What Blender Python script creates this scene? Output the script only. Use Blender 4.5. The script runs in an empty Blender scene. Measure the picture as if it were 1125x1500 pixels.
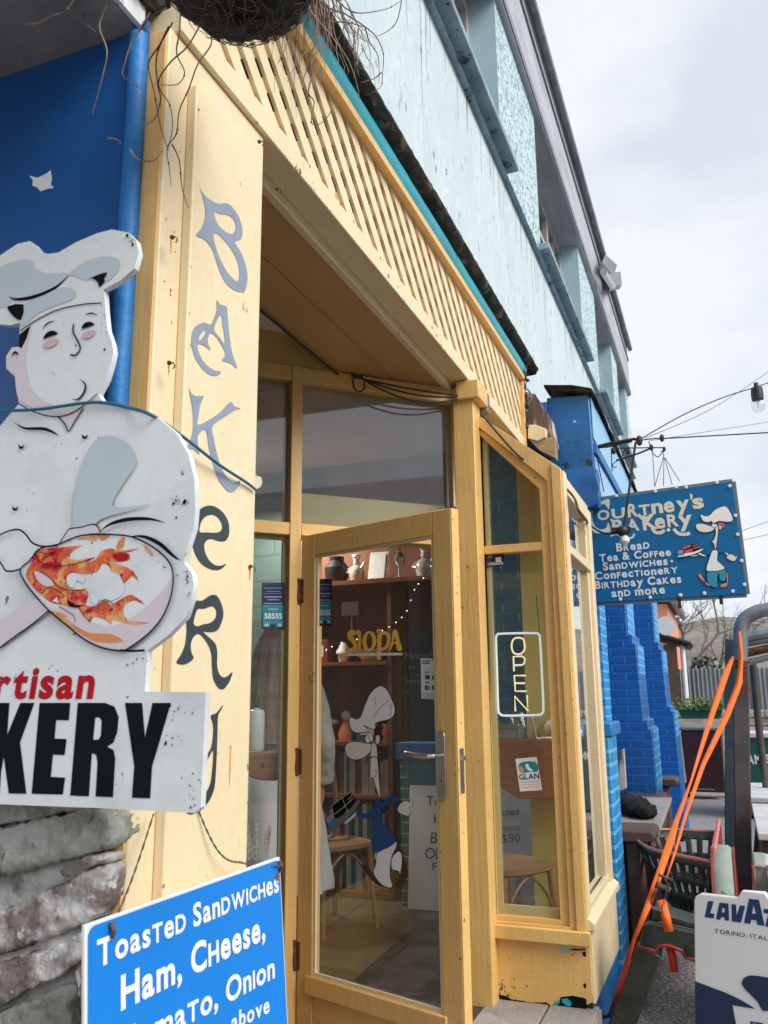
import bpy, bmesh, math, random
from mathutils import Vector, Matrix
from mathutils.geometry import tessellate_polygon
V = Vector
random.seed(11)
S = bpy.context.scene
COL = S.collection
# ------------------------------------------------------------------ camera
YAW, PITCH, ROLL, FOC, HC = math.radians(21.353), math.radians(12.305), math.radians(-0.551), 1252.56, 1.5
CF = V((math.cos(PITCH)*math.cos(YAW), math.cos(PITCH)*math.sin(YAW), math.sin(PITCH)))
_r = CF.cross(V((0, 0, 1))).normalized(); _u = _r.cross(CF)
CR = _r*math.cos(ROLL) + _u*math.sin(ROLL)
CU = -_r*math.sin(ROLL) + _u*math.cos(ROLL)
cd = bpy.data.cameras.new('camera'); cam = bpy.data.objects.new('camera', cd); COL.objects.link(cam)
cd.sensor_fit = 'VERTICAL'; cd.sensor_height = 36; cd.lens = FOC/1500*36
cd.clip_start = .05; cd.clip_end = 3000
cam.matrix_world = Matrix(((CR.x, CU.x, -CF.x, 0), (CR.y, CU.y, -CF.y, 0), (CR.z, CU.z, -CF.z, HC), (0, 0, 0, 1)))
cd.dof.use_dof = True; cd.dof.focus_distance = 3.3; cd.dof.aperture_fstop = 9
S.camera = cam
# ------------------------------------------------------------------ sky and sun (bright overcast)
SUN_EL, SUN_AZ = math.radians(40), math.radians(-108)      # azimuth measured from +X towards +Y
w = bpy.data.worlds.new('World'); S.world = w; w.use_nodes = True
nt = w.node_tree; N = nt.nodes; L = nt.links
bg = N['Background']; bg.inputs['Strength'].default_value = .07
sky = N.new('ShaderNodeTexSky'); sky.sky_type = 'NISHITA'; sky.sun_disc = False
sky.sun_elevation = SUN_EL; sky.sun_rotation = math.radians(90) - SUN_AZ
tc = N.new('ShaderNodeTexCoord'); mp = N.new('ShaderNodeMapping'); mp.inputs['Scale'].default_value = (1.6, 1.6, 3.4)
mp.inputs['Location'].default_value = (.35, .2, .1)
ns = N.new('ShaderNodeTexNoise'); ns.inputs['Scale'].default_value = 2.1; ns.inputs['Detail'].default_value = 5; ns.inputs['Roughness'].default_value = .5
rp = N.new('ShaderNodeValToRGB')
rp.color_ramp.elements[0].position = .40; rp.color_ramp.elements[0].color = (6.15, 6.75, 7.45, 1)
rp.color_ramp.elements[1].position = .62; rp.color_ramp.elements[1].color = (7.9, 8.15, 8.35, 1)
mx = N.new('ShaderNodeMixRGB'); mx.inputs[0].default_value = .9
L.new(tc.outputs['Generated'], mp.inputs['Vector']); L.new(mp.outputs[0], ns.inputs['Vector']); L.new(ns.outputs['Fac'], rp.inputs[0])
L.new(sky.outputs[0], mx.inputs[1]); L.new(rp.outputs[0], mx.inputs[2]); L.new(mx.outputs[0], bg.inputs[0])
sd = bpy.data.lights.new('sun', 'SUN'); sd.energy = 2.1; sd.angle = math.radians(38); sd.color = (1, .96, .9)
sun = bpy.data.objects.new('sun', sd); COL.objects.link(sun)
sdir = V((math.cos(SUN_EL)*math.cos(SUN_AZ), math.cos(SUN_EL)*math.sin(SUN_AZ), math.sin(SUN_EL)))
sun.rotation_euler = sdir.to_track_quat('Z', 'Y').to_euler()
sun.location = sdir*40
S.view_settings.view_transform = 'Standard'; S.view_settings.look = 'None'; S.view_settings.exposure = 0.85; S.view_settings.gamma = 1
S.cycles.max_bounces = 10; S.cycles.transparent_max_bounces = 16; S.cycles.caustics_reflective = False; S.cycles.caustics_refractive = False
S.cycles.sample_clamp_indirect = 4

# ------------------------------------------------------------------ helpers
def _ray(px, py): return CF*FOC + CR*(px-562.5) - CU*(py-750)
def at_y(px, py, d): v = _ray(px, py); v = v*(d/v.y); return V((v.x, v.y, v.z+HC))
def at_x(px, py, d): v = _ray(px, py); v = v*(d/v.x); return V((v.x, v.y, v.z+HC))
def at_z(px, py, d): v = _ray(px, py); v = v*((d-HC)/v.z); return V((v.x, v.y, v.z+HC))
class Plane:
    '''vertical plane through (x, y): u horizontal unit direction, n its normal towards the viewer'''
    def __init__(s, x, y, ang):
        s.o = V((x, y, 0)); s.u = V((math.cos(math.radians(ang)), math.sin(math.radians(ang)), 0)); s.n = V((s.u.y, -s.u.x, 0))
        if s.n.dot(s.o) > 0: s.n = -s.n
    def px(s, px, py, off=0):
        v = _ray(px, py); c = V((0, 0, HC)); t = ((s.o-c).dot(s.n))/v.dot(s.n)
        return c + v*t + s.n*off
    def at(s, u, z, off=0): return s.o + s.u*u + V((0, 0, z)) + s.n*off
    def uz(s, p): return ((V(p)-s.o).dot(s.u), p[2])

def smooth_pts(P, k=4, closed=True):
    out = []; n = len(P); P = [V(p) for p in P]
    rng = range(n if closed else n-1)
    for i in rng:
        if closed: a, b, c, d = P[(i-1) % n], P[i], P[(i+1) % n], P[(i+2) % n]
        else: a, b, c, d = P[max(i-1, 0)], P[i], P[i+1], P[min(i+2, n-1)]
        for j in range(k):
            t = j/k
            out.append(.5*((2*b) + (c-a)*t + (2*a-5*b+4*c-d)*t*t + (3*b-a-3*c+d)*t*t*t))
    if not closed: out.append(P[-1])
    return out

class MB:
    def __init__(s): s.bm = bmesh.new(); s.mi = 0
    def f(s, vs, smooth=False):
        try:
            fc = s.bm.faces.new(vs); fc.material_index = s.mi; fc.smooth = smooth; return fc
        except ValueError: return None
    def v(s, p): return s.bm.verts.new(p)
    def box(s, x0, x1, y0, y1, z0, z1):
        return s.hexa([V((x, y, z)) for z in (z0, z1) for x, y in ((x0, y0), (x1, y0), (x1, y1), (x0, y1))])
    def hexa(s, P):
        q = [s.v(p) for p in P]
        for a in ((3, 2, 1, 0), (4, 5, 6, 7), (0, 1, 5, 4), (1, 2, 6, 5), (2, 3, 7, 6), (3, 0, 4, 7)): s.f([q[i] for i in a])
        return q
    def obox(s, o, a, b, c):
        o, a, b, c = V(o), V(a), V(b), V(c)
        return s.hexa([o, o+a, o+a+b, o+b, o+c, o+a+c, o+a+b+c, o+b+c])
    def bar(s, p, q, w, d, up=(0, 0, 1)):
        p, q, up = V(p), V(q), V(up); t = (q-p).normalized(); sd_ = t.cross(up)
        if sd_.length < 1e-5: sd_ = t.cross(V((0, 1, 0)))
        sd_.normalize(); n = sd_.cross(t)
        return s.obox(p - sd_*w/2 - n*d/2, q-p, sd_*w, n*d)
    def prism(s, pts, vec):
        pts = [V(p) for p in pts]; vec = V(vec); n = len(pts)
        a = [s.v(p) for p in pts]; b = [s.v(p+vec) for p in pts]
        s.f(a[::-1]); s.f(b)
        for i in range(n): s.f([a[i], a[(i+1) % n], b[(i+1) % n], b[i]])
    def poly(s, loops, vec=None):
        loops = [[V(p) for p in l] for l in loops]
        flat = [p for l in loops for p in l]
        tris = tessellate_polygon(loops)
        a = [s.v(p) for p in flat]
        for t in tris: s.f([a[i] for i in t])
        if vec is not None:
            b = [s.v(p+V(vec)) for p in flat]
            for t in tris: s.f([b[i] for i in t[::-1]])
            o = 0
            for l in loops:
                n = len(l)
                for i in range(n): s.f([a[o+i], a[o+(i+1) % n], b[o+(i+1) % n], b[o+i]])
                o += n
    def tube(s, P, r, n=8, closed=False, caps=True):
        P = [V(p) for p in P]; m = len(P); R = r if isinstance(r, (list, tuple)) else [r]*m
        rings = []; prev = None
        for i in range(m):
            if closed: t = P[(i+1) % m]-P[i-1]
            else: t = P[min(i+1, m-1)]-P[max(i-1, 0)]
            if t.length < 1e-9: t = V((0, 0, 1))
            t.normalize()
            if prev is None:
                a = t.cross(V((0, 0, 1)))
                if a.length < .05: a = t.cross(V((0, 1, 0)))
            else:
                a = prev - t*prev.dot(t)
                if a.length < 1e-6: a = t.cross(V((.3, 1, .2)))
            a.normalize(); prev = a; b = t.cross(a)
            rings.append([s.v(P[i] + (a*math.cos(2*math.pi*k/n) + b*math.sin(2*math.pi*k/n))*R[i]) for k in range(n)])
        for i in range(m if closed else m-1):
            A, B = rings[i], rings[(i+1) % m]
            for k in range(n): s.f([A[k], A[(k+1) % n], B[(k+1) % n], B[k]], True)
        if caps and not closed:
            s.f(rings[0][::-1]); s.f(rings[-1])
    def lathe(s, prof, c=(0, 0, 0), n=20, axis='z', sx=1, sy=1):
        c = V(c); rings = []
        for r, z in prof:
            ring = []
            for k in range(n):
                a = 2*math.pi*k/n; x, y = r*math.cos(a)*sx, r*math.sin(a)*sy
                p = V((x, y, z)) if axis == 'z' else (V((z, x, y)) if axis == 'x' else V((x, z, y)))
                ring.append(s.v(c+p))
            rings.append(ring)
        for A, B in zip(rings, rings[1:]):
            for k in range(n): s.f([A[k], A[(k+1) % n], B[(k+1) % n], B[k]], True)
        s.f(rings[0][::-1]); s.f(rings[-1])
    def ball(s, c, r, n=12, sc=(1, 1, 1)):
        c = V(c); m = max(4, n//2); prof = [(r*math.sin(math.pi*i/m), -r*math.cos(math.pi*i/m)) for i in range(m+1)]
        rings = []
        for q, z in prof:
            rings.append([s.v(c+V((q*math.cos(2*math.pi*k/n)*sc[0], q*math.sin(2*math.pi*k/n)*sc[1], z*sc[2]))) for k in range(n)])
        for A, B in zip(rings, rings[1:]):
            for k in range(n): s.f([A[k], A[(k+1) % n], B[(k+1) % n], B[k]], True)
    def stroke(s, P, W, up, off=0):
        '''flat brush stroke through 3-D points lying in a plane with normal up; W full widths'''
        P = [V(p) for p in P]; up = V(up).normalized(); m = len(P); W = W if isinstance(W, (list, tuple)) else [W]*m
        Lf, Rt = [], []
        for i in range(m):
            t = (P[min(i+1, m-1)]-P[max(i-1, 0)]); t.normalize(); sd_ = up.cross(t).normalized()
            Lf.append(s.v(P[i]+sd_*W[i]/2+up*off)); Rt.append(s.v(P[i]-sd_*W[i]/2+up*off))
        for i in range(m-1): s.f([Rt[i], Rt[i+1], Lf[i+1], Lf[i]])
    def build(s, name, mats, parent=None, bevel=0, sharp=35, solid=0, merge=True):
        if merge: bmesh.ops.remove_doubles(s.bm, verts=s.bm.verts, dist=1e-6)
        bmesh.ops.recalc_face_normals(s.bm, faces=s.bm.faces)
        me = bpy.data.meshes.new(name); s.bm.to_mesh(me); s.bm.free()
        for m in (mats if isinstance(mats, (list, tuple)) else [mats]): me.materials.append(m)
        o = bpy.data.objects.new(name, me); COL.objects.link(o)
        try: me.set_sharp_from_angle(angle=math.radians(sharp))
        except Exception: pass
        if solid:
            md = o.modifiers.new('solid', 'SOLIDIFY'); md.thickness = solid; md.offset = 0
        if bevel:
            md = o.modifiers.new('bevel', 'BEVEL'); md.width = bevel; md.segments = 2; md.limit_method = 'ANGLE'; md.angle_limit = math.radians(40)
        if parent is not None:
            o.parent = parent
            if parent.type == 'EMPTY': o.location = -parent.location
        return o

def tag(o, label=None, cat=None, group=None, kind=None):
    if label: o['label'] = label
    if cat: o['category'] = cat
    if group: o['group'] = group
    if kind: o['kind'] = kind
    return o
def thing(name, loc, label, cat, group=None):
    o = bpy.data.objects.new(name, None); COL.objects.link(o); o.location = loc; o.empty_display_size = .1
    return tag(o, label, cat, group)
def copy_tree(o, parent=None):
    c = o.copy(); COL.objects.link(c)
    if parent is not None: c.parent = parent
    for ch in list(o.children): copy_tree(ch, c)
    return c

# ------------------------------------------------------------------ materials
def M(name, col, rough=.5, metal=0, var=.1, vs=6, bump=0, bs=60, stretch=(1, 1, 1), spots=(), spec=.5, fine=0, emit=None, trans=0, bst=None):
    m = bpy.data.materials.new(name); m.use_nodes = True
    n = m.node_tree.nodes; l = m.node_tree.links; b = n['Principled BSDF']
    b.inputs['Roughness'].default_value = rough; b.inputs['Metallic'].default_value = metal; b.inputs['Specular IOR Level'].default_value = spec
    if trans: b.inputs['Transmission Weight'].default_value = trans
    t = n.new('ShaderNodeTexCoord'); mp = n.new('ShaderNodeMapping'); mp.inputs['Scale'].default_value = stretch
    l.new(t.outputs['Object'], mp.inputs[0])
    def noise(sc, det=4, ro=.55):
        nonlocal mp
        k = n.new('ShaderNodeTexNoise'); k.inputs['Scale'].default_value = sc; k.inputs['Detail'].default_value = det; k.inputs['Roughness'].default_value = ro
        l.new(mp.outputs[0], k.inputs['Vector']); return k.outputs['Fac']
    def ramp(src, p0, c0, p1, c1):
        r = n.new('ShaderNodeValToRGB'); e = r.color_ramp.elements
        e[0].position = p0; e[0].color = (*c0, 1); e[1].position = p1; e[1].color = (*c1, 1); l.new(src, r.inputs[0]); return r.outputs[0]
    lo = tuple(max(0, c*(1-var)) for c in col); hi = tuple(min(1, c*(1+var)) for c in col)
    out = ramp(noise(vs), .3, lo, .7, hi)
    if fine:
        fo = ramp(noise(vs*14, 3), .3, (1-fine,)*3, .7, (1+fine*.3,)*3)
        x = n.new('ShaderNodeMixRGB'); x.blend_type = 'MULTIPLY'; x.inputs[0].default_value = 1; l.new(out, x.inputs[1]); l.new(fo, x.inputs[2]); out = x.outputs[0]
    for sc, th, soft, c in spots:
        fac = ramp(noise(sc, 6, .62), th-soft, (0, 0, 0), th+soft, (1, 1, 1))
        x = n.new('ShaderNodeMixRGB'); l.new(fac, x.inputs[0]); l.new(out, x.inputs[1]); x.inputs[2].default_value = (*c, 1); out = x.outputs[0]
    l.new(out, b.inputs['Base Color'])
    if bump:
        k = n.new('ShaderNodeBump'); k.inputs['Strength'].default_value = bump; k.inputs['Distance'].default_value = .01
        if bst:
            mp = n.new('ShaderNodeMapping'); mp.inputs['Scale'].default_value = bst; l.new(t.outputs['Object'], mp.inputs[0])
        l.new(noise(bs, 5), k.inputs['Height']); l.new(k.outputs[0], b.inputs['Normal'])
    if emit:
        b.inputs['Emission Color'].default_value = (*emit[0], 1); b.inputs['Emission Strength'].default_value = emit[1]
    return m
def glass(name, tint=(.93, .95, .94), refl=1.0, dirt=.02):
    m = bpy.data.materials.new(name); m.use_nodes = True; n = m.node_tree.nodes; l = m.node_tree.links
    n.remove(n['Principled BSDF']); o = n['Material Output']
    tr = n.new('ShaderNodeBsdfTransparent'); tr.inputs[0].default_value = (*tint, 1)
    gl = n.new('ShaderNodeBsdfGlossy'); gl.inputs['Roughness'].default_value = .015; gl.inputs[0].default_value = (1, 1, 1, 1)
    fr = n.new('ShaderNodeFresnel'); fr.inputs[0].default_value = 1.52
    mu = n.new('ShaderNodeMath'); mu.operation = 'MULTIPLY'; mu.inputs[1].default_value = refl; mu.use_clamp = True
    geo = n.new('ShaderNodeNewGeometry'); fb = n.new('ShaderNodeMath'); fb.operation = 'SUBTRACT'; fb.inputs[0].default_value = 1; l.new(geo.outputs['Backfacing'], fb.inputs[1])
    m0 = n.new('ShaderNodeMath'); m0.operation = 'MULTIPLY'; l.new(fr.outputs[0], m0.inputs[0]); l.new(fb.outputs[0], m0.inputs[1])
    mxs = n.new('ShaderNodeMixShader'); l.new(m0.outputs[0], mu.inputs[0]); l.new(mu.outputs[0], mxs.inputs[0]); l.new(tr.outputs[0], mxs.inputs[1]); l.new(gl.outputs[0], mxs.inputs[2])
    df = n.new('ShaderNodeBsdfDiffuse'); df.inputs[0].default_value = (.6, .6, .58, 1)
    t = n.new('ShaderNodeTexCoord'); k = n.new('ShaderNodeTexNoise'); k.inputs['Scale'].default_value = 5; k.inputs['Detail'].default_value = 6; l.new(t.outputs['Object'], k.inputs['Vector'])
    m2 = n.new('ShaderNodeMath'); m2.operation = 'MULTIPLY'; m2.inputs[1].default_value = dirt*2; l.new(k.outputs[0], m2.inputs[0])
    mx2 = n.new('ShaderNodeMixShader'); l.new(m2.outputs[0], mx2.inputs[0]); l.new(mxs.outputs[0], mx2.inputs[1]); l.new(df.outputs[0], mx2.inputs[2])
    l.new(mx2.outputs[0], o.inputs[0]); return m
def brick_mat(name, col, mortar, scale=1, bw=.215, bh=.068, mort=.01, var=.12, rough=.5, bump=.6, spots=(), flat=False):
    m = M(name, col, rough=rough, var=var, vs=5, spots=spots); n = m.node_tree.nodes; l = m.node_tree.links; b = n['Principled BSDF']
    g = n.new('ShaderNodeTexCoord'); sx = n.new('ShaderNodeSeparateXYZ'); l.new(g.outputs['Object'], sx.inputs[0])
    ad = n.new('ShaderNodeMath'); l.new(sx.outputs[0], ad.inputs[0]); l.new(sx.outputs[1], ad.inputs[1])
    cb = n.new('ShaderNodeCombineXYZ'); l.new(ad.outputs[0], cb.inputs[0]); l.new(sx.outputs[2], cb.inputs[1])
    wn = n.new('ShaderNodeTexNoise'); wn.inputs['Scale'].default_value = 4; l.new(g.outputs['Object'], wn.inputs['Vector'])
    va = n.new('ShaderNodeVectorMath'); va.operation = 'MULTIPLY_ADD'; l.new(wn.outputs['Color'], va.inputs[0]); va.inputs[1].default_value = (.012, .012, 0); l.new(cb.outputs[0], va.inputs[2])
    br = n.new('ShaderNodeTexBrick'); br.inputs['Scale'].default_value = 1; br.inputs['Brick Width'].default_value = bw; br.inputs['Row Height'].default_value = bh
    br.inputs['Mortar Size'].default_value = mort; br.inputs['Mortar Smooth'].default_value = .3
    br.inputs['Color1'].default_value = (.92, .92, .92, 1); br.inputs['Color2'].default_value = (1.08, 1.08, 1.08, 1); br.inputs['Mortar'].default_value = (1, 1, 1, 1)
    l.new(va.outputs[0], br.inputs['Vector'])
    src = b.inputs['Base Color'].links[0].from_socket
    mu = n.new('ShaderNodeMixRGB'); mu.blend_type = 'MULTIPLY'; mu.inputs[0].default_value = 1; l.new(src, mu.inputs[1]); l.new(br.outputs['Color'], mu.inputs[2])
    mm = n.new('ShaderNodeMixRGB'); l.new(br.outputs['Fac'], mm.inputs[0]); l.new(mu.outputs[0], mm.inputs[1]); mm.inputs[2].default_value = (*mortar, 1)
    if flat: l.new(g.outputs['Object'], va.inputs[2])
    l.new(mm.outputs[0], b.inputs['Base Color'])
    iv = n.new('ShaderNodeMath'); iv.operation = 'SUBTRACT'; iv.inputs[0].default_value = 1; l.new(br.outputs['Fac'], iv.inputs[1])
    nz = n.new('ShaderNodeTexNoise'); nz.inputs['Scale'].default_value = 45; l.new(g.outputs['Object'], nz.inputs['Vector'])
    a2 = n.new('ShaderNodeMath'); a2.operation = 'MULTIPLY_ADD'; a2.inputs[1].default_value = .5; l.new(nz.outputs[0], a2.inputs[0]); l.new(iv.outputs[0], a2.inputs[2])
    bp = n.new('ShaderNodeBump'); bp.inputs['Strength'].default_value = bump; bp.inputs['Distance'].default_value = .008
    l.new(a2.outputs[0], bp.inputs['Height']); l.new(bp.outputs[0], b.inputs['Normal'])
    return m

OCH = (.76, .475, .165)
m_och = M('ochre_paint', OCH, rough=.42, var=.06, vs=3, bump=.22, bs=55, bst=(1, 1, .10), fine=.05, spots=[(4, .60, .10, (.70, .43, .145)), (16, .685, .012, (.40, .23, .07))])
m_och_lit = M('lit_ochre_cream', (.79, .655, .42), rough=.5, var=.04, vs=2.5, bump=.22, bs=50, bst=(1, 1, .10), fine=.04, spots=[(3, .60, .10, (.76, .61, .38)), (13, .69, .012, (.50, .32, .14))])  # same ochre paint, lightened for the light on street-facing faces
m_och_chip = M('worn_ochre_paint', OCH, rough=.45, var=.07, vs=3, bump=.2, bs=20, fine=.05, spots=[(5, .66, .006, (.10, .42, .50)), (4.2, .69, .01, (.03, .025, .02))])
m_soff = M('soffit_shaded_ochre', (.52, .31, .125), rough=.5, var=.06, vs=2, bump=.1)  # ochre paint with overhead shade and warm bounce worked into the colour
m_cord = M('teal_cord', (.006, .11, .20), rough=.5)
m_yel = M('inner_yellow_paint', (.74, .57, .15), rough=.5, var=.06, vs=3, bump=.1, bs=20)
m_yel_pale = M('pale_yellow_paint', (.72, .62, .30), rough=.5, var=.06, vs=3, bump=.1, bs=20)
m_lett = M('slate_blue_letter_paint', (.24, .29, .38), rough=.5, var=.1, vs=9, bump=.08)
m_lett_dk = M('dark_letter_paint', (.028, .042, .055), rough=.5, var=.25, vs=9, bump=.08)
m_blue = M('deep_blue_paint', (.009, .085, .30), rough=.38, var=.12, vs=3, bump=.25, bs=14, spots=[(6, .74, .008, (.45, .52, .58))])
m_blue_b = M('bright_blue_paint', (.012, .17, .48), rough=.55, var=.15, vs=5, bump=.5, bs=22, spots=[(9, .70, .01, (.01, .07, .18))])
m_blue_box = M('peeling_blue_paint', (.012, .13, .38), rough=.4, var=.15, vs=5, bump=.35, bs=12, spots=[(7, .645, .012, (.02, .03, .05)), (5, .67, .006, (.4, .55, .68))])
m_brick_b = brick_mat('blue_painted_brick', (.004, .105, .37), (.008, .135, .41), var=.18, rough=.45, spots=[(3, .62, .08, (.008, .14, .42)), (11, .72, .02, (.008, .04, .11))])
m_brick_bay = brick_mat('lit_blue_painted_brick', (.012, .25, .60), (.12, .42, .74), var=.18, rough=.45, mort=.012, spots=[(4, .62, .06, (.03, .34, .68)), (12, .71, .02, (.01, .08, .2))])  # blue brick lightened for the sky light its street faces catch
m_brick_t = brick_mat('teal_painted_brick', (.012, .20, .28), (.02, .24, .33), var=.15, rough=.45)
m_brick_g = brick_mat('green_painted_block', (.032, .058, .052), (.022, .042, .038), bw=.45, bh=.2, var=.1, bump=.3)
m_pale = M('pale_blue_render', (.56, .655, .685), rough=.85, var=.05, vs=2.2, bump=.4, bs=30, stretch=(1, 1, .45), fine=.12, spots=[(4, .58, .12, (.46, .57, .62)), (16, .665, .03, (.32, .41, .45))])
m_pale_s = M('pale_blue_smooth', (.40, .58, .66), rough=.75, var=.08, vs=4, bump=.15, bs=25, spots=[(5, .68, .03, (.16, .20, .22))])
m_dash = M('pebble_dash', (.52, .66, .70), rough=.95, var=.06, vs=4, bump=1.0, bs=34, spots=[(24, .545, .035, (.20, .31, .36)), (30, .60, .03, (.09, .15, .18))])
m_sill = M('dirty_sill', (.24, .35, .41), rough=.8, var=.25, vs=6, bump=.4, bs=30, spots=[(7, .60, .04, (.05, .07, .08)), (22, .66, .02, (.02, .025, .03))])
m_fascia = M('grey_weathered_fascia', (.40, .43, .47), rough=.8, var=.2, vs=5, bump=.3, bs=30, stretch=(.25, 1, 1), fine=.15)
m_gutter = M('dark_gutter', (.20, .22, .24), rough=.6, var=.3, vs=8)
m_wfr = M('weathered_window_paint', (.46, .44, .43), rough=.7, var=.2, vs=8, bump=.3, bs=40, stretch=(1, 1, .2), fine=.2)
m_moss = M('mossy_felt', (.022, .022, .02), rough=.95, var=.5, vs=8, bump=1, bs=26, spots=[(6, .60, .03, (.13, .085, .045)), (4.3, .66, .012, (.03, .16, .17))])
m_teal = M('teal_fascia_paint', (.01, .32, .40), rough=.4, var=.15, vs=5, bump=.2, bs=20, spots=[(8, .68, .01, (.015, .16, .18))])
m_conc = M('grey_concrete', (.17, .17, .18), rough=.9, var=.2, vs=4, bump=.5, bs=20, spots=[(7, .70, .02, (.03, .03, .03)), (3, .62, .08, (.30, .31, .30))])
m_white_p = M('flaking_white_paint', (.68, .70, .72), rough=.7, var=.1, vs=8, bump=.4, bs=26, spots=[(12, .66, .02, (.12, .12, .12))])
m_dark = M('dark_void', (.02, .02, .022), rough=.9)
m_ply = M('interior_white_ceiling', (.72, .70, .66), rough=.8, var=.05)
m_purple = M('purple_stained_boards', (.20, .13, .17), rough=.6, var=.25, vs=3, stretch=(1, 4, .4), bump=.2)
m_wood_d = M('dark_pine', (.22, .065, .024), rough=.5, var=.35, vs=3, stretch=(1, 4, .35), bump=.15, bs=20, fine=.2)
m_wood_b = M('orange_brown_pine', (.26, .085, .028), rough=.4, var=.25, vs=4, stretch=(.6, .6, 5), bump=.1, fine=.15)
m_wood_c = M('bentwood', (.24, .12, .05), rough=.35, var=.2, vs=6, stretch=(1, 1, .3))
m_wood_o = M('brown_outdoor_timber', (.10, .055, .045), rough=.75, var=.3, vs=6, bump=.4, bs=30, stretch=(.4, .4, .4), fine=.2)
m_floor = M('worn_floor_boards', (.06, .048, .04), rough=.32, var=.35, vs=2.2, bump=.1, stretch=(.5, 1, 1), fine=.2)
m_tilefl = brick_mat('mottled_floor_tiles', (.042, .030, .023), (.02, .018, .016), bw=.42, bh=.42, mort=.006, var=.5, rough=.35, bump=.1, flat=True, spots=[(1.6, .56, .03, (.075, .066, .058)), (2.3, .60, .02, (.022, .018, .016))])  # pale and dark patches stand in for reflections across the floor
m_slab = M('doorstep_slabs', (.30, .28, .265), rough=.85, var=.18, vs=4, bump=.4, bs=50, fine=.15, spots=[(7, .64, .05, (.13, .115, .11))])
m_ground = M('aggregate_paving', (.27, .235, .23), rough=.85, var=.15, vs=1.1, bump=.8, bs=60, fine=.3, spots=[(48, .54, .03, (.52, .48, .46)), (40, .60, .03, (.05, .042, .042)), (.9, .60, .10, (.20, .18, .175))])
m_stone = M('rubble_stone', (.20, .155, .145), rough=.95, var=.35, vs=9, bump=1, bs=38, fine=.3, spots=[(5.5, .54, .05, (.56, .555, .54)), (26, .63, .02, (.60, .59, .57))])
m_stone_g = M('green_grey_stone', (.25, .255, .215), rough=.95, var=.3, vs=8, bump=1, bs=32, fine=.3, spots=[(5, .57, .05, (.42, .43, .40)), (18, .64, .03, (.09, .10, .07))])
m_lime = M('lime_mortar', (.42, .415, .40), rough=.95, var=.25, vs=10, bump=1, bs=40, spots=[(8, .62, .05, (.09, .08, .075))])
m_rust = M('rusty_iron', (.15, .055, .022), rough=.85, var=.5, vs=30, bump=.6, bs=80, spots=[(22, .60, .03, (.03, .018, .012))])
m_steel = M('brushed_steel', (.55, .54, .52), rough=.28, metal=1, var=.08)
m_galv = M('galvanised_tube', (.25, .265, .28), rough=.55, metal=.6, var=.25, vs=9, bump=.1, spots=[(6, .70, .03, (.14, .06, .03))])
m_rustpost = M('rusting_grey_post', (.105, .085, .078), rough=.7, metal=.2, var=.3, vs=6, bump=.2, spots=[(5, .62, .04, (.13, .045, .03))])
m_bluepost = M('blue_grey_post', (.075, .10, .125), rough=.6, metal=.2, var=.25, vs=6)
m_black = M('black_plastic', (.012, .012, .013), rough=.5, var=.2)
m_blackc = M('black_fabric', (.012, .012, .013), rough=.95, var=.5, vs=14, bump=.8, bs=30)
m_wire = M('dark_cable', (.02, .02, .022), rough=.6)
m_twig = M('dead_vine_bark', (.10, .062, .055), rough=.9, var=.35, vs=30)
m_twig_l = M('pale_dry_roots', (.26, .19, .15), rough=.9, var=.4, vs=30)
m_liner = M('basket_liner', (.02, .024, .022), rough=1, var=.5, vs=9, bump=1, bs=28, spots=[(12, .62, .05, (.10, .08, .06))])
m_white = M('sign_white', (.66, .70, .72), rough=.45, var=.04, vs=3, fine=.05, spots=[(3.2, .60, .07, (.52, .56, .575)), (30, .685, .008, (.12, .10, .09))])
m_white_c = M('clean_white', (.75, .76, .76), rough=.45, var=.02)
m_off = M('offwhite_cream', (.70, .66, .55), rough=.45, var=.04)
m_signblue = M('sign_blue', (.006, .20, .66), rough=.35, var=.05, vs=3, spots=[(14, .75, .006, (.55, .68, .8))])
m_signblue2 = M('hanging_sign_blue', (.003, .135, .33), spec=.25, rough=.5, var=.08, vs=3)
m_navy = M('navy', (.004, .022, .075), rough=.4, var=.08)
m_navy2 = M('navy_letter', (.006, .032, .12), rough=.4, var=.08)
m_red = M('sign_red', (.40, .003, .012), rough=.5, var=.08, spec=.15)
m_ink = M('sign_black', (.006, .009, .012), rough=.7, var=.2, spec=.05)
m_ltgrey = M('pale_grey_blue_print', (.43, .51, .56), rough=.45, var=.04)
m_pinkgrey = M('pale_pink_print', (.58, .52, .56), rough=.45, var=.04)
m_blush = M('blush_print', (.55, .38, .42), rough=.5, var=.06)
m_flame = M('flame_print', (.60, .11, .04), rough=.5, var=.3, vs=40, spec=.2, spots=[(34, .52, .06, (.68, .36, .14)), (38, .58, .04, (.50, .015, .03)), (60, .62, .03, (.16, .01, .015))])
m_flame2 = M('orange_flame_print', (.60, .22, .06), rough=.45, var=.25, vs=22, spots=[(24, .60, .05, (.60, .42, .24))])
m_gold = M('gold_letter', (.85, .50, .08), rough=.4, var=.1)
m_skin_c = M('cartoon_beige', (.78, .73, .64), rough=.5, var=.03)
m_hat_c = M('cartoon_grey_white', (.82, .82, .82), rough=.5, var=.03)
m_cblue = M('cartoon_blue', (.008, .07, .25), rough=.45, var=.08)
m_ccyan = M('cartoon_cyan', (.01, .26, .42), rough=.45, var=.08)
m_cbrown = M('cartoon_brown', (.05, .022, .014), rough=.5, var=.1)
m_corange = M('cartoon_orange', (.72, .25, .10), rough=.45, var=.08)
m_cpink = M('cartoon_pink', (.62, .09, .12), rough=.45, var=.08)
m_clilac = M('cartoon_lilac', (.45, .22, .36), rough=.45, var=.08)
m_cgrey = M('cartoon_grey', (.16, .17, .18), rough=.45)
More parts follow.
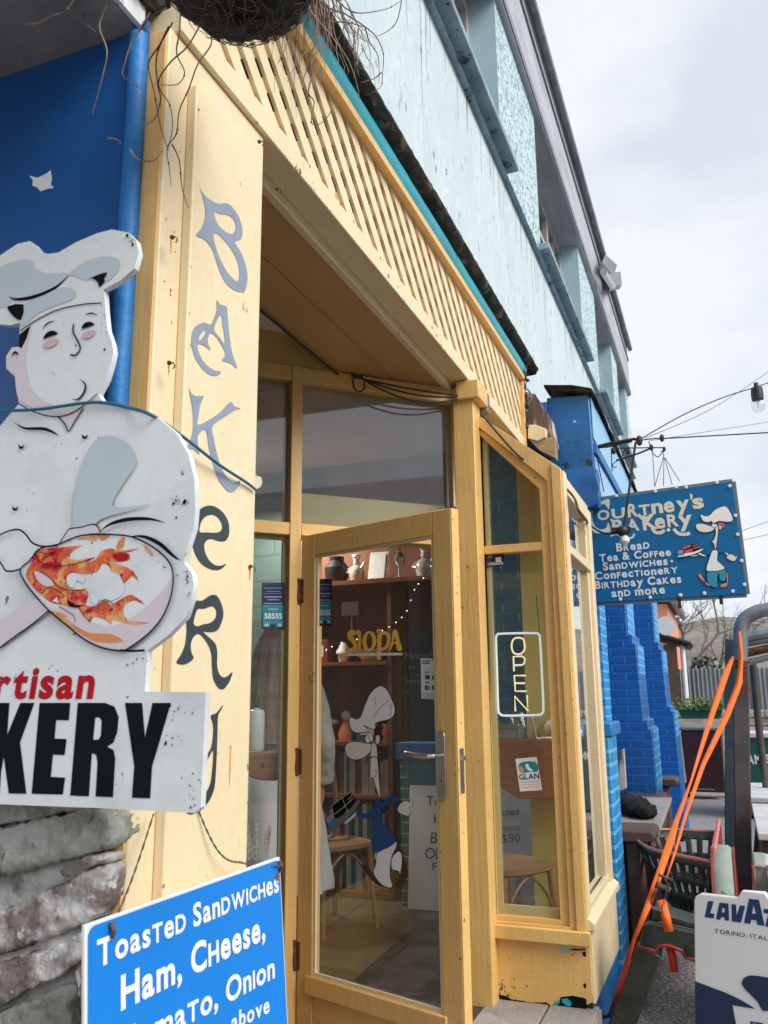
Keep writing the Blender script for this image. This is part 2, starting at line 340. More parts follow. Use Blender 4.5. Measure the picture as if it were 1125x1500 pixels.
m_orange = M('orange_webbing', (.85, .14, .008), rough=.6, var=.1, vs=12, bump=.3, bs=120)
m_orange_d = M('red_orange_webbing', (.55, .04, .008), rough=.6, var=.15, vs=12)
m_green = M('dark_green_machine_paint', (.021, .029, .020), rough=.5, var=.35, vs=9, bump=.4, bs=30, spots=[(7, .68, .03, (.10, .12, .10)), (15, .70, .02, (.05, .025, .015))])
m_green_l = M('faded_green_machine_paint', (.26, .33, .28), rough=.6, var=.15, vs=8, bump=.2, spots=[(16, .68, .02, (.06, .07, .06))])
m_redp = M('red_trim_paint', (.30, .022, .028), rough=.5, var=.25, vs=9)
m_redp_l = M('faded_red_trim_paint', (.52, .16, .15), rough=.55, var=.2, vs=9)
m_binbr = M('brown_bin_plastic', (.05, .018, .018), rough=.5, var=.15)
m_bottle = M('white_plastic', (.72, .74, .74), rough=.35, var=.02)
m_boxgr = M('bottle_green_paint', (.006, .085, .055), rough=.4, var=.15)
m_corr = M('corrugated_steel', (.26, .28, .30), rough=.5, metal=.35, var=.12, vs=2)
m_plank = M('pale_dry_stone', (.42, .37, .33), rough=.9, var=.3, vs=5, bump=.6, bs=20, stretch=(1, 1, 3))
m_tabletop = M('weathered_table_boards', (.62, .61, .585), rough=.8, var=.12, vs=5, bump=.2, stretch=(1, .3, 1), fine=.2)
m_tan = M('weathered_tan_board', (.34, .30, .275), rough=.85, var=.15, vs=5, bump=.2, fine=.2)
m_salmon = M('salmon_render', (.70, .27, .15), rough=.8, var=.08)
m_tile = M('dark_roof_tile', (.03, .03, .033), rough=.8, var=.4, vs=10, bump=.4)
m_bark = M('bare_branch', (.17, .135, .12), rough=.95, var=.25, vs=20)
m_ivy = M('ivy_leaf', (.04, .058, .035), rough=.6, var=.5, vs=8)
m_leaf = M('planter_leaf', (.10, .17, .05), rough=.6, var=.5, vs=20)
m_hill = M('winter_scrub_hillside', (.20, .175, .155), rough=1, var=.35, vs=.12, fine=.4, spots=[(.05, .62, .05, (.10, .14, .06))])
m_hair = M('long_fair_hair', (.20, .13, .075), rough=.5, var=.4, vs=20, stretch=(4, 4, .25), bump=.4, bs=20)
m_skin = M('skin', (.55, .33, .24), rough=.5, var=.05)
m_coat = M('grey_white_coat', (.44, .43, .44), rough=.85, var=.06, vs=9, bump=.2)
m_trous = M('dark_trousers', (.03, .03, .035), rough=.9)
m_glass = glass('window_glass', refl=1.9, dirt=.03)
m_glass_d = glass('door_glass', tint=(.90, .90, .89), refl=2.0, dirt=.012)
m_glass_t = glass('transom_glass', tint=(.80, .81, .80), refl=2.8, dirt=.03)
m_glass_up = glass('upstairs_glass', tint=(.3, .33, .36), refl=2.0)
m_bulb = glass('bulb_glass', refl=1.5)
m_stick_d = M('sticker_navy', (.004, .02, .09), rough=.3)
m_stick_t = M('sticker_teal', (.01, .22, .30), rough=.3)
m_paper = M('paper', (.66, .69, .69), rough=.6, var=.03)
m_board_w = M('whiteboard', (.78, .79, .80), rough=.35, var=.05)
m_chalk = M('chalkboard', (.008, .017, .032), rough=.6, var=.3)
m_chalkln = M('chalk_line', (.34, .37, .40), rough=.9)
m_neon_w = M('white_neon_tube', (.8, .85, .9), rough=.3, emit=((.80, .90, 1), .35))
m_neon_y = M('warm_neon_tube', (.85, .8, .55), rough=.3, emit=((1, .84, .42), .45))
m_fairy = M('fairy_light', (.9, .9, .85), rough=.3, emit=((1, .97, .9), 1.2))
m_tubelamp = M('lamp_diffuser', (.9, .9, .88), rough=.4, emit=((1, .90, .68), .62))
# ------------------------------------------------------------------ lettering
_gc = {}
def glyph(ch, bold):
    k = (ch, bold)
    if k not in _gc:
        c = bpy.data.curves.new('glyph', 'FONT'); c.body = ch; c.size = 1; c.offset = bold; c.resolution_u = 4; c.fill_mode = 'FRONT'
        o = bpy.data.objects.new('glyph', c); COL.objects.link(o)
        dg = bpy.context.evaluated_depsgraph_get(); me = bpy.data.meshes.new_from_object(o.evaluated_get(dg))
        vs = [(v.co.x, v.co.y) for v in me.vertices]; fs = [tuple(p.vertices) for p in me.polygons]
        bpy.data.objects.remove(o); bpy.data.curves.remove(c); bpy.data.meshes.remove(me)
        _gc[k] = (vs, fs, min([v[0] for v in vs] or [0]), max([v[0] for v in vs] or [.3]), max([v[1] for v in vs] or [.7]))
    return _gc[k]
def letter(mb, text, org, right, up, h, off=V((0, 0, 0)), bold=.02, align='c', width=None, shear=0, gap=.08, small=.74, sx=1):
    cap = glyph('H', bold)[4]; s = h/cap; items = []; x = 0; i = 0
    while i < len(text):
        ch = text[i]; k = 1
        if ch == '^': i += 1; ch = text[i]; k = small
        i += 1
        if ch == ' ': x += .30; continue
        g = glyph(ch, bold); items.append((g, x-g[2]*k*sx, k)); x += (g[3]-g[2])*k*sx + gap
    tot = max(x-gap, 1e-6); kx = 1 if width is None else width/(tot*s)
    x0 = {'l': 0, 'c': -tot/2, 'r': -tot}[align]
    for g, gx, k in items:
        vs = [mb.v(org + right*((gx+px_*k*sx+x0)*s*kx + shear*py_*k*s) + up*(py_*k*s) + off) for px_, py_ in g[0]]
        for f in g[1]: mb.f([vs[j] for j in f])
UP = V((0, 0, 1))
# ------------------------------------------------------------------ ground
def sheet(name, mat, x0, x1, y0, y1, z, kind='structure'):
    b = MB(); b.f([b.v((x0, y0, z)), b.v((x1, y0, z)), b.v((x1, y1, z)), b.v((x0, y1, z))]); o = b.build(name, mat); return tag(o, kind=kind)
sheet('ground', m_ground, -300, 400, -300, 300, 0)
b = MB(); b.box(.3, 3.96, .60, 1.55, .005, .232); b.box(1.4, 3.6, 1.555, 2.6, .005, .232)
tag(b.build('doorstep_base', m_slab), kind='structure')
b = MB()      # individual slabs with dark open joints
for x0, x1, y0, y1 in ((2.1, 2.9, .6, 1.0), (2.905, 3.42, .6, 1.03), (3.43, 3.955, .605, .80), (3.43, 3.955, .81, 1.06), (2.1, 3.42, 1.04, 1.54)):
    b.hexa([V((x+random.uniform(-.004, .004), y+random.uniform(-.004, .004), z)) for z in (.233, .245+random.uniform(-.004, .004)) for x, y in ((x0, y0), (x1, y0), (x1, y1), (x0, y1))])
tag(b.build('paving', m_slab, bevel=.004), kind='structure')
sheet('floor', m_tilefl, 1.9, 6.2, 1.06, 5.2, .238)

# ------------------------------------------------------------------ the pale blue building
YF = 1.2
bld = thing('terraced_building', (8, YF, 0), 'pale blue rendered two storey building with pebble dash between its upstairs windows', 'building')
b = MB(); b.box(.4, 15, YF, YF+.2, 3.62, 5.18); b.build('rendered_wall', m_pale, bld)
b = MB(); b.prism([(.4, YF-.045, 5.18), (.4, YF+.01, 5.18), (.4, YF+.01, 5.225), (.4, YF-.02, 5.235)], (14.6, 0, 0)); b.build('string_course', m_sill, bld)
WIN = [(3.1, 5.46), (6.9, 9.40), (10.75, 12.5), (13.25, 14.5)]
edges = [.4] + [e for wn in WIN for e in wn] + [15.0]
b = MB()
for i in range(0, len(edges), 2): b.box(edges[i], edges[i+1], YF-.004, YF+.27, 5.228, 6.74)
for x0, x1 in WIN: b.box(x0, x1, YF-.004, YF+.27, 5.228, 5.36)
b.box(15.0, 15.6, YF+.02, YF+.4, 2.6, 6.2)
b.build('pebble_dash_wall', m_dash, bld)
b = MB(); b.box(.4, 15, YF-.05, YF+.3, 6.70, 7.62); b.build('parapet', m_fascia, bld)
b = MB(); b.tube([(.4, YF-.10, 7.60), (15.05, YF-.10, 7.60)], .04, 8); b.box(.4, 15.05, YF-.075, YF+.1, 7.64, 7.70); b.build('gutter', m_gutter, bld)
b = MB(); b.box(.4, 15.02, YF-.068, YF-.051, 7.36, 7.385); b.box(.4, 15.02, YF-.062, YF-.051, 6.72, 6.80); b.build('parapet_moulding', m_gutter, bld)
b = MB(); b.box(.4, 15, YF-.02, YF+.3, 3.5, 3.62); b.build('lower_band', m_pale_s, bld)
for x0, x1 in WIN:
    fr = MB(); yb = YF+.20
    def fb(a, c, z0, z1, y0=yb, y1=yb+.06): fr.box(a, c, y0, y1, z0, z1)
    fb(x0+.002, x0+.07, 5.36, 6.70); fb(x1-.07, x1-.002, 5.36, 6.70); fb(x0+.07, x1-.07, 5.36, 5.44); fb(x0+.07, x1-.07, 6.60, 6.70)
    n = 3 if x1-x0 > 2 else 2
    for k in range(1, n):
        xm = x0+(x1-x0)*k/n; fb(xm-.04, xm+.04, 5.44, 6.60)
    for k in range(n):
        a = x0+(x1-x0)*k/n+.05; c = x0+(x1-x0)*(k+1)/n-.05
        fb(a, c, 6.12, 6.18, yb-.02, yb+.05)
        if k != 1: fb((a+c)/2-.015, (a+c)/2+.015, 5.44, 6.60, yb+.005, yb+.05)
    wf = fr.build('window', m_wfr, bld)
    g = MB(); g.box(x0+.05, x1-.05, yb+.065, yb+.071, 5.4, 6.65); g.build('pane', m_glass_up, wf)
    g = MB(); g.box(x0+.05, x1-.05, yb+.30, yb+.32, 5.3, 6.7); g.build('curtain', m_wfr, wf)
    for xa, xb in ((x0-.001, x0+.004), (x1-.004, x1+.001)): r = MB(); r.box(xa, xb, YF-.006, yb, 5.36, 6.70); r.build('reveal', m_pale_s, wf)
    s_ = MB(); s_.prism([(x0-.10, YF-.10, 5.29), (x0-.10, YF+.2, 5.29), (x0-.10, YF+.2, 5.385), (x0-.10, YF-.10, 5.345)], (x1-x0+.26, 0, 0)); s_.build('sill', m_sill, wf, bevel=.008)
# interior shell, part of the building
b = MB(); b.box(1.0, 6.2, 1.16, 5.3, 3.26, 3.32); b.build('ceiling', m_ply, bld)
b = MB()
b.box(5.80, 5.90, .95, 2.78, 2.72, 3.26)
b.build('boarded_wall', m_purple, bld)
b = MB(); b.box(5.80, 5.90, .95, 2.78, .24, 2.72); b.build('pine_backing', m_wood_d, bld)
b = MB(); b.box(5.80, 5.90, 2.78, 5.3, .24, 3.26); b.box(2.0, 5.8, 5.2, 5.3, .24, 3.26); b.build('block_wall', m_brick_g, bld)
b = MB(); b.box(1.9, 2.0, 2.9, 5.2, .24, 3.26); b.build('side_wall', m_ply, bld)
b = MB(); b.box(5.45, 5.70, 1.022, 1.42, .24, 3.26); b.build('teal_wall', m_brick_t, bld)
b = MB(); b.box(4.78, 6.0, .955, 1.02, .0, 2.9); b.box(6.0, 14, .93, 1.16, 0, 3.62); b.build('blue_brick_wall', m_brick_b, bld)
b = MB(); b.box(5.36, 5.60, 1.70, 2.0, .24, 1.12); b.build('brick_pier', m_brick_t, bld)
b = MB(); b.box(5.33, 5.62, 1.67, 2.02, 1.12, 1.22); b.build('pier_cap', m_blue_b, bld)
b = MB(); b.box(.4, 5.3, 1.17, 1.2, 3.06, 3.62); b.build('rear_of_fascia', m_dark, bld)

# ------------------------------------------------------------------ the timber shopfront
sf = thing('bakery_shopfront', (2.6, 1.05, 0), 'ochre painted timber bakery shopfront with splayed doorway and trellis fascia', 'shopfront')
YS = 1.05
b = MB(); b.box(1.378, 1.81, YS, YS+.14, .10, 3.0); pil = b.build('pilaster', m_och_lit, sf, bevel=.004)
b = MB(); b.box(1.455, 1.763, 1.024, YS, .10, 2.90); pan = b.build('raised_panel', m_och_lit, pil, bevel=.004)
b = MB(); b.box(1.372, 1.379, YS+.006, YS+.132, .12, 2.99); b.build('side_face', m_och, pil)  # side coloured deeper than the front, as turned from the light
# painted letters on the pilaster
PP = Plane(0, 1.024, 0)
def zoomed(x0, y0, k): return lambda pts: [(x0+a/k, y0+c/k) for a, c in pts]
def trace(pl, pts, off=.0012, k=3, closed=True):
    P = smooth_pts([V((a, c, 0)) for a, c in pts], k, closed) if k > 1 else [V((a, c, 0)) for a, c in pts]
    return [pl.px(p.x, p.y, off) for p in P]
def add_letter(loops, mat, name='letter'):
    m = MB(); m.poly([trace(PP, l, k=3) for l in loops]); m.build(name, mat, pil)
z = zoomed(270, 260, 8.333)
add_letter([z([(160, 60), (215, 180), (300, 265), (410, 318), (520, 318), (600, 385), (670, 500), (705, 640), (690, 750), (615, 790), (690, 920), (745, 1070), (768, 1220), (745, 1370), (690, 1398), (600, 1370), (500, 1280), (420, 1120), (370, 960), (310, 830), (230, 750), (140, 706), (205, 620), (250, 500), (250, 360), (215, 210)]),
            z([(362, 420), (430, 445), (520, 455), (590, 500), (625, 590), (605, 665), (560, 690), (470, 640), (395, 555)]),
            z([(352, 715), (390, 680), (470, 750), (560, 860), (640, 1010), (670, 1150), (660, 1240), (625, 1262), (540, 1180), (460, 1050), (390, 880)])], m_lett)
z = zoomed(270, 430, 10)
add_letter([z([(470, 100), (520, 160), (612, 195), (630, 330), (660, 640), (700, 880), (770, 1095), (680, 1025), (550, 980), (590, 920), (585, 840), (520, 720), (450, 620), (380, 580), (345, 640), (340, 720), (380, 830), (290, 765), (190, 742), (205, 860), (270, 990), (360, 1080), (450, 1130), (530, 1140), (500, 1190), (430, 1205), (330, 1165), (220, 1050), (140, 900), (100, 700), (120, 540), (190, 460), (290, 425), (380, 455), (440, 340), (472, 220)]),
            z([(527, 310), (555, 440), (580, 600), (590, 740), (520, 650), (430, 515)]), z([(310, 535), (300, 590), (250, 660), (205, 690), (225, 610), (270, 555)])], m_lett)
z = zoomed(260, 560, 8.333)
add_letter([z([(135, 80), (165, 135), (230, 170), (318, 168), (275, 270), (250, 420), (245, 518), (370, 465), (510, 370), (640, 240), (690, 290), (765, 322), (700, 340), (590, 410), (425, 530), (440, 690), (480, 880), (540, 1060), (620, 1180), (690, 1222), (765, 1200), (720, 1300), (660, 1342), (590, 1310), (500, 1190), (430, 1000), (380, 800), (340, 580), (245, 650), (250, 780), (262, 880), (190, 815), (100, 800), (150, 720), (185, 560), (182, 350)])], m_lett)
z = zoomed(270, 720, 10)
add_letter([z([(100, 690), (140, 500), (180, 320), (260, 235), (370, 205), (480, 240), (580, 330), (640, 450), (655, 570), (640, 660), (590, 725), (500, 725), (400, 695), (320, 715), (285, 800), (310, 920), (370, 1020), (450, 1080), (540, 1085), (610, 1055), (560, 1115), (480, 1150), (360, 1130), (240, 1050), (150, 900)]),
            z([(215, 560), (240, 450), (300, 370), (390, 338), (470, 365), (530, 440), (550, 520), (520, 585), (430, 605), (330, 598), (240, 600)])], m_lett_dk)
z = zoomed(250, 860, 8.333)
add_letter([z([(285, 170), (380, 165), (470, 105), (550, 100), (605, 180), (640, 320), (610, 450), (560, 530), (480, 550), (395, 545), (460, 610), (540, 690), (565, 800), (560, 930), (580, 1040), (630, 1100), (690, 1085), (750, 1035), (715, 1150), (640, 1245), (570, 1220), (515, 1110), (500, 960), (490, 800), (440, 680), (350, 575), (280, 600), (240, 700), (250, 800), (275, 870), (200, 930), (130, 945), (65, 915), (130, 810), (175, 680), (190, 520), (185, 360), (230, 270)]),
            z([(330, 265), (400, 265), (500, 232), (550, 280), (545, 370), (480, 435), (390, 455), (315, 478), (275, 440), (295, 340)])], m_lett_dk)
z = zoomed(280, 1020, 8.333)
add_letter([z([(385, 105), (365, 160), (325, 235), (318, 400), (312, 600), (298, 900), (280, 1110), (220, 1270), (110, 1390), (0, 1440), (-60, 1420), (0, 1405), (80, 1350), (140, 1230), (225, 1080), (255, 880), (265, 660), (215, 740), (165, 830), (110, 900), (100, 880), (170, 740), (240, 620), (265, 450), (262, 340), (235, 235), (300, 205)])], m_lett_dk)
# rusty hooks and nail heads
for hx, hy in ((378, 208), (365, 830), (250, 348), (246, 532), (404, 277)):
    h = MB(); p = PP.px(hx, hy, .003)
    h.lathe([(.004, -.004), (.0055, 0), (.004, .003)], p, 8, 'y'); h.tube([p, p+V((.0, -.010, -.001)), p+V((.002, -.013, -.008)), p+V((.003, -.008, -.013))], .0015, 6)
    h.build('rusty_hook', m_rust, pil)
# fascia beam, inner batten, soffit
b = MB(); b.box(1.40, 5.06, 1.036, 1.13, 3.004, 3.076); b.build('fascia_beam', m_och_lit, sf, bevel=.004)
b = MB(); b.box(1.83, 3.84, 1.13, 1.16, 2.968, 3.055); b.build('inner_batten', m_och_lit, sf, bevel=.004)
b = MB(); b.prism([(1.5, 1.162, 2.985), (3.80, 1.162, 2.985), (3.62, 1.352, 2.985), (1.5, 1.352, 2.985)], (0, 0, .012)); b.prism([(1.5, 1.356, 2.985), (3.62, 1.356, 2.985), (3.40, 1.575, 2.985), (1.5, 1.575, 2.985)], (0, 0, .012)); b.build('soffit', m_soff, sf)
b = MB(); b.box(1.4, 3.9, 1.162, 3.2, 3.13, 3.14); b.build('lobby_ceiling', m_ply, sf)
# trellis: two layers of crossing slats
def lattice(mb, sgn, y0, y1, x0, x1, z0, z1, pitch, wid):
    hgt = z1-z0; run = hgt/.82; x = x0-run
    while x < x1+run:
        xa, xb = (x, x+run) if sgn < 0 else (x+run, x)     # sgn<0 : top at xa, bottom at xb
        P = [(xa, z1), (xa+wid, z1), (xb+wid, z0), (xb, z0)]
        Q = clip(P, x0, x1)
        if len(Q) > 2: mb.prism([(p[0], y0, p[1]) for p in Q], (0, y1-y0, 0))
        x += pitch
def clip(P, x0, x1):
    for lim, s in ((x0, 1), (x1, -1)):
        out = []
        for i in range(len(P)):
            a, c = P[i], P[(i+1) % len(P)]; da, dc = s*(a[0]-lim), s*(c[0]-lim)
            if da >= 0: out.append(a)
            if (da >= 0) != (dc >= 0): t = da/(da-dc); out.append((lim, a[1]+(c[1]-a[1])*t))
        P = out
        if not P: break
    return P
b = MB(); lattice(b, -1, 1.054, 1.065, 1.41, 5.06, 3.076, 3.455, .143, .082); b.build('trellis_slats', m_och_lit, sf)
b = MB(); lattice(b, 1, 1.0655, 1.076, 1.41, 5.06, 3.076, 3.455, .143, .064); b.build('trellis_back_slats', m_och_lit, sf)
b = MB(); b.box(1.40, 5.10, 1.022, 1.10, 3.455, 3.49); b.build('trellis_top_rail', m_och, sf, bevel=.003)
b = MB(); b.box(5.061, 5.10, 1.03, 1.10, 3.02, 3.455); b.build('trellis_end_post', m_och, sf, bevel=.003)
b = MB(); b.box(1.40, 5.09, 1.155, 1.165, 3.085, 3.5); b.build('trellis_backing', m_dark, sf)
b = MB(); n = 60; rows = []
for i in range(n+1):
    x = 1.4+3.73*i/n; rows.append([b.v((x, 1.035-.018*math.sin(t*math.pi)+random.uniform(-.001, .001), 3.491+.10*t)) for t in (0, .25, .5, .75, 1)])
for A, B in zip(rows, rows[1:]):
    for j in range(4): b.f([A[j], B[j], B[j+1], A[j+1]], True)
b.build('teal_flashing', m_teal, sf)
b = MB(); n = 160; rows = []
for i in range(n+1):
    x = 1.38+3.97*i/n; j = lambda a: random.uniform(-a, a)
    rows.append([b.v(p) for p in ((x, 1.06, 3.585), (x, 1.035+j(.008), 3.580+j(.010)), (x, 1.008+j(.010), 3.592+j(.008)), (x, .992+j(.006), 3.606+j(.006)), (x, .982+j(.002), 3.620+j(.002)), (x, .985+j(.002), 3.636), (x, 1.2, 3.69))])
for A, B in zip(rows, rows[1:]):
    for j in range(6): b.f([A[j], B[j], B[j+1], A[j+1]])
b.f(rows[-1]); b.build('felt_roof_edge', m_moss, sf)

# splayed doorway wall
A0 = 44.4; PW = Plane(3.915, 1.05, 180-A0)       # u runs from the corner post back to the hinge side
def wbar(mb, u0, u1, z0, z1, d0=-.06, d1=.0):
    a = PW.at(u0, z0, d1); mb.obox(a, PW.u*(u1-u0), PW.n*(d0-d1), V((0, 0, z1-z0)))
b = MB()
b.prism([(3.80, 1.02, .235), (3.925, 1.02, .235), (3.925, 1.10, .235), (3.86, 1.16, .235), (3.80, 1.12, .235)], (0, 0, 2.74)); cp = b.build('corner_post', m_och, sf, bevel=.004)
b = MB(); b.box(3.78, 3.95, .985, 1.10, 2.905, 3.0); b.build('capital', m_och, cp, bevel=.006)
b = MB()
wbar(b, .06, .115, .24, 2.98, -.07, .015)      # jamb lining
wbar(b, .892, .944, .24, 2.98, -.07, .015)
wbar(b, 2.45, 2.5, .24, 2.98)
wbar(b, .115, .892, 2.195, 2.25, -.065, .012); wbar(b, .944, 2.45, 2.195, 2.25, -.065, .012)
wbar(b, .115, .892, 2.905, 2.975, -.065, .012); wbar(b, .944, 2.45, 2.905, 2.975, -.065, .012)
wbar(b, .944, 2.45, .55, .61, -.065, .012); wbar(b, .944, 2.45, .24, .55, -.05, .0)
b.build('door_frame', m_och, sf, bevel=.004)
b = MB(); wbar(b, .70, 2.5, 2.977, 3.13, -.04, .0); b.build('head_board', m_och, sf)
for u0, u1, z0, z1, nm in ((.115, .892, 2.25, 2.905, 'transom_pane'), (.944, 2.45, 2.25, 2.905, 'transom_pane'), (.944, 2.45, .61, 2.195, 'sidelight_pane')):
    b = MB(); wbar(b, u0, u1, z0, z1, -.034, -.030); pn = b.build(nm, m_glass_t if nm == 'transom_pane' else m_glass, sf)
    b = MB()
    for a, c, e, g_ in ((u0, u0+.014, z0, z1), (u1-.014, u1, z0, z1), (u0+.014, u1-.014, z0, z0+.014), (u0+.014, u1-.014, z1-.014, z1)): wbar(b, a, c, e, g_, -.06, -.036)
    b.build('glazing_bead', m_yel_pale, pn)
b = MB(); wbar(b, .12, .885, 2.20, 2.415, -.13, -.105); yb_ = b.build('yellow_bulkhead', m_yel_pale, sf)
for u in (.22, .42, .66): b = MB(); b.lathe([(.008, 0), (.008, .008), (.004, .012)], PW.at(u, 2.36, -.117), 8, 'x'); b.build('bolt', m_rust, yb_)

# the open door
HX, HY = 3.285, 1.657; EX, EY = 3.0, .893
dang = math.degrees(math.atan2(EY-HY, EX-HX)); PD = Plane(HX, HY, dang); DW = math.hypot(EX-HX, EY-HY)
def dbar(mb, u0, u1, z0, z1, d0=-.022, d1=.022): mb.obox(PD.at(u0, z0, d0), PD.u*(u1-u0), PD.n*(d1-d0), V((0, 0, z1-z0)))
b = MB(); dbar(b, .004, .088, .27, 2.19); dbar(b, DW-.088, DW, .27, 2.19); dbar(b, .088, DW-.088, 2.098, 2.19); dbar(b, .088, DW-.088, .27, .44, -.018, .016); dbar(b, .088, DW-.088, .44, .462)
door = b.build('door', m_och, sf, bevel=.003)
b = MB(); dbar(b, .06, DW-.065, .395, .462, .023, .034); b.build('weather_bar', m_och, door, bevel=.004)
b = MB(); dbar(b, DW, DW+.004, .27, 2.19, -.021, .021); b.build('closing_edge', m_och_chip, door)
b = MB(); dbar(b, .088, DW-.088, .462, 2.098, -.002, .002); b.build('door_pane', m_glass_d, door)
b = MB()
for a, c, e, g_ in ((.088, .101, .462, 2.098), (DW-.099, DW-.088, .462, 2.098), (.101, DW-.099, .462, .474), (.101, DW-.099, 2.087, 2.098)): dbar(b, a, c, e, g_, .004, .016)
b.build('glazing_bead', m_och_lit, door)
# handle and lock
hp = PD.uz(PD.px(653, 1121))
b = MB(); o0 = PD.at(hp[0], hp[1], .0225); prof = []
for k in range(24):
    a = 2*math.pi*k/24; prof.append(o0+PD.u*(.021*math.cos(a)) + UP*(.098*(1 if math.sin(a) > 0 else -1)+.021*math.sin(a)))
b.prism(prof, PD.n*.007)
q = PD.at(hp[0], hp[1]+.035, .03)
b.tube([q, q+PD.n*.045, q+PD.n*.052-PD.u*.012, q+PD.n*.052-PD.u*.06, q+PD.n*.05-PD.u*.11+UP*.006, q+PD.n*.046-PD.u*.125+UP*.008], [.010, .009, .010, .009, .008, .006], 10)
b.build('handle', m_steel, door, bevel=.0015)
b = MB(); b.lathe([(.004, 0), (.004, .002)], PD.at(hp[0], hp[1]-.05, .031), 8, 'x'); b.build('keyhole', m_black, door)
b = MB(); dbar(b, DW+.0045, DW+.0065, hp[1]-.09, hp[1]+.06, -.011, .011); b.build('lock_plate', m_steel, door)
b = MB(); dbar(b, DW+.0065, DW+.018, hp[1]+.02, hp[1]+.035, -.007, .007); b.build('latch_bolt', m_steel, door)
for zy in (1.951, 1.25, .52):
    b = MB(); q = PD.at(-.006, zy, .024); b.tube([q-UP*.055, q-UP*.02, q+UP*.02, q+UP*.055], [.009, .0115, .009, .011], 8); dbar(b, .004, .022, zy-.05, zy+.05, .0225, .025)
    b.obox(PD.at(-.03, zy-.05, .006), PD.u*.028, PD.n*.006, UP*.10); b.build('rusty_hinge', m_rust, door)
# rusty keep on the corner post
b = MB(); p = PW.px(692, 1075, .018); b.obox(p, PW.u*.012, PW.n*.006, UP*-.10); b.build('strike_plate', m_rust, cp)

# glass-side bay window
XB, XE, YB = 3.915, 4.76, .628
PB = Plane(XB, 1.05, -90)          # the end of the bay, facing the camera : u grows towards the street
def bz(px, py): u, z_ = PB.uz(PB.px(px, py)); return u, z_
bay = MB()
def bbar(mb, pts, d0, d1): mb.prism([PB.at(u, z_, d0) for u, z_ in pts], PB.n*(d1-d0))
bt = 2.86; bo = YS-YB
# outer frame ring (three stepped mouldings around the glazed end)
ring0 = [(0.0, .49), (bo, .49), (bo, 2.53), (bo-.02, 2.555), (0.0, 2.875)]
ring1 = [(.02, .555), (bo-.075, .555), (bo-.075, 2.485), (bo-.10, 2.515), (.02, 2.80)]
ring2 = [(.03, .575), (bo-.115, .575), (bo-.115, 2.455), (bo-.13, 2.475), (.03, 2.752)]
def ringed(mb, A, B, d0, d1):
    n = len(A)
    for i in range(n):
        j = (i+1) % n; P = [A[i], A[j], B[j], B[i]]; bbar(mb, P, d0, d1)
ringed(bay, ring0, ring1, -.06, .022); ringed(bay, ring1, ring2, -.06, .006)
ro = [(bo-.045, .49), (bo-.006, .49), (bo-.006, 2.54), (bo-.05, 2.57)]
bbar(bay, ro, .0222, .034)
bbar(bay, [(.03, 2.165), (bo-.115, 2.165), (bo-.115, 2.205), (.03, 2.205)], -.05, .004)
bay_o = bay.build('bay_window', m_och, sf, bevel=.003)
b = MB(); bbar(b, [(-.03, .49), (bo+.012, .49), (bo+.012, .545), (-.03, .545)], .0225, .05); b.build('end_sill', m_och, bay_o, bevel=.004)
b = MB()
nn = 22; low = [(u, .247+random.uniform(-.004, .006) + (.035 if u > .33 else 0)*random.uniform(.4, 1)) for u in [(-.0+bo*k/nn) for k in range(nn+1)]]
bbar(b, low[::-1] and [(bo, .489)]+[(0.0, .489)]+low, -.03, .012); b.build('end_panel', m_och, bay_o)
b = MB(); bbar(b, [(0, .24), (bo, .24), (bo, .30), (0, .30)], -.05, .004); b.build('rotten_edge', m_dark, bay_o)
b = MB(); bbar(b, [(.025, .57), (bo-.11, .57), (bo-.11, 2.17), (.025, 2.17)], -.030, -.026); b.build('pane', m_glass, bay_o)
b = MB(); bbar(b, [(.025, 2.20), (bo-.11, 2.20), (bo-.11, 2.46), (bo-.125, 2.48), (.025, 2.76)], -.030, -.026); b.build('pane', m_glass, bay_o)
b = MB(); bbar(b, [(.03, .576), (.05, .576), (.05, 2.165), (.03, 2.165)], -.056, -.031); bbar(b, [(.05, .576), (bo-.115, .576), (bo-.115, .61), (.05, .61)], -.056, -.031); bbar(b, [(.03, 2.205), (.05, 2.205), (.05, 2.74), (.03, 2.75)], -.056, -.031); b.build('glazing_bead', m_yel_pale, bay_o)
# street face of the bay
b = MB()
b.box(XB-.001, XB+.065, YB-.004, YB+.06, .578, 2.535)
b.box(XE-.095, XE, YB-.004, YB+.06, .578, 2.50)
b.box(XB+.065, XE-.095, YB, YB+.06, 2.158, 2.20)
b.box(XB+.065, XE-.095, YB, YB+.06, 2.44, 2.52)
b.box(XE-.135, XE-.096, YB+.012, YB+.06, .60, 2.44)
fo = b.build('street_frame', m_och_lit, bay_o, bevel=.003)
b = MB(); b.prism([(XB-.02, YB-.03, .545), (XB-.02, YB+.06, .545), (XB-.02, YB+.06, .60), (XB-.02, YB-.006, .592), (XB-.02, YB-.03, .572)], (XE-XB+.03, 0, 0)); b.box(XB+.06, XE-.09, YB+.004, YB+.03, .60, .625); b.build('street_sill', m_och_lit, bay_o, bevel=.003)
b = MB(); b.box(XB+.001, XE, YB-.012, YB+.03, .262, .545); b.build('apron', m_och_lit, bay_o, bevel=.003)
b = MB(); b.box(XB+.06, XE-.09, YB+.035, YB+.039, .60, 2.45); b.build('street_pane', m_glass, bay_o)
b = MB(); b.prism([(XB+.061, 1.05, 2.835), (XB+.061, .64, 2.515), (XB+.061, .64, 2.54), (XB+.061, 1.05, 2.86)], (XE-XB-.06, 0, 0)); b.build('bay_roof', m_och, bay_o)
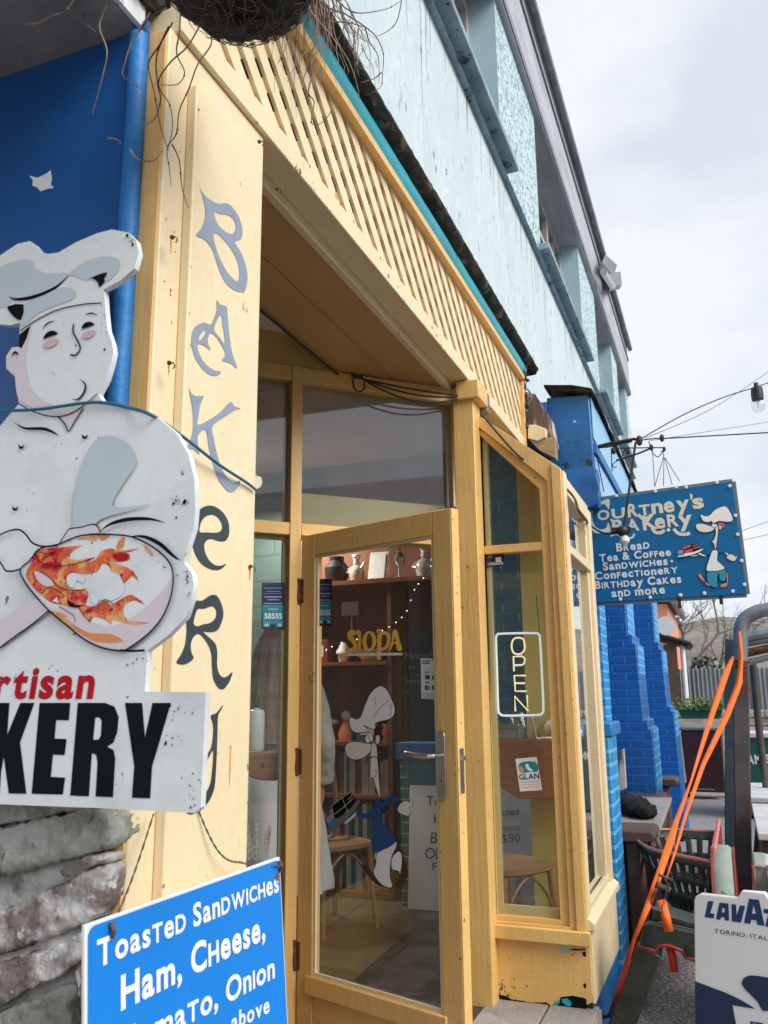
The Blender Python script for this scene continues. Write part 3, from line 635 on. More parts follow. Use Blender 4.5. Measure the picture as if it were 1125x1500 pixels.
b = MB(); b.prism([(XE-.02, YB+.06, .3), (XE-.02, 1.03, .3), (XE-.02, 1.03, 2.80), (XE-.02, YB+.06, 2.535)], (.02, 0, 0)); b.build('inner_panel', m_yel, bay_o)
b = MB(); b.box(XB+.01, XE+.02, YB+.0, YB+.06, .0, .262); b.box(XB+.01, XB+.06, YB+.061, 1.10, .0, .238); b.box(XB+.061, XE+.02, YB+.061, 1.06, .0, .237); b.build('plinth', m_blue_b, bay_o)

# water stains under the sills of the pale wall, each with its own shape
m_stain = M('water_stain', (.36, .455, .50), rough=.9, var=.2, vs=10, fine=.3)
b = MB(); rnd = random.Random(5)
for k in range(90):
    x = rnd.uniform(1.5, 14.5); ln = rnd.uniform(.06, .5)*(1 if rnd.random() < .8 else 1.8); w_ = rnd.uniform(.004, .012); z0 = 5.178; n = 7; Lq = []; xx = x
    for i in range(n+1):
        t = i/n; xx += rnd.uniform(-.004, .004); q = w_*(1-t)**.7*rnd.uniform(.6, 1.2)+.0006; Lq.append((b.v((xx-q, YF-.0012, z0-ln*t)), b.v((xx+q, YF-.0012, z0-ln*t))))
    for A, B in zip(Lq, Lq[1:]): b.f([A[0], A[1], B[1], B[0]])
for k in range(70):
    x, z0 = rnd.uniform(1.6, 10), rnd.uniform(3.75, 5.1); n = 9; r_ = rnd.uniform(.006, .022)
    b.f([b.v((x+r_*rnd.uniform(.4, 1)*math.cos(6.283*i/n), YF-.0012, z0+r_*1.6*rnd.uniform(.4, 1)*math.sin(6.283*i/n))) for i in range(n)])
st_o = b.build('stains', m_stain, bld, merge=False); st_o['kind'] = 'stuff'
# chips, nail heads and rust runs on the timber
m_chip = M('bare_wood_chip', (.20, .12, .065), rough=.9, var=.4, vs=60)
m_rrun = M('rust_run', (.62, .36, .14), rough=.6, var=.2, vs=40)
def chip(mb, p, u, v_, r_, rr=None):
    n = 8; mb.f([mb.v(p+u*(r_*random.uniform(.4, 1)*math.cos(6.283*i/n))+v_*(r_*random.uniform(.5, 1.6)*math.sin(6.283*i/n))) for i in range(n)])
UX, UZ = V((1, 0, 0)), V((0, 0, 1))
b = MB()
for k in range(26): chip(b, V((random.choice((1.46, 1.76, random.uniform(1.47, 1.75)))+random.uniform(-.004, .004), 1.0236, random.uniform(1.1, 2.88))), UX, UZ, random.uniform(.0015, .0045))
for k in range(16): chip(b, V((random.uniform(1.382, 1.45), YS-.0006, random.uniform(1.1, 2.95))), UX, UZ, random.uniform(.0015, .004))
b.build('paint_chips', m_chip, pil, merge=False)
b = MB()
for k in range(60): chip(b, V((random.uniform(1.9, 5.0), 1.0356, random.choice((3.008, 3.072, random.uniform(3.01, 3.07))))), UX, UZ, random.uniform(.002, .006))
for x_, y_ in ((569, 404), (633, 480), (693, 541), (640, 492), (440, 252)): chip(b, at_y(x_, y_, 1.0354), UX, UZ, .010)
b.build('paint_chips', m_chip, sf, merge=False)
b = MB()
for k in range(34):
    u = random.choice((bo-.004, bo-.047, bo-.078, .012, .0)); z_ = random.uniform(.55, 2.4); chip(b, PB.at(u+random.uniform(-.003, .003), z_, .0345 if u > bo-.05 and u < bo-.0039 else .0226), PB.u, UZ, random.uniform(.0015, .004))
b.build('frame_chips', m_chip, bay_o, merge=False)
b = MB()
for k in range(30): chip(b, PD.at(random.choice((.01, .08, DW-.08, DW-.006))+random.uniform(-.004, .004), random.uniform(.3, 2.15), .0224), PD.u, UZ, random.uniform(.0015, .004))
for k in range(14): chip(b, PD.at(DW+.0042, random.uniform(.4, 2.18), random.uniform(-.018, .018)), PD.n, UZ, random.uniform(.002, .006))
b.build('paint_chips', m_chip, door, merge=False)
b = MB()
for (x0, y0, y1) in ((337.6, 1092, 1150), (366, 832, 850), (250, 352, 372), (247, 536, 552)):
    P_ = [PP.px(x0+random.uniform(-.4, .4)-(y-y0)*.03, y, .0008) for y in [y0+(y1-y0)*i/8 for i in range(9)]]
    Lq = [(b.v(p+UX*(-.004*(1-i/9)**.5)), b.v(p+UX*(.004*(1-i/9)**.5))) for i, p in enumerate(P_)]
    for A, B in zip(Lq, Lq[1:]): b.f([A[0], A[1], B[1], B[0]])
b.build('rust_runs', m_rrun, pil, merge=False)

b = MB()
for k in range(46): chip(b, Plane(XB-.0126, 1.05, -90).at(abs(random.gauss(0, .06)), .25+abs(random.gauss(0, .035))), PB.u, UZ, random.uniform(.002, .006))
for k in range(16): chip(b, Plane(XB-.0126, 1.05, -90).at(random.uniform(.02, bo-.02), random.uniform(.26, .47)), PB.u, UZ, random.uniform(.001, .003))
b.build('grime_specks', m_chip, bay_o, merge=False)
# ------------------------------------------------------------------ drawing on flat things
def at_p(px, py, o, n): v = _ray(px, py); c = V((0, 0, HC)); return c + v*((o-c).dot(n)/v.dot(n))
class FreePlane:
    def __init__(s, o, n): s.o = V(o); s.n = V(n).normalized()
    def px(s, x, y, off=0): return at_p(x, y, s.o, s.n) + s.n*off
class Art:
    '''layers of flat printed colour on a plane; pts are traced, then laid on the plane at its real size'''
    def __init__(s, pl, mats, base=.0006): s.pl = pl; s.mb = MB(); s.mats = mats; s.l = base
    def fill(s, pts, mat, k=3, holes=()):
        s.mb.mi = s.mats.index(mat); s.l += .00012
        s.mb.poly([trace(s.pl, pts, s.l, k)] + [trace(s.pl, h, s.l, k) for h in holes])
    def line(s, pts, w, mat, k=4, closed=False, taper=False):
        s.mb.mi = s.mats.index(mat); s.l += .00012
        P = trace(s.pl, pts, 0, k, closed)
        if closed: P.append(P[0])
        m = len(P); W = [w*(math.sin(math.pi*min(max(i/(m-1), .04), .96)) if taper else 1) for i in range(m)]
        s.mb.stroke(P, W, s.pl.n, s.l)
    def shape(s, pts, mat, w, ink, k=3): s.fill(pts, mat, k); s.line(pts, w, ink, k, True)
    def text(s, text, p0, p1, hpx, mat, **kw):
        s.mb.mi = s.mats.index(mat); s.l += .00012; line_px(s.mb, s.pl, text, p0, p1, hpx, s.l, **kw)
def line_px(mb, pl, text, p0, p1, hpx, off, bold=.02, **kw):
    a, c = pl.px(*p0), pl.px(*p1); t = pl.px(p0[0], p0[1]-hpx)
    r = (c-a).normalized(); up = pl.n.cross(r)
    if up.z < 0: up = -up
    letter(mb, text, a, r, up, (t-a).length, pl.n*off, bold, 'l', (c-a).length, **kw)
def zm(x0, y0, k, pts): return [(x0+a/k, y0+c/k) for a, c in pts]

# ------------------------------------------------------------------ left edge : blue wall, canopy, stone wall
wl = thing('blue_porch_wall', (1.36, 1.3, 0), 'deep blue painted porch wall with chipped white patch and rounded corner bead', 'wall')
b = MB(); b.box(1.36, 1.371, 1.10, 1.56, 1.22, 3.02); b.box(1.371, 1.5, 1.2, 1.56, 0, 3.02); b.build('wall_face', m_blue, wl)
b = MB(); P = [V((1.358+random.uniform(-.002, .002), 1.118+random.uniform(-.0015, .0015), 1.22+1.76*i/24)) for i in range(25)]; b.tube(P, .021, 12); b.build('corner_bead', m_blue_b, wl)  # bead coloured brighter than the wall for the light it catches
PBW = Plane(1.36, 0, 90)
a = Art(PBW, [m_white_p]); a.fill(zm(0, 0, 2.679, [(115, 690), (150, 698), (185, 680), (200, 668), (205, 700), (200, 725), (213, 738), (185, 742), (160, 752), (145, 735), (128, 730), (130, 708)]), m_white_p, 1); a.mb.build('chipped_patch', a.mats, wl)
b = MB(); b.box(1.44, 1.6, 1.565, 3.2, 0, 3.0); tag(b.build('rendered_porch_wall', M('brown_render', (.16, .11, .10), rough=.9, bump=.4)), 'dull brown rendered wall left of the blue wall at the photo edge', 'wall')
cn = thing('concrete_canopy', (.9, 1.5, 3.0), 'grey stained concrete canopy slab with flaking white edge above blue wall', 'canopy')
b = MB(); b.box(.3, 1.368, 1.125, 3.2, 3.0, 3.12); b.build('slab', m_conc, cn, bevel=.008)
b = MB(); b.box(.3, 1.366, 1.112, 1.124, 3.004, 3.10); b.build('white_edge', m_white_p, cn)
b = MB(); b.tube([(1.2+.2*i/12, 1.10+random.uniform(-.01, .012), 3.09+random.uniform(-.012, .012)) for i in range(13)], .022, 7); b.build('torn_felt', m_moss, cn)
sw = thing('stone_wall', (1.32, 1.5, 0), 'rough rubble stone wall with lime mortar below the cutout chef sign', 'wall')
b = MB(); b.box(1.345, 1.55, 1.10, 2.6, 0, 1.28); rough_later = b.build('mortar', m_lime, sw)
def rough(o, vox, amps):
    md = o.modifiers.new('remesh', 'REMESH'); md.mode = 'VOXEL'; md.voxel_size = vox; md.use_smooth_shade = True
    md = o.modifiers.new('smooth', 'SMOOTH'); md.iterations = 1
    for k, (sz, st_) in enumerate(amps):
        t = bpy.data.textures.new('rough', 'CLOUDS'); t.noise_scale = sz; t.noise_depth = 3
        md = o.modifiers.new('rough', 'DISPLACE'); md.texture = t; md.strength = st_; md.mid_level = .5; md.texture_coords = 'GLOBAL'
def rock(name, pts, mat, x=1.315, dep=.09):
    m = MB(); P = smooth_pts([V((a_, c_, 0)) for a_, c_ in pts], 4); x += random.uniform(-.012, .012)
    m.prism([at_x(p.x, p.y, x) for p in P], (dep, 0, 0)); o = m.build(name, mat, sw); rough(o, .0065, ((.12, .016), (.03, .013), (.010, .007)))
rough(rough_later, .012, ((.05, .03), (.02, .012)))
z = lambda pts: zm(0, 1170, 4.547, pts)
rock('stone', z([(-500, 60), (0, 50), (380, 55), (620, 45), (600, 75), (380, 105), (0, 175), (-500, 220)]), m_stone_g)
rock('stone', z([(-500, 250), (0, 205), (380, 112), (560, 75), (660, 78), (720, 130), (728, 230), (700, 320), (560, 370), (300, 440), (0, 525), (-500, 610)]), m_stone_g)
rock('stone', z([(-500, 820), (0, 740), (200, 660), (440, 545), (560, 485), (698, 460), (688, 600), (640, 760), (560, 830), (400, 900), (200, 975), (0, 1045), (-500, 1160)]), m_stone)
rock('stone', z([(400, 480), (560, 400), (640, 385), (665, 430), (560, 470), (430, 520)]), m_stone)
rock('stone', z([(-400, 1180), (0, 1090), (300, 1005), (480, 930), (550, 910), (560, 1050), (480, 1130), (330, 1225), (150, 1295), (0, 1375), (-400, 1470)]), m_stone)
rock('stone', z([(-400, 1540), (100, 1395), (300, 1300), (480, 1240), (510, 1300), (450, 1400), (470, 1520), (300, 1620), (0, 1680), (-400, 1750)]), m_stone_g)
rock('stone', z([(480, 1150), (600, 1080), (700, 1100), (700, 1350), (560, 1400), (500, 1290)]), m_stone)
for k in range(4): rock('stone', z([(-400, 1790+k*270), (300, 1670+k*270), (720, 1560+k*270), (740, 1750+k*270), (300, 1900+k*270), (-400, 2010+k*270)]), (m_stone, m_stone_g)[k % 2])

# ------------------------------------------------------------------ cut-out chef sign
PC = Plane(1.25, 0, 90)
ch = thing('cutout_chef_sign', (1.25, 1.2, 1.3), 'white cutout sign of a smiling chef holding flaming dough, reading Artisan BAKERY', 'sign')
outline = [(-160, 1172), (150, 1184), (285, 1191), (294, 1183), (301.5, 1014), (212, 1013), (216, 953), (247, 930), (272, 904), (281, 876), (283.6, 855), (281, 840), (269.4, 824), (273, 806), (283.6, 773), (286, 745), (284.5, 701), (276, 666), (258, 634), (229, 610), (191, 597), (152.5, 591), (144, 577), (155.5, 555), (163, 530), (166, 515), (164, 502), (157, 482), (154, 452), (152.5, 429), (151, 424), (176, 411), (196.5, 393), (203, 370), (199.5, 352), (188, 340.5), (164, 336), (141, 342), (111, 355), (85, 370), (70, 372), (58.7, 368), (51, 358), (44, 353), (26, 357), (9, 368), (-16, 386), (-34, 420), (-36, 450), (-20, 470), (0, 475), (15, 476.5), (29, 473), (28, 508), (17.6, 509), (9, 522), (9, 540), (22, 552), (23.5, 569), (28, 591), (17.6, 603), (0, 624), (-60, 650), (-110, 700), (-140, 800), (-160, 950)]
m = MB(); m.poly([[PC.px(x, y) for x, y in outline]], -PC.n*.014); m.build('board', m_white, ch)
mats = [m_ltgrey, m_pinkgrey, m_ink, m_blush, m_flame, m_flame2, m_white, m_red]
a = Art(PC, mats)
z = lambda pts: zm(0, 320, 3.409, pts)
a.fill(z([(-60, 300), (0, 245), (80, 212), (155, 208), (180, 250), (240, 275), (345, 275), (300, 335), (200, 375), (130, 405), (60, 410), (40, 440), (-60, 440)]), m_ltgrey)
a.fill(z([(345, 275), (430, 215), (520, 190), (590, 205), (598, 250), (560, 300), (520, 320), (535, 270), (470, 290), (435, 308), (380, 290)]), m_ltgrey)
a.fill(z([(120, 430), (230, 375), (320, 345), (375, 360), (370, 400), (300, 430), (200, 470), (110, 540), (105, 480)]), m_ltgrey)
a.fill(z([(155, 540), (135, 640), (130, 740), (150, 830), (200, 900), (280, 940), (220, 955), (150, 940), (95, 900), (80, 830), (78, 760), (95, 650), (110, 570)]), m_pinkgrey)
a.fill(z([(75, 650), (40, 690), (35, 740), (75, 780), (85, 710)]), m_pinkgrey)
a.fill(z([(250, 965), (340, 975), (420, 940), (345, 1060), (300, 990)]), m_pinkgrey)
a.fill(z([(100, 580), (155, 535), (135, 600), (110, 650), (96, 640)]), m_ink, 1)
a.fill(z([(42, 440), (120, 430), (108, 508), (70, 490), (50, 465)]), m_ink, 2)
a.line(z([(48, 392), (90, 405), (180, 390), (280, 345), (345, 285)]), .0075, m_ink, taper=True)
a.fill(z([(435, 308), (480, 288), (538, 272), (520, 305), (528, 312), (500, 345), (490, 318), (460, 300)]), m_ink, 2)
a.line(z([(105, 560), (200, 500), (300, 455), (420, 430), (508, 424)]), .0025, m_ink)
a.line(z([(215, 555), (240, 525), (278, 513)]), .003, m_ink, taper=True)
a.line(z([(425, 482), (460, 475), (490, 486)]), .003, m_ink, taper=True)
a.fill(z([(220, 602), (235, 575), (260, 562), (285, 568), (290, 580), (255, 590)]), m_ink); a.fill(z([(412, 552), (425, 525), (455, 518), (475, 532), (450, 542)]), m_ink)
a.fill(z([(220, 630), (250, 608), (292, 605), (285, 632), (240, 648)]), m_blush); a.fill(z([(412, 585), (440, 565), (478, 562), (470, 590), (430, 600)]), m_blush)
a.line(z([(372, 530), (370, 570), (395, 620), (405, 655), (380, 685), (355, 682)]), .0034, m_ink)
a.line(z([(400, 805), (430, 830), (425, 870), (395, 905), (365, 905)]), .005, m_ink, taper=True)
a.line(z([(62, 690), (80, 670), (98, 685)]), .005, m_ink, taper=True)
a.line(z([(95, 925), (180, 970), (280, 992), (360, 975), (430, 930), (490, 878)]), .0022, m_ink)
a.line(z([(295, 992), (330, 1030), (347, 1066), (370, 1030), (420, 950)]), .0025, m_ink)
a.line(z([(78, 1022), (130, 1050), (220, 1052), (270, 1070), (298, 1088)]), .006, m_ink, taper=True)
for x, y in ((428, 1086), (112, 1136), (440, 1400), (82, 1444)): a.line(z([(x-14, y-8), (x-6, y+10), (x+8, y+8), (x+14, y-6)]), .0055, m_ink, taper=True)
a.fill(z([(370, 1500), (375, 1400), (400, 1280), (440, 1170), (490, 1105), (550, 1088), (630, 1120), (680, 1190), (680, 1240), (620, 1330), (570, 1420), (600, 1445), (760, 1430), (660, 1460), (520, 1500), (450, 1560), (380, 1600)]), m_ltgrey)
z = lambda pts: zm(0, 760, 3.879, pts)
a.fill(z([(0, 575), (100, 520), (220, 450), (290, 520), (180, 610), (0, 735), (-200, 800), (-200, 650)]), m_pinkgrey)
a.fill(z([(340, 150), (380, 90), (405, 60), (470, 45), (530, 32), (560, 45), (580, 78), (480, 92), (400, 125)]), m_pinkgrey)
a.line(z([(340, 155), (380, 90), (405, 60), (470, 50), (530, 34), (562, 45), (580, 80)]), .0024, m_ink)
dough = [(130, 290), (150, 350), (200, 420), (290, 520), (400, 612), (500, 690), (600, 735), (700, 750), (740, 740), (850, 660), (930, 570), (980, 460), (998, 350), (985, 270), (940, 210), (860, 150), (760, 105), (650, 93), (560, 92), (470, 100), (400, 125), (340, 150), (260, 165), (220, 190), (185, 240)]
a.fill(z(dough), m_white)
a.fill(z([(990, 330), (980, 460), (930, 570), (850, 660), (740, 740), (700, 748), (600, 735), (500, 690), (400, 612), (290, 520), (440, 500), (520, 580), (640, 610), (760, 560), (860, 480), (940, 400)]), m_pinkgrey)
a.fill(z([(215, 185), (300, 168), (400, 160), (480, 155), (430, 180), (405, 228), (480, 232), (550, 220), (500, 250), (555, 232), (580, 190), (640, 170), (720, 182), (805, 168), (745, 192), (690, 195), (748, 215), (735, 242), (650, 250), (700, 265), (765, 298), (800, 362), (760, 325), (715, 372), (690, 320), (640, 300), (630, 270), (590, 258), (565, 300), (500, 318), (420, 308), (388, 335), (395, 382), (440, 402), (500, 405), (512, 440), (500, 492), (560, 495), (610, 460), (640, 490), (700, 455), (760, 432), (835, 490), (770, 465), (720, 495), (712, 540), (745, 582), (860, 590), (770, 606), (700, 590), (650, 575), (640, 603), (600, 572), (540, 560), (525, 588), (480, 545), (460, 512), (400, 500), (340, 488), (290, 472), (240, 430), (200, 392), (155, 320), (185, 255)]), m_flame, 2)
a.fill(z([(300, 525), (380, 545), (430, 600), (520, 650), (640, 655), (715, 700), (600, 705), (530, 690), (450, 640), (370, 590)]), m_flame2, 2)
a.fill(z([(670, 168), (690, 120), (718, 105), (712, 165)]), m_flame2, 2); a.fill(z([(560, 95), (635, 98), (600, 124), (575, 118)]), m_flame2, 2); a.fill(z([(825, 150), (850, 160), (885, 215), (845, 190)]), m_flame2, 2); a.fill(z([(440, 118), (550, 98), (555, 130), (500, 118)]), m_flame2, 2)
a.fill(z([(205, 300), (250, 310), (290, 330), (320, 380), (260, 380), (225, 350)]), m_pinkgrey, 2); a.fill(z([(310, 470), (335, 445), (345, 478)]), m_white, 1); a.fill(z([(530, 470), (525, 410), (560, 350), (620, 330), (700, 350), (720, 400), (700, 440), (630, 470), (575, 460), (560, 490)]), m_white, 2); a.fill(z([(400, 375), (392, 335), (430, 312), (490, 335), (490, 370), (450, 350), (430, 392)]), m_white, 2)
a.fill(z([(240, 270), (300, 245), (365, 262), (330, 280), (270, 285)]), m_red, 2); a.fill(z([(650, 210), (700, 192), (748, 205), (720, 240), (680, 240)]), m_red, 2); a.fill(z([(395, 460), (440, 490), (495, 492), (440, 506), (405, 495)]), m_ink, 2)
for q in ([(215, 200), (240, 250), (330, 270), (430, 260), (550, 225)], [(240, 300), (300, 340), (350, 390), (430, 410), (500, 402)], [(250, 430), (280, 395), (320, 400), (370, 430)], [(460, 500), (480, 540), (525, 588)], [(560, 495), (610, 460), (660, 490)], [(230, 190), (280, 200), (330, 190), (250, 235)], [(350, 500), (430, 550), (440, 590)]):
    a.line(z(q), .0014, m_ink)
a.line(z(dough), .0030, m_ink, 3, True)
a.line(z([(-40, 200), (0, 110), (60, 75), (120, 65), (160, 90), (200, 140), (260, 160), (340, 155)]), .0034, m_ink)
a.line(z([(-40, 190), (0, 225), (30, 270), (50, 298), (90, 300), (133, 288)]), .0034, m_ink)
a.line(z([(0, 745), (100, 670), (200, 600), (290, 525)]), .0028, m_ink)
a.line(z([(580, 80), (640, 35), (740, 8), (860, 5), (950, 25)]), .0075, m_ink, taper=True)
a.line(z([(745, 105), (830, 105), (920, 145), (1000, 215), (1040, 240)]), .0075, m_ink, taper=True)
a.line(z([(700, 748), (770, 752), (838, 748)]), .004, m_ink)
a.mb.build('chef_artwork', a.mats, ch)
z = lambda pts: zm(0, 940, 3.629, pts)
b = MB(); rnd = random.Random(9)
for cx_, cy_, sx_, sy_, n_ in ((262, 735, 14, 12, 26), (275, 852, 4, 14, 16), (250, 1082, 22, 8, 12), (283, 1160, 8, 22, 18), (192, 350, 8, 10, 16), (240, 860, 26, 26, 14), (150, 470, 8, 40, 12), (205, 965, 16, 10, 12), (120, 700, 90, 120, 14), (255, 1040, 30, 14, 14)):
    for k in range(n_): chip(b, PC.px(rnd.gauss(cx_, sx_*.6), rnd.gauss(cy_, sy_*.6), .0022), V((0, 1, 0)), UP, rnd.uniform(.0005, .0022)*(2 if rnd.random() < .12 else 1))
sc_ = b.build('scuffs', m_ink, ch, merge=False); sc_['kind'] = 'stuff'
LT = [[(-150, 325), (-20, 325), (-20, 805), (-150, 800)],
      [(-20, 325), (52, 325), (40, 495), (110, 325), (185, 325), (108, 535), (142, 808), (48, 806), (22, 610), (8, 690), (0, 805), (-90, 803), (-60, 325)],
      [(212, 325), (375, 325), (368, 418), (300, 416), (292, 515), (356, 517), (345, 602), (283, 600), (272, 718), (348, 722), (336, 812), (170, 808)],
      [(415, 325), (560, 325), (610, 345), (632, 400), (625, 480), (605, 535), (570, 558), (605, 575), (614, 620), (602, 826), (510, 822), (520, 640), (512, 600), (490, 592), (474, 822), (375, 817)],
      [(666, 325), (757, 325), (772, 510), (812, 325), (910, 325), (838, 570), (810, 660), (800, 832), (703, 829), (715, 660)]]
for i, l in enumerate(LT[1:]):
    h = [z([(508, 402), (530, 402), (542, 420), (538, 500), (525, 520), (497, 521)])] if i == 2 else []
    a = Art(PC, [m_ink], .0008); a.fill(z(l), m_ink, 1, h); a.mb.build('letter', a.mats, ch)
a = MB(); line_px(a, PC, 'artisan', (-36, 1021.5), (136.5, 1021.5), 44, .001, bold=.035, shear=.10); a.build('lettering', m_red, ch)
# blue cord tying the sign to the pilaster
cord = MB(); P = [PC.px(-60, 611, .012), PC.px(0, 605, .012), PC.px(60, 602, .010), PC.px(130, 592, .008), PC.px(160, 592, .006), PC.px(190, 598, .004), PC.px(228, 611, .004)] + [at_y(275, 645, .99), at_y(320, 680, 1.005), at_y(360, 706, 1.014), at_y(374, 717, 1.016)]
cord.tube(smooth_pts(P, 4, False), .0034, 8); tag(cord.build('tie_cord', m_cord), 'blue cord stretched over the chef sign to the lettered pilaster', 'cord')

# ------------------------------------------------------------------ toasted sandwich board hanging on strings
TL, TR = at_y(125, 1355, .97), at_y(410, 1255, .97); la = math.radians(4.5)
R_ = (TR-TL).normalized(); D_ = V((0, -math.sin(la), -math.cos(la))); NB = R_.cross(-D_).normalized()
if NB.y > 0: NB = -NB
bw, bh = (TR-TL).length, .62
sb = thing('hanging_menu_board', TL, 'bright blue board with white lettering for toasted sandwiches hanging on twisted strings', 'sign')
m = MB(); m.obox(TL+NB*-.008, R_*bw, D_*bh, NB*.008); m.build('board', m_white, sb, bevel=.002)
FP = FreePlane(TL, NB)
m = MB(); P = []
for cx, cy, a0 in ((.022, .022, 180), (bw-.022, .022, 270), (bw-.022, bh-.02, 0), (.022, bh-.02, 90)):
    for k in range(5): t = math.radians(a0+90*k/4); P.append(TL + R_*(cx+.017*math.cos(t)) + D_*(cy+.017*math.sin(t)) + NB*.0006)
m.poly([P]); m.build('blue_panel', m_signblue, sb)
m = MB(); line_px(m, FP, 'Toas^Te^D San^D^W^I^C^Hes', (141, 1417), (408, 1305), 40, .0014, bold=.028, small=.76); m.build('text_line', m_white_c, sb)
m = MB(); line_px(m, FP, 'Ham, C^Heese,', (176, 1479), (388, 1374), 50, .0014, bold=.032, small=.76); m.build('text_line', m_white_c, sb)
m = MB(); line_px(m, FP, 'Toma^To, On^Ion', (170, 1556), (402, 1431), 44, .0014, bold=.026, small=.76); m.build('text_line', m_white_c, sb)
m = MB(); line_px(m, FP, 'above', (338, 1511), (394, 1482), 26, .0014, bold=.026, small=.76); m.build('text_line', m_white_c, sb)
m = MB(); t1, t2 = at_y(225, 1192, 1.03), at_y(291, 1188, 1.02)
def twist(mb, p, q, r, sag=.012, turns=16):
    for ph in (0, math.pi):
        P = []
        for i in range(turns*3+1):
            t = i/(turns*3); a_ = 2*math.pi*turns*t/3+ph; d = q-p; c = p+d*t-UP*sag*math.sin(math.pi*t)
            P.append(c+V((math.cos(a_), 0, math.sin(a_)))*r)
        mb.tube(P, r*.7, 5)
sm_ = m; h1 = TL+R_*.056+D_*.02+NB*.004; h2 = TR-R_*.012+D_*.018+NB*.004
twist(m, t1, h1, .0016); m.build('string', m_twig, sb); m = MB(); twist(m, t2, at_y(352, 1263, .985), .0016, .03); m.build('string', m_twig, sb); m = MB(); twist(m, at_y(352, 1263, .985), h2, .0016, .004)
m.build('string', m_twig, sb)
for hpt in (h1, h2): m = MB(); m.tube([hpt+UP*.012, hpt+NB*.006, hpt-UP*.012+R_*.004], .004, 6); m.build('knot', m_twig, sb)
m = MB(); m.lathe([(.009, -.002), (.009, .003), (.005, .004)], TR-R_*.02+D_*.04, 12, 'y'); m.build('washer', m_rust, sb)

# ------------------------------------------------------------------ hanging basket and dead vines
hb = thing('hanging_basket', (1.22, .77, 2.75), 'round dark coir lined hanging basket with dry roots seen from below', 'basket')
b = MB(); n = 56; rings = []; BX, BY, BZ, BR = 1.22, .775, 2.955, .168
for i in range(20):
    t = i/19*math.pi*.52; q = BR*math.sin(t); zz = BZ-.155*math.cos(t); jj = lambda: random.uniform(-.006, .006)
    rings.append([b.v((BX+(q+jj())*math.cos(2*math.pi*k/n), BY+(q+jj())*math.sin(2*math.pi*k/n), zz+jj())) for k in range(n)])
for A, B in zip(rings, rings[1:]):
    for k in range(n): b.f([A[k], A[(k+1) % n], B[(k+1) % n], B[k]], True)
b.build('coir_bowl', m_liner, hb, sharp=70)
b = MB()
for k in range(260):
    t, f_ = random.uniform(.1, 1.5), random.uniform(0, 6.283); nn_ = V((math.sin(t)*math.cos(f_), math.sin(t)*math.sin(f_), -math.cos(t))); p = V((BX, BY, BZ))+nn_*(BR-.003); tg = nn_.cross(V((random.gauss(0, 1), random.gauss(0, 1), random.gauss(0, 1)))).normalized()
    b.tube([p, p+tg*.018+nn_*.004, p+tg*.04+nn_*random.uniform(-.004, .006)], .0009, 4)
fib = b.build('coir_fibres', m_twig, hb); fib['kind'] = 'stuff'
b = MB(); b.tube([(BX+BR*1.01*math.cos(2*math.pi*k/32), BY+BR*1.01*math.sin(2*math.pi*k/32), BZ) for k in range(32)], .004, 6, True)
for k in range(3): a_ = 2.1*k+.4; b.tube([(BX+BR*math.cos(a_), BY+BR*math.sin(a_), BZ), (BX, BY, 3.35)], .003, 6)
b.build('wire_rim', m_wire, hb)
b = MB(); b.tube([(1.22, .775, 3.35), (1.22, .775, 3.40), (1.22, .9, 3.42), (1.22, 1.036, 3.40)], .007, 6); b.build('bracket', m_wire, hb)
def wander(mb, p, d, ln, r, n=12, jit=.25, droop=.0):
    P = [V(p)]; d = V(d).normalized()
    for i in range(n):
        d = (d+V((random.gauss(0, jit), random.gauss(0, jit), random.gauss(0, jit)))*.6+V((0, 0, -droop))).normalized(); P.append(P[-1]+d*ln/n)
    mb.tube(P, [r*(1-.75*i/n) for i in range(n+1)], 5); return P
vt = thing('dead_climber', (1.7, 1.0, 3.4), 'tangle of dry pale climber stems hanging over the top of the trellis', 'plant')
b = MB()
for k in range(120):
    x = random.uniform(1.50, 2.05); p = V((x, 1.0+random.uniform(-.05, .03), 3.62-.0*(x-1.5)+random.uniform(-.05, .05)))
    wander(b, p, (random.uniform(-.3, .3), random.uniform(-.2, .1), -1), random.uniform(.12, .42), random.uniform(.0012, .003), 9, .3, .25)
for k in range(40):
    p = V((random.uniform(1.9, 2.3), .96, 3.66+random.uniform(-.03, .06))); wander(b, p, (random.uniform(-.6, .6), -.2, -1), random.uniform(.1, .28), .002, 8, .4, .2)
b.build('dry_stems', m_twig_l, vt)
def vine(name, paths, plane, label, r=.003, mat=m_twig):
    m = MB(); first = None
    for pth in paths:
        P = smooth_pts([plane(x, y) for x, y in pth], 4, False); first = first or P[0]
        m.tube(P, [r*(1-.6*i/(len(P)-1)) for i in range(len(P))], 6)
        for i in range(6, len(P)-1, 7): m.ball(P[i], r*1.25, 6)
    t = m.build(name, mat); tag(t, label, 'plant'); return t
z = lambda pts: zm(200, 0, 5.114, pts)
vine('dangling_vine', [z([(330, 100), (320, 250), (300, 400), (360, 540), (310, 630), (190, 635)]), z([(470, 200), (380, 350), (260, 460), (170, 590), (180, 680), (250, 790), (270, 960), (230, 1120)]), z([(545, 200), (560, 330), (460, 480), (390, 670), (320, 830), (300, 1000), (230, 1110), (245, 1260), (260, 1400)]),
     z([(270, 170), (170, 340), (90, 480), (130, 680), (180, 950), (240, 1130)]), z([(240, 200), (150, 420), (160, 640), (180, 750), (130, 900), (20, 950)]), z([(265, 1080), (320, 1200), (340, 1400), (390, 1560)]), z([(225, 60), (100, 130), (20, 240)])], lambda x, y: at_y(x, y, .985), 'thin dark vine stems dangling in front of the pilaster top', .0019)
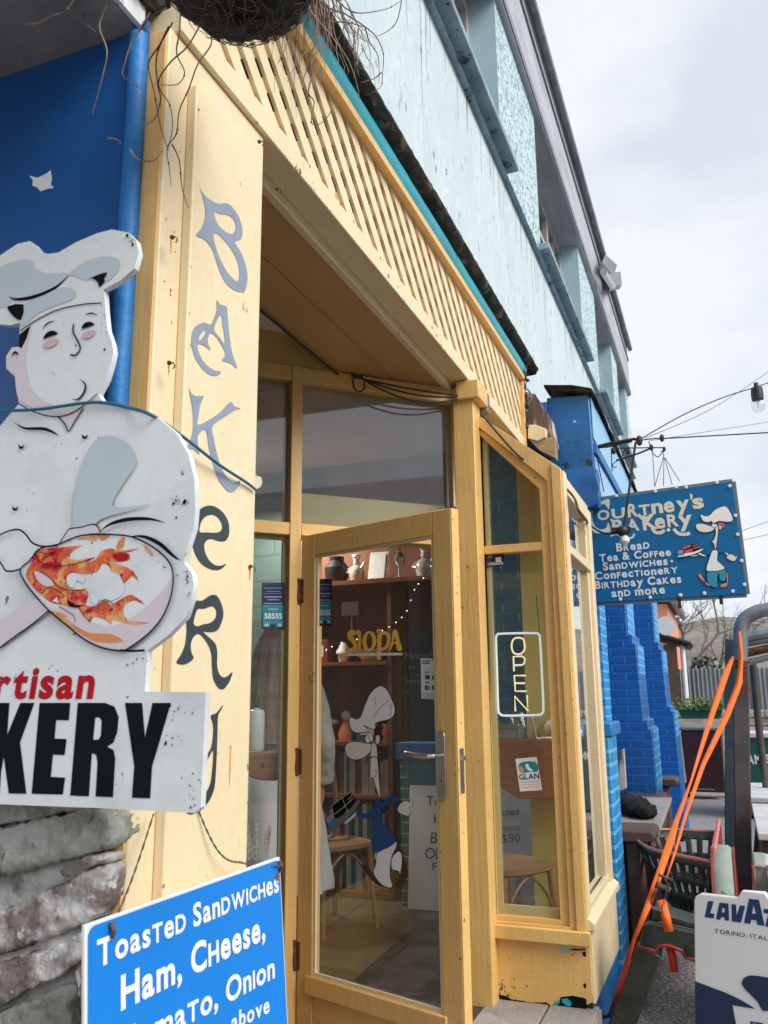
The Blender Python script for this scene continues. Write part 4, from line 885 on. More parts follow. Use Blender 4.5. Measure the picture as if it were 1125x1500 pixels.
vine('dry_twig', [zm(0, 0, 2.679, [(90, 96), (150, 90), (205, 62), (255, 45), (290, 0)])], lambda x, y: at_x(x, y, 1.2), 'single pale twig sticking out below the grey canopy', .003, m_twig_l)
vine('dry_twig', [zm(0, 0, 2.679, [(430, 0), (390, 100), (420, 200), (400, 310), (362, 450)]), zm(0, 0, 2.679, [(335, 30), (330, 80), (375, 125)]), zm(0, 0, 2.679, [(590, 50), (520, 160), (490, 250), (485, 300), (560, 352)]), zm(0, 0, 2.679, [(420, 542), (460, 548), (475, 566)]), zm(0, 0, 2.679, [(510, 585), (540, 625), (600, 630), (640, 590)])], lambda x, y: at_x(x, y, 1.27), 'long pale twigs hanging in front of the deep blue wall', .0022, m_twig_l)
z = lambda pts: zm(360, 0, 4.6875, pts)
vine('dangling_vine', [z([(480, -10), (590, 65), (680, 95), (820, 185), (900, 260), (945, 370), (940, 500), (930, 590), (870, 635)]), z([(560, 148), (700, 155), (820, 188)]), z([(820, 190), (850, 290), (910, 390), (915, 570)]), z([(930, 500), (880, 540), (790, 568)]), z([(620, -5), (700, 65), (800, 90), (970, 60), (1060, 10)]), z([(1070, 0), (1040, 140), (980, 210), (900, 250)]), z([(500, 0), (520, 100), (555, 150), (590, 120), (595, 65)]), z([(480, 300), (440, 400), (450, 520), (430, 640), (470, 700), (450, 840), (520, 845), (600, 750)])], lambda x, y: at_y(x, y, .93), 'knobbly curling vine stems against the pale blue wall', .0026)

# ------------------------------------------------------------------ hanging sign on its bracket
PH = Plane(5.4, 0, 90)
hs = thing('hanging_bakery_sign', PH.px(970, 880), 'blue hanging sign listing bread, tea and cakes beside a cartoon baker with a tray', 'sign')
quad = [PH.px(846, 736), PH.px(1073, 705), PH.px(1094, 870), PH.px(858, 884)]
m = MB(); m.prism(quad, -PH.n*.03); m.build('panel', m_signblue2, hs, bevel=.002)
m = MB()
for q0, q1 in zip(quad, quad[1:]+quad[:1]): m.bar(q0-PH.n*.015, q1-PH.n*.015, .036, .010, PH.n)
m.build('edge_trim', m_cgrey, hs)
mats = [m_off, m_white_c, m_hat_c, m_ink, m_ccyan, m_corange, m_cpink, m_clilac, m_cbrown, m_skin_c]
z = lambda pts: zm(850, 700, 5.625, pts)
a = Art(PH, mats, .001)
def cre(p, w): a.line(z(p), w, m_off, 4)
# large initial C with its flourish, then the uncial letters
a.fill(z([(240, 175), (235, 260), (205, 220), (150, 225), (105, 270), (100, 340), (125, 400), (170, 425), (215, 410), (230, 365), (250, 440), (190, 450), (120, 455), (75, 400), (58, 320), (70, 250), (110, 200), (180, 190)]), m_off)
for args in (('O', (146, 350), (245, 336), 78), ('U', (262, 336), (375, 322), 80), ('^R', (395, 322), (480, 312), 105), ('T', (490, 310), (580, 298), 84), ('n', (592, 295), (685, 282), 118), ('e', (694, 284), (780, 272), 122), ('y', (798, 270), (905, 256), 118), ("'", (915, 250), (935, 248), 112), ('s', (930, 254), (1022, 242), 120)):
    p0, p1 = z([args[1]])[0], z([args[2]])[0]; a.text(args[0], p0, p1, args[3]/5.625, m_off, bold=.035, small=1)
for args in (('B', (268, 450), (362, 438), 100), ('A', (388, 440), (488, 428), 96), ('K', (520, 430), (640, 414), 118), ('e', (620, 418), (705, 406), 122), ('R', (722, 404), (815, 392), 100), ('y', (815, 400), (930, 384), 124)):
    p0, p1 = z([args[1]])[0], z([args[2]])[0]; a.text(args[0], p0, p1, args[3]/5.625, m_off, bold=.035)
cre([(250, 480), (300, 462), (370, 500), (430, 490), (445, 460)], .014); cre([(480, 300), (510, 335), (560, 325), (590, 300)], .018); cre([(590, 410), (620, 450), (670, 450), (695, 430)], .02); cre([(770, 420), (810, 460), (870, 466), (905, 455)], .02); cre([(250, 345), (285, 360), (320, 350)], .014)
for t, p0, p1, h in (('B^Rea^D', (300, 606), (572, 580), 66), ('Tea & Co^F^Fee', (160, 692), (748, 640), 62), ('San^D^W^I^C^Hes', (190, 762), (722, 715), 64), ('Con^Fec^T^Ione^R^Y', (122, 840), (806, 782), 62), ('B^I^R^T^H^Day Ca^Kes', (122, 915), (834, 862), 64), ('an^D mo^Re', (260, 982), (700, 950), 66)):
    a.text(t, z([p0])[0], z([p1])[0], h/5.625, m_white_c, bold=.034, small=.76, gap=.10)
a.fill(z([(742, 686), (754, 676), (766, 686), (754, 698)]), m_white_c)
z = lambda pts: zm(980, 720, 9.375, pts)
SH = lambda p, mt, w=.0035: a.shape(z(p), mt, w, m_ink)
SH([(600, 470), (640, 540), (625, 640), (590, 690), (615, 720), (640, 810), (660, 700), (680, 520), (660, 460)], m_skin_c)
a.fill(z([(670, 440), (730, 430), (765, 465), (745, 500), (690, 505)]), m_cpink)
SH([(620, 520), (580, 550), (480, 565), (400, 540), (365, 480), (385, 445), (460, 440), (560, 470), (625, 480)], m_skin_c)
SH([(585, 410), (540, 425), (470, 410), (432, 340), (445, 315), (490, 335), (550, 330), (620, 260), (700, 215), (780, 205), (830, 260), (880, 370), (860, 415), (780, 420), (690, 410), (640, 430), (600, 435)], m_hat_c)
SH([(690, 470), (720, 475), (718, 515), (690, 520)], m_skin_c, .002)
SH([(590, 450), (625, 445), (640, 490), (600, 495)], m_hat_c, .002); SH([(630, 455), (655, 450), (660, 490), (640, 500)], m_hat_c, .002)
SH([(620, 830), (520, 880), (430, 840), (400, 860), (500, 895)], m_hat_c); SH([(660, 865), (770, 835), (830, 870), (810, 890), (760, 845)], m_hat_c, .003)
SH([(400, 870), (300, 880), (310, 895), (390, 885)], m_skin_c, .002)
SH([(790, 910), (830, 865), (880, 870), (920, 900), (930, 875), (940, 900), (915, 940), (890, 960), (840, 945)], m_skin_c, .002)
SH([(545, 1100), (520, 1200), (560, 1290), (665, 1320), (668, 1180), (690, 1130), (690, 1200), (730, 1235), (780, 1220), (790, 1100), (770, 1080)], m_ccyan)
SH([(600, 810), (670, 820), (665, 940), (700, 980), (770, 1055), (690, 1090), (600, 1095), (510, 1080), (560, 900)], m_hat_c)
SH([(400, 1125), (440, 1140), (490, 1220), (475, 1235), (420, 1190)], m_corange, .002); SH([(495, 1235), (570, 1295), (520, 1290)], m_corange, .002); SH([(790, 1125), (808, 1130), (812, 1260), (795, 1250)], m_corange, .002); SH([(705, 1310), (720, 1275), (800, 1255), (795, 1300), (730, 1320)], m_corange, .002)
SH([(110, 895), (200, 850), (330, 830), (440, 790), (480, 785), (430, 830), (300, 880), (150, 905)], m_hat_c, .003)
a.fill(z([(115, 840), (150, 805), (200, 815), (190, 850), (130, 860)]), m_clilac); a.fill(z([(130, 860), (195, 845), (210, 870), (140, 885)]), m_ccyan)
a.fill(z([(180, 760), (400, 715), (420, 800), (330, 830), (220, 850), (195, 800)]), m_ink, 1)
for p in ([(185, 768), (295, 735), (300, 765), (195, 800)], [(210, 815), (320, 785), (325, 825), (225, 848)], [(318, 750), (395, 725), (402, 738), (322, 770)], [(328, 785), (405, 755), (412, 775), (332, 800)]): a.fill(z(p), m_cpink, 1)
a.mb.build('painted_artwork', a.mats, hs)
m = MB()
for x, y in zm(850, 700, 5.625, [(297, 148), (618, 110), (788, 76), (872, 78), (330, 1000), (575, 985), (824, 966), (1022, 950), (724, 432)]) + zm(980, 720, 9.375, [(910, 330), (940, 592), (995, 952), (1035, 1278), (875, 1370), (485, 1400), (160, 1424)]) + [(1069, 712), (1050, 707)]:
    m.ball(PH.px(x, y, .004), .011, 8, (.5, 1, 1))
m.build('screw_cap', m_white_c, hs)
m = MB()
for x, y in ((995, 882), (1056, 876)): p = PH.px(x, y, -.015); m.bar(p+UP*.03, p-UP*.035, .02, .02, PH.n)
m.build('lower_clip', m_black, hs)
br = thing('sign_bracket', at_x(868, 655, 5.4), 'black iron bracket arm with insulators and hooks above the hanging sign', 'bracket')
X4 = lambda x, y: at_x(x, y, 5.4)
z = lambda pts: [X4(p, q) for p, q in zm(860, 620, 4.245, pts)]
m = MB(); P = z([(10, 160), (120, 130), (290, 98), (330, 105), (420, 95), (470, 95), (1130, 58)]); m.tube(P[:4], .010, 8); m.tube(P[3:], .004, 6); m.tube(z([(30, 155), (130, 145), (280, 112)]), .007, 6); m.build('arm', m_wire, br)
m = MB()
for x, y, s_ in ((325, 108, .03), (165, 170, .022), (465, 92, .022), (400, 150, .018), (480, 160, .014), (255, 175, .015)): m.ball(z([(x, y)])[0], s_, 8, (.7, .7, 1.2))
m.build('insulator', m_black, br)
m = MB()
for q in ([(150, 160), (155, 300)], [(50, 160), (105, 425)], [(405, 150), (420, 395)], [(478, 200), (420, 395)], [(478, 215), (475, 390)], [(482, 215), (530, 385)], [(485, 215), (575, 360)], [(470, 150), (478, 210)]): m.tube(z(q), .0035 if q[0][0] < 200 else .0022, 5)
m.tube(z([(180, 155), (400, 152), (480, 152), (478, 175), (460, 172)]), .004, 6); m.tube(z([(180, 232), (300, 195), (400, 155)]), .006, 6); m.tube(smooth_pts(z([(385, 110), (400, 170), (440, 210), (478, 165)]), 4, False), .003, 5); m.tube(smooth_pts(z([(190, 232), (160, 255), (165, 275), (185, 268)]), 4, False), .003, 5); m.tube(z([(215, 215), (235, 160), (255, 175)]), .004, 5)
m.build('hanging_wires', m_wire, br)
lp = thing('sign_spotlight', X4(912, 780), 'small black spotlight on a long rod in front of the hanging sign', 'lamp')
XL = lambda x, y: at_x(x, y, 5.28)
m = MB(); m.tube([XL(931, 648), XL(922, 715), XL(914, 772)], .0075, 8); m.build('rod', m_wire, lp)
m = MB(); p = XL(912, 778); m.ball(p, .038, 12, (1, 1, .9)); m.bar(p+V((0, .06, .01)), p-V((0, .05, -.005)), .03, .03); m.build('lamp_head', m_black, lp)
m = MB(); m.lathe([(.012, .03), (.028, .01), (.03, -.01), (.014, -.03)], XL(915, 791), 12); m.build('lamp_glass', m_white_c, lp)
m = MB(); m.tube(smooth_pts([at_y(706, 607, .99), at_x(760, 668, 3.88), at_x(800, 690, 4.0), at_y(838, 725, .60), at_y(850, 752, .55), XL(868, 772), XL(888, 782), XL(908, 780)], 5, False), .006, 6); tag(m.build('lamp_cable', m_wire), 'black cable running down the bay edge to the sign spotlight', 'cable')
m = MB(); p = at_y(705, 590, 1.02); m.obox(p+V((-.02, -.03, -.05)), (.07, 0, 0), (0, .05, 0), (0, 0, .10)); jb = m.build('junction_box', m_conc); tag(jb, 'small grey junction box screwed to the corner post under the beam', 'junction box')
m = MB()
for off, sag in ((0, .012), (.012, .05), (.02, .09)):
    A_, B_ = at_p(505, 560, PW.o, PW.n)+PW.n*.08+V((0, 0, off)), at_p(690, 588, PW.o, PW.n)+PW.n*.06+V((0, 0, off))
    m.tube([A_+(B_-A_)*(i/12)-UP*sag*math.sin(math.pi*i/12) for i in range(13)], .0045, 6)
P = [at_z(378, 452, 2.97), at_z(410, 478, 2.965), at_z(450, 512, 2.965), at_z(505, 556, 2.965)]; m.tube(smooth_pts(P, 3, False), .006, 6)
c = at_p(516, 570, PW.o, PW.n)+PW.n*.08; m.tube([c+PW.u*(.03*math.cos(2*math.pi*k/14))+UP*(.04*math.sin(2*math.pi*k/14)) for k in range(14)], .004, 6, True)
tag(m.build('lobby_cable', m_wire), 'loose black and grey cables looped under the shaded soffit', 'cable')

PEP = Plane(XB-.0125, 1.05, -90); a = Art(PEP, [m_teal, m_ink], .0003); z = lambda pts: zm(690, 1200, 3.629, pts)
a.fill(z([(478, 945), (540, 938), (600, 950), (614, 958), (614, 1018), (560, 1012), (520, 1000), (480, 990), (455, 985), (470, 965)]), m_ink, 1)
a.fill(z([(438, 985), (448, 968), (470, 962), (474, 975), (455, 990)]), m_teal, 1); a.fill(z([(483, 955), (512, 952), (530, 968), (536, 985), (522, 998), (498, 985), (484, 972)]), m_teal, 1)
a.fill(z([(105, 935), (140, 928), (185, 940), (210, 955), (260, 965), (330, 978), (400, 990), (400, 998), (250, 975), (160, 955), (110, 945)]), m_ink, 1)
a.fill(z([(590, 710), (610, 700), (612, 730), (598, 728)]), m_ink, 1); a.fill(z([(597, 876), (612, 872), (612, 900), (600, 893)]), m_ink, 1)
a.mb.build('paint_chips', a.mats, bay_o)
PES = Plane(XB-.051, 1.05, -90); a = Art(PES, [m_teal, m_ink], .0003)
a.fill(z([(455, 690), (500, 682), (540, 688), (520, 696), (480, 697)]), m_teal, 1); a.fill(z([(520, 694), (545, 686), (580, 690), (610, 688), (610, 697), (560, 698)]), m_ink, 1)
a.mb.build('paint_chips', a.mats, bay_o)
# ------------------------------------------------------------------ beyond the bay : broken corbel, blue fascia, buttresses
ob = thing('broken_corbel', (5.2, .95, 3.0), 'broken corbel of peeling brown and cream timber between trellis end and blue fascia box', 'corbel')
def lump(mb, o, a, c_, e, j=.012, n=4):
    o, a, c_, e = V(o), V(a), V(c_), V(e); mm = bmesh.new(); bmesh.ops.create_cube(mm, size=1)
    bmesh.ops.subdivide_edges(mm, edges=mm.edges, cuts=n, use_grid_fill=True); mp_ = {}
    for v_ in mm.verts: p = o+a*(v_.co.x+.5)+c_*(v_.co.y+.5)+e*(v_.co.z+.5); mp_[v_] = mb.v(p+V((random.uniform(-j, j), random.uniform(-j, j), random.uniform(-j, j))))
    for f in mm.faces: mb.f([mp_[v_] for v_ in f.verts])
    mm.free()
m_brk = M('flaking_brown_timber', (.12, .08, .075), rough=.9, var=.3, vs=8, bump=.8, bs=24, stretch=(1, 1, .3), spots=[(6, .56, .04, (.55, .48, .44))])
b = MB(); P4 = [at_x(x, y, 5.13) for x, y in ((766, 575), (784, 577), (806, 612), (813, 650), (768, 640))]; b.prism(P4, (.15, 0, 0)); b.build('timber_core', m_brk, ob)
b = MB(); P4 = [at_x(x, y, 5.08) for x, y in ((773, 622), (784, 622), (800, 628), (799, 640), (788, 646), (773, 642))]; b.prism(P4, (.06, 0, 0)); b.build('cream_block', m_och_lit, ob, bevel=.004)
b = MB(); P4 = [at_x(x, y, 5.1) for x, y in ((776, 645), (800, 641), (814, 640), (814, 672), (790, 660))]; b.prism(P4, (.08, 0, 0)); b.build('worn_block', M('worn_tan_paint', (.40, .28, .14), rough=.8, bump=.5, spots=[(8, .55, .04, (.1, .07, .05))]), ob, bevel=.004)
iv = MB()
for k in range(420):
    t = random.random(); x, y = 765+random.gauss(0, 4.5)*(.6+.5*t)+t*2, 515+t*118; p = at_x(x, y, 5.12+random.uniform(-.05, .05)); s_ = random.uniform(.008, .02)
    a_ = V((random.gauss(0, 1), random.gauss(0, 1), random.gauss(0, 1))).normalized(); c_ = a_.cross(V((random.gauss(0, 1), random.gauss(0, 1), .3))).normalized()
    iv.f([iv.v(p+a_*s_), iv.v(p+c_*s_*.6), iv.v(p-a_*s_), iv.v(p-c_*s_*.6)])
tag(iv.build('ivy', m_ivy, merge=False), 'dusty dark ivy clinging to the far end of the trellis', 'ivy')

nb = thing('blue_fascia_box', (5.3, .8, 2.7), 'peeling blue boxed fascia of the next shop above the hanging sign', 'shop fascia')
b = MB()
prof = [(.93, 3.40), (.66, 3.385), (.655, 2.95), (.66, 2.72), (.80, 2.70), (.93, 2.66)]
n = 1; b.prism([(5.3, y_, z_) for y_, z_ in prof], (3.3, 0, 0)); b.build('box', m_blue_box, nb, bevel=.008)
b = MB(); lump(b, (5.27, .64, 2.655), (.12, 0, 0), (0, .29, 0), (0, 0, .24), .010); b.build('corbel_end', m_blue_box, nb)
b = MB(); n = 24
rw = [[b.v((5.24+3.4*i/n, yy+random.uniform(-.006, .006), zz+random.uniform(-.010, .010))) for yy, zz in ((.93, 3.47), (.75, 3.435), (.635, 3.40), (.632, 3.375))] for i in range(n+1)]
for A, B in zip(rw, rw[1:]):
    for j in range(3): b.f([A[j], B[j], B[j+1], A[j+1]])
b.build('felt_top', m_moss, nb, solid=.012)
m_bl = M('sky_lit_blue_paint', (.22, .48, .74), rough=.3, var=.08, vs=3)  # blue paled for the sky reflected in the front face
b = MB(); b.box(5.32, 8.6, .650, .6545, 3.10, 3.37); b.box(5.32, 8.6, .650, .6545, 2.76, 2.98); b.build('sky_lit_panel', m_bl, nb)
b = MB(); b.box(5.31, 8.6, .635, .655, 3.0, 3.06); b.build('rail', m_blue_b, nb)
def buttress(x0, x1, prof, label):
    o = thing('brick_buttress', (x0, .8, 0), label, 'buttress', 'stepped blue brick buttresses')
    m = MB(); m.prism([(x0, y_, z_) for y_, z_ in prof], (x1-x0, 0, 0)); m.build('brickwork', m_brick_b, o, bevel=.012)
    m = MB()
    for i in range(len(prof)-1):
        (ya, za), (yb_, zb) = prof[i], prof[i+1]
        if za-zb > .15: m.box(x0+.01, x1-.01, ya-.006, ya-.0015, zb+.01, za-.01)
    m.build('lit_face', m_brick_bay, o)  # fronts overlaid with lighter brick in place of the light falling there
buttress(7.5, 8.1, [(.95, 2.66), (.74, 2.66), (.74, 2.01), (.70, 2.01), (.70, 1.94), (.675, 1.94), (.66, 1.31), (.625, 1.31), (.625, 1.24), (.60, 1.24), (.585, .02), (.95, .02)], 'nearer stepped buttress of blue painted brick behind the brown bench')
buttress(10, 10.7, [(.95, 3.6), (.70, 3.6), (.70, 2.09), (.66, 2.09), (.66, 2.01), (.635, 2.01), (.62, 1.39), (.585, 1.39), (.585, 1.34), (.56, 1.34), (.53, .02), (.95, .02)], 'farther stepped buttress of blue painted brick beside the brown wheelie bin')
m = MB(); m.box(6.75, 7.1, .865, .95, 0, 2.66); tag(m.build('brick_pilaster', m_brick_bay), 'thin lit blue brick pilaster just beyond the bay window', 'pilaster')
pr = thing('brick_pier', (5, .6, 0), 'blue painted low brick wall with a cap beside the bay window', 'wall')
m = MB(); m.box(4.785, 5.10, .605, .95, 0, 1.29); m.build('brickwork', m_brick_bay, pr, bevel=.006)  # brick colour already carries the light on its street face
m = MB(); m.box(4.775, 5.16, .585, .95, 1.29, 1.365); m.build('cap', m_blue_b, pr, bevel=.01)
# gutter floodlight, cables, festoon bulb
fl = thing('floodlight', at_y(893, 395, 1.0), 'grey twin floodlight mounted on the gutter against the sky', 'floodlight')
D = 1.02; F = lambda x, y, d=D: at_y(x, y, d)
m = MB()
for q in ([(887, 372), (904, 388), (899, 404), (882, 384)], [(893, 400), (909, 397), (911, 417), (896, 419)]):
    P = [F(x, y) for x, y in q]; m.prism(P, (.16, .06, 0))
m.build('lamp_housing', m_cgrey, fl, bevel=.008)
m = MB(); m.tube([F(884, 398), F(890, 408), F(897, 420)], .05, 6); m.build('mount', m_steel, fl)
m = MB(); A_, B_ = at_x(660, 0, 2), None
def cable(pts, x, r, lab):
    m = MB(); m.tube(smooth_pts([at_x(p, q, xx) for (p, q), xx in zip(pts, x)], 6, False), r, 5); tag(m.build('overhead_cable', m_wire), lab, 'cable')
cable([(930, 648), (1000, 608), (1060, 582), (1110, 566), (1160, 548)], [5.6, 6.2, 6.6, 7, 7.4], .0045, 'thin cable rising right from bracket to the festoon bulb')
cable([(945, 642), (1040, 600), (1125, 545), (1170, 510)], [12, 14, 16, 17], .005, 'fainter cable higher up behind the festoon bulb')
cable([(950, 646), (1050, 630), (1125, 618), (1180, 605)], [13, 14, 16, 17], .004, 'faint distant cable crossing sky below the festoon bulb')
cable([(1080, 780), (1125, 764), (1170, 750)], [13, 14, 15], .004, 'faint distant cable right of the hanging sign, upper one')
cable([(1085, 792), (1125, 783), (1170, 772)], [13, 14, 15], .004, 'faint distant cable right of the hanging sign, lower one')
fb_ = thing('festoon_bulb', at_x(1110, 590, 7.0), 'clear festoon light bulb in black holder hanging against the sky', 'light bulb')
c = at_x(1109, 577, 7.0)
m = MB(); m.lathe([(.012, .06), (.042, .05), (.046, .0), (.044, -.05), (.03, -.055)], c, 12); m.tube([c+V((0, 0, .05)), c+V((0, 0, .09))], .02, 6); m.build('holder', m_black, fb_)
m = MB(); m.ball(c+V((0, 0, -.095)), .056, 14); m.build('bulb', m_bulb, fb_)
m = MB(); m.tube([c+V((0, 0, -.05)), c+V((0, 0, -.11))], .006, 6); m.build('filament', m_off, fb_)

# ------------------------------------------------------------------ outdoor benches and tables along the wall
def outdoor_bench(x, y0, y1, z_, label, back=True):
    o = thing('outdoor_bench', (x, (y0+y1)/2, 0), label, 'bench', 'brown benches along the blue wall')
    m = MB(); P = []
    for k in range(9): a_ = -math.pi/2+math.pi*k/8; P.append((x+.0, y0-.03*math.cos(a_), z_+.03*math.sin(a_)))
    m.prism(P+[(x, y1, z_+.03), (x, y1, z_-.03)], (.36, 0, 0)); m.build('seat', m_wood_o, o, bevel=.008)
    m = MB(); m.box(x+.02, x+.34, y0+.06, y0+.13, 0, z_-.031); m.build('leg', m_wood_o, o, bevel=.006); m = MB(); m.box(x+.02, x+.34, y1-.10, y1-.03, 0, z_-.031); m.build('leg', m_wood_o, o, bevel=.006)
    if back: m = MB(); m.box(x+.40, x+.45, y1-.08, y1, 0, z_+.42); m.box(x+.36, x+.40, y0+.02, y1, z_+.14, z_+.34); m.build('backrest', m_wood_o, o, bevel=.006)
outdoor_bench(5.15, .47, .90, .74, 'nearest brown bench with rounded seat end just above the green machine', False)
outdoor_bench(7.35, .56, .92, .70, 'middle brown bench at the far end of the tan table', False)
outdoor_bench(8.15, .50, .90, .76, 'farthest brown bench in front of the blue buttress', False)
m = MB(); P4 = [at_x(x, y, 7.2) for x, y in ((897, 1108), (913, 1097), (917, 1155), (903, 1160))]; m.prism(P4, (.08, 0, 0)); tag(m.build('timber_post', m_brk), 'pinkish weathered timber post rising behind the low blue wall', 'post')
tt = thing('wall_table', (6.3, .7, 0), 'weathered tan table set against the blue wall behind the green machine', 'table')
m = MB(); m.prism([(5.5, .445, .70), (7.28, .475, .70), (7.28, .92, .70), (5.5, .92, .70)], (0, 0, .03)); m.build('table_top', m_tan, tt, bevel=.005)
m = MB(); m.box(5.52, 7.26, .50, .53, .58, .698); m.box(5.6, 5.68, .5, .9, 0, .698); m.box(7.1, 7.18, .5, .9, 0, .698); m.build('trestle', m_wood_o, tt)
bg_ = MB()
for P_, r_ in ((at_z(918, 1190, .73), .12), (at_z(935, 1196, .73), .10), (at_z(948, 1200, .73), .07)): bg_.ball(P_+UP*.05, r_, 14, (1, 1, .62))
for v_ in bg_.bm.verts: v_.co += V((random.gauss(0, .008), random.gauss(0, .008), random.gauss(0, .008)))
tag(bg_.build('crumpled_bag', m_blackc, sharp=80), 'crumpled black cloth bag lying on the tan table', 'bag')

# ------------------------------------------------------------------ old green root cutting machine
mc = thing('root_cutter', (4.5, .3, 0), 'old green cast iron root cutter with slotted hopper and red edges', 'farm machine')
rim = smooth_pts([at_z(x, y, .72) for x, y in ((928, 1221), (934, 1232), (955, 1244), (985, 1251), (1015, 1257), (1046, 1263))], 4, False) + [at_z(1050, 1240, .72)] + smooth_pts([at_z(x, y, .72) for x, y in ((1053, 1219), (1020, 1217), (985, 1215), (955, 1216), (936, 1217))], 4, False)
cx = sum(rim, V())/len(rim); cb = V((cx.x-.12, cx.y-.07, .36))
nR = len(rim); hm = MB()
lev = [0, .07, .11, .30, .38, .56, .63, .80, .87, 1.0]; R_s = []
for t in lev: R_s.append([hm.v(p*(1-t) + (cb+(p-cx)*.40 + V((0, 0, 0)))*t) for p in rim])
for i in range(len(lev)-1):
    for k in range(nR):
        if i in (2, 4, 6) and k % 2 == 0: continue
        hm.f([R_s[i][k], R_s[i][(k+1) % nR], R_s[i+1][(k+1) % nR], R_s[i+1][k]])
hm.build('slotted_hopper', m_green, mc, solid=.012, sharp=60)
m = MB(); m.tube(rim, .009, 6, True); m.build('hopper_rim', m_redp_l, mc)
m = MB(); a_, c_ = at_z(1047, 1262, .72), at_z(1054, 1219, .72)
m.prism([a_+UP*.04, c_+UP*.05, c_-UP*.45, a_-UP*.45], V((0, -.012, 0))); m.build('end_plate', m_redp, mc)
m = MB(); m.tube([a_+UP*.0, a_+UP*.05, c_+UP*.06, c_+UP*.0], .014, 6); m.build('plate_edge', m_redp_l, mc)
W0 = at_x(1058, 1243, 4.75); wr = .34; wc = V((4.75, W0.y, W0.z-wr))
m = MB(); n = 40; sec = [(-.045, -.02), (-.045, .0), (-.025, .014), (.025, .014), (.045, 0), (.045, -.02)]; rr = []
for k in range(n):
    a_ = 2*math.pi*k/n; rr.append([m.v(wc+V(((wr+q)*math.cos(a_), s_, (wr+q)*math.sin(a_)))) for s_, q in sec])
for k in range(n):
    A, B = rr[k], rr[(k+1) % n]
    for j in range(6): m.f([A[j], A[(j+1) % 6], B[(j+1) % 6], B[j]], True)
m.tube([wc+V((0, -.06, 0)), wc+V((0, .06, 0))], .035, 10)
for k in range(5): a_ = 2*math.pi*k/5+.3; m.tube([wc, wc+V((wr*math.cos(a_), 0, wr*math.sin(a_)))], .016, 6)
fw = m.build('flywheel', m_green_l, mc)
m = MB()
for s_ in (-.05, .05): m.tube([wc+V(((wr+.004)*math.cos(2*math.pi*k/n), s_, (wr+.004)*math.sin(2*math.pi*k/n))) for k in range(n)], .006, 5, True)
m.build('red_wheel_line', m_redp, fw)
z = lambda pts: zm(920, 1190, 5.488, pts)
FB = Plane(3.95, .3, 90)
pts = z([(130, 905), (180, 890), (320, 920), (530, 965), (640, 985), (640, 1190), (525, 1180), (465, 1165), (430, 1110), (330, 1070), (250, 1070), (220, 1115), (90, 1080), (105, 990)])
m = MB(); m.prism([FB.px(x, y) for x, y in pts], (.05, 0, 0)); m.build('base_casting', m_green, mc, bevel=.006)
m = MB(); m.tube([FB.px(x, y, .004)+V((.01, 0, 0)) for x, y in z([(88, 1080), (220, 1118), (250, 1072), (330, 1072), (430, 1112), (465, 1167), (525, 1184), (640, 1192)])], .010, 6); m.build('red_edge', m_redp, mc)
m = MB(); m.prism([FB.px(x, y)+V((.051, 0, 0)) for x, y in z([(180, 890), (200, 790), (290, 800), (330, 850), (480, 900), (640, 930), (640, 985), (320, 920)])], (.16, 0, 0)); m.build('gear_housing', m_green, mc, bevel=.006)
for q in z([(180, 1020), (505, 1100)]): m = MB(); m.lathe([(.018, -.012), (.018, .0), (.01, .006)], FB.px(q[0], q[1], .004), 8, 'x'); m.build('bolt', m_green, mc)
def leg(p, q, wd, dp, mat=m_green): m = MB(); m.bar(p, q, wd, dp, (1, 0, 0)); m.build('leg', mat, mc, bevel=.006)
leg(FB.px(951, 1392)+V((.03, 0, 0)), V((4.0, .60, 0)), .10, .06); leg(V((4.25, .36, .48)), V((4.955, .555, 0)), .05, .04, m_wood_o); leg(FB.px(1026, 1400)+V((.03, 0, 0)), V((4.05, .02, 0)), .07, .06); leg(V((4.6, .12, .5)), V((5.1, -.05, 0)), .06, .04)
m = MB(); p = at_x(1114, 1268, 4.5); m.prism([p+V((0, .03, 0)), p+V((.25, .03, .02)), p+V((.25, .03, -.5)), p+V((0, .03, -.5))], (0, -.06, 0)); m.build('side_plate', m_green_l, mc, bevel=.01)
m = MB(); m.tube([p+V((-.01, .03, -.5)), p+V((-.01, .03, 0)), p+V((-.01, -.03, .005)), p+V((-.01, -.03, -.5))], .009, 6); m.build('plate_trim', m_redp_l, mc)
# orange ratchet strap from post, round the hopper, to the wall hook
st = thing('ratchet_strap', at_x(893, 1488, 4.4), 'orange ratchet strap from the rusty post over the green machine to the wall hook', 'strap')
def ribbon(mb, pts, w_, tw=None):
    P = [at_x(x, y, d) for x, y, d in pts]; nrm = V((-1, -.1, .25)).normalized(); Lf = []
    for i, p in enumerate(P):
        t = (P[min(i+1, len(P)-1)]-P[max(i-1, 0)]).normalized(); s_ = t.cross(nrm).normalized(); ww = w_[i] if isinstance(w_, list) else w_
        Lf.append((mb.v(p+s_*ww/2), mb.v(p-s_*ww/2)))
    for A, B in zip(Lf, Lf[1:]): mb.f([A[0], B[0], B[1], A[1]])
m = MB(); ribbon(m, [(1074, 962, 7.15), (1064, 985, 6.9), (1040, 1055, 6.2), (1012, 1145, 5.2), (990, 1205, 4.5), (983, 1230, 4.05)], [.02, .045, .034, .012, .024, .030]); ribbon(m, [(983, 1230, 4.05), (966, 1280, 3.92), (948, 1330, 3.8), (929, 1375, 3.75)], [.030, .028, .024, .014])
m.build('webbing', m_orange, st, solid=.003)
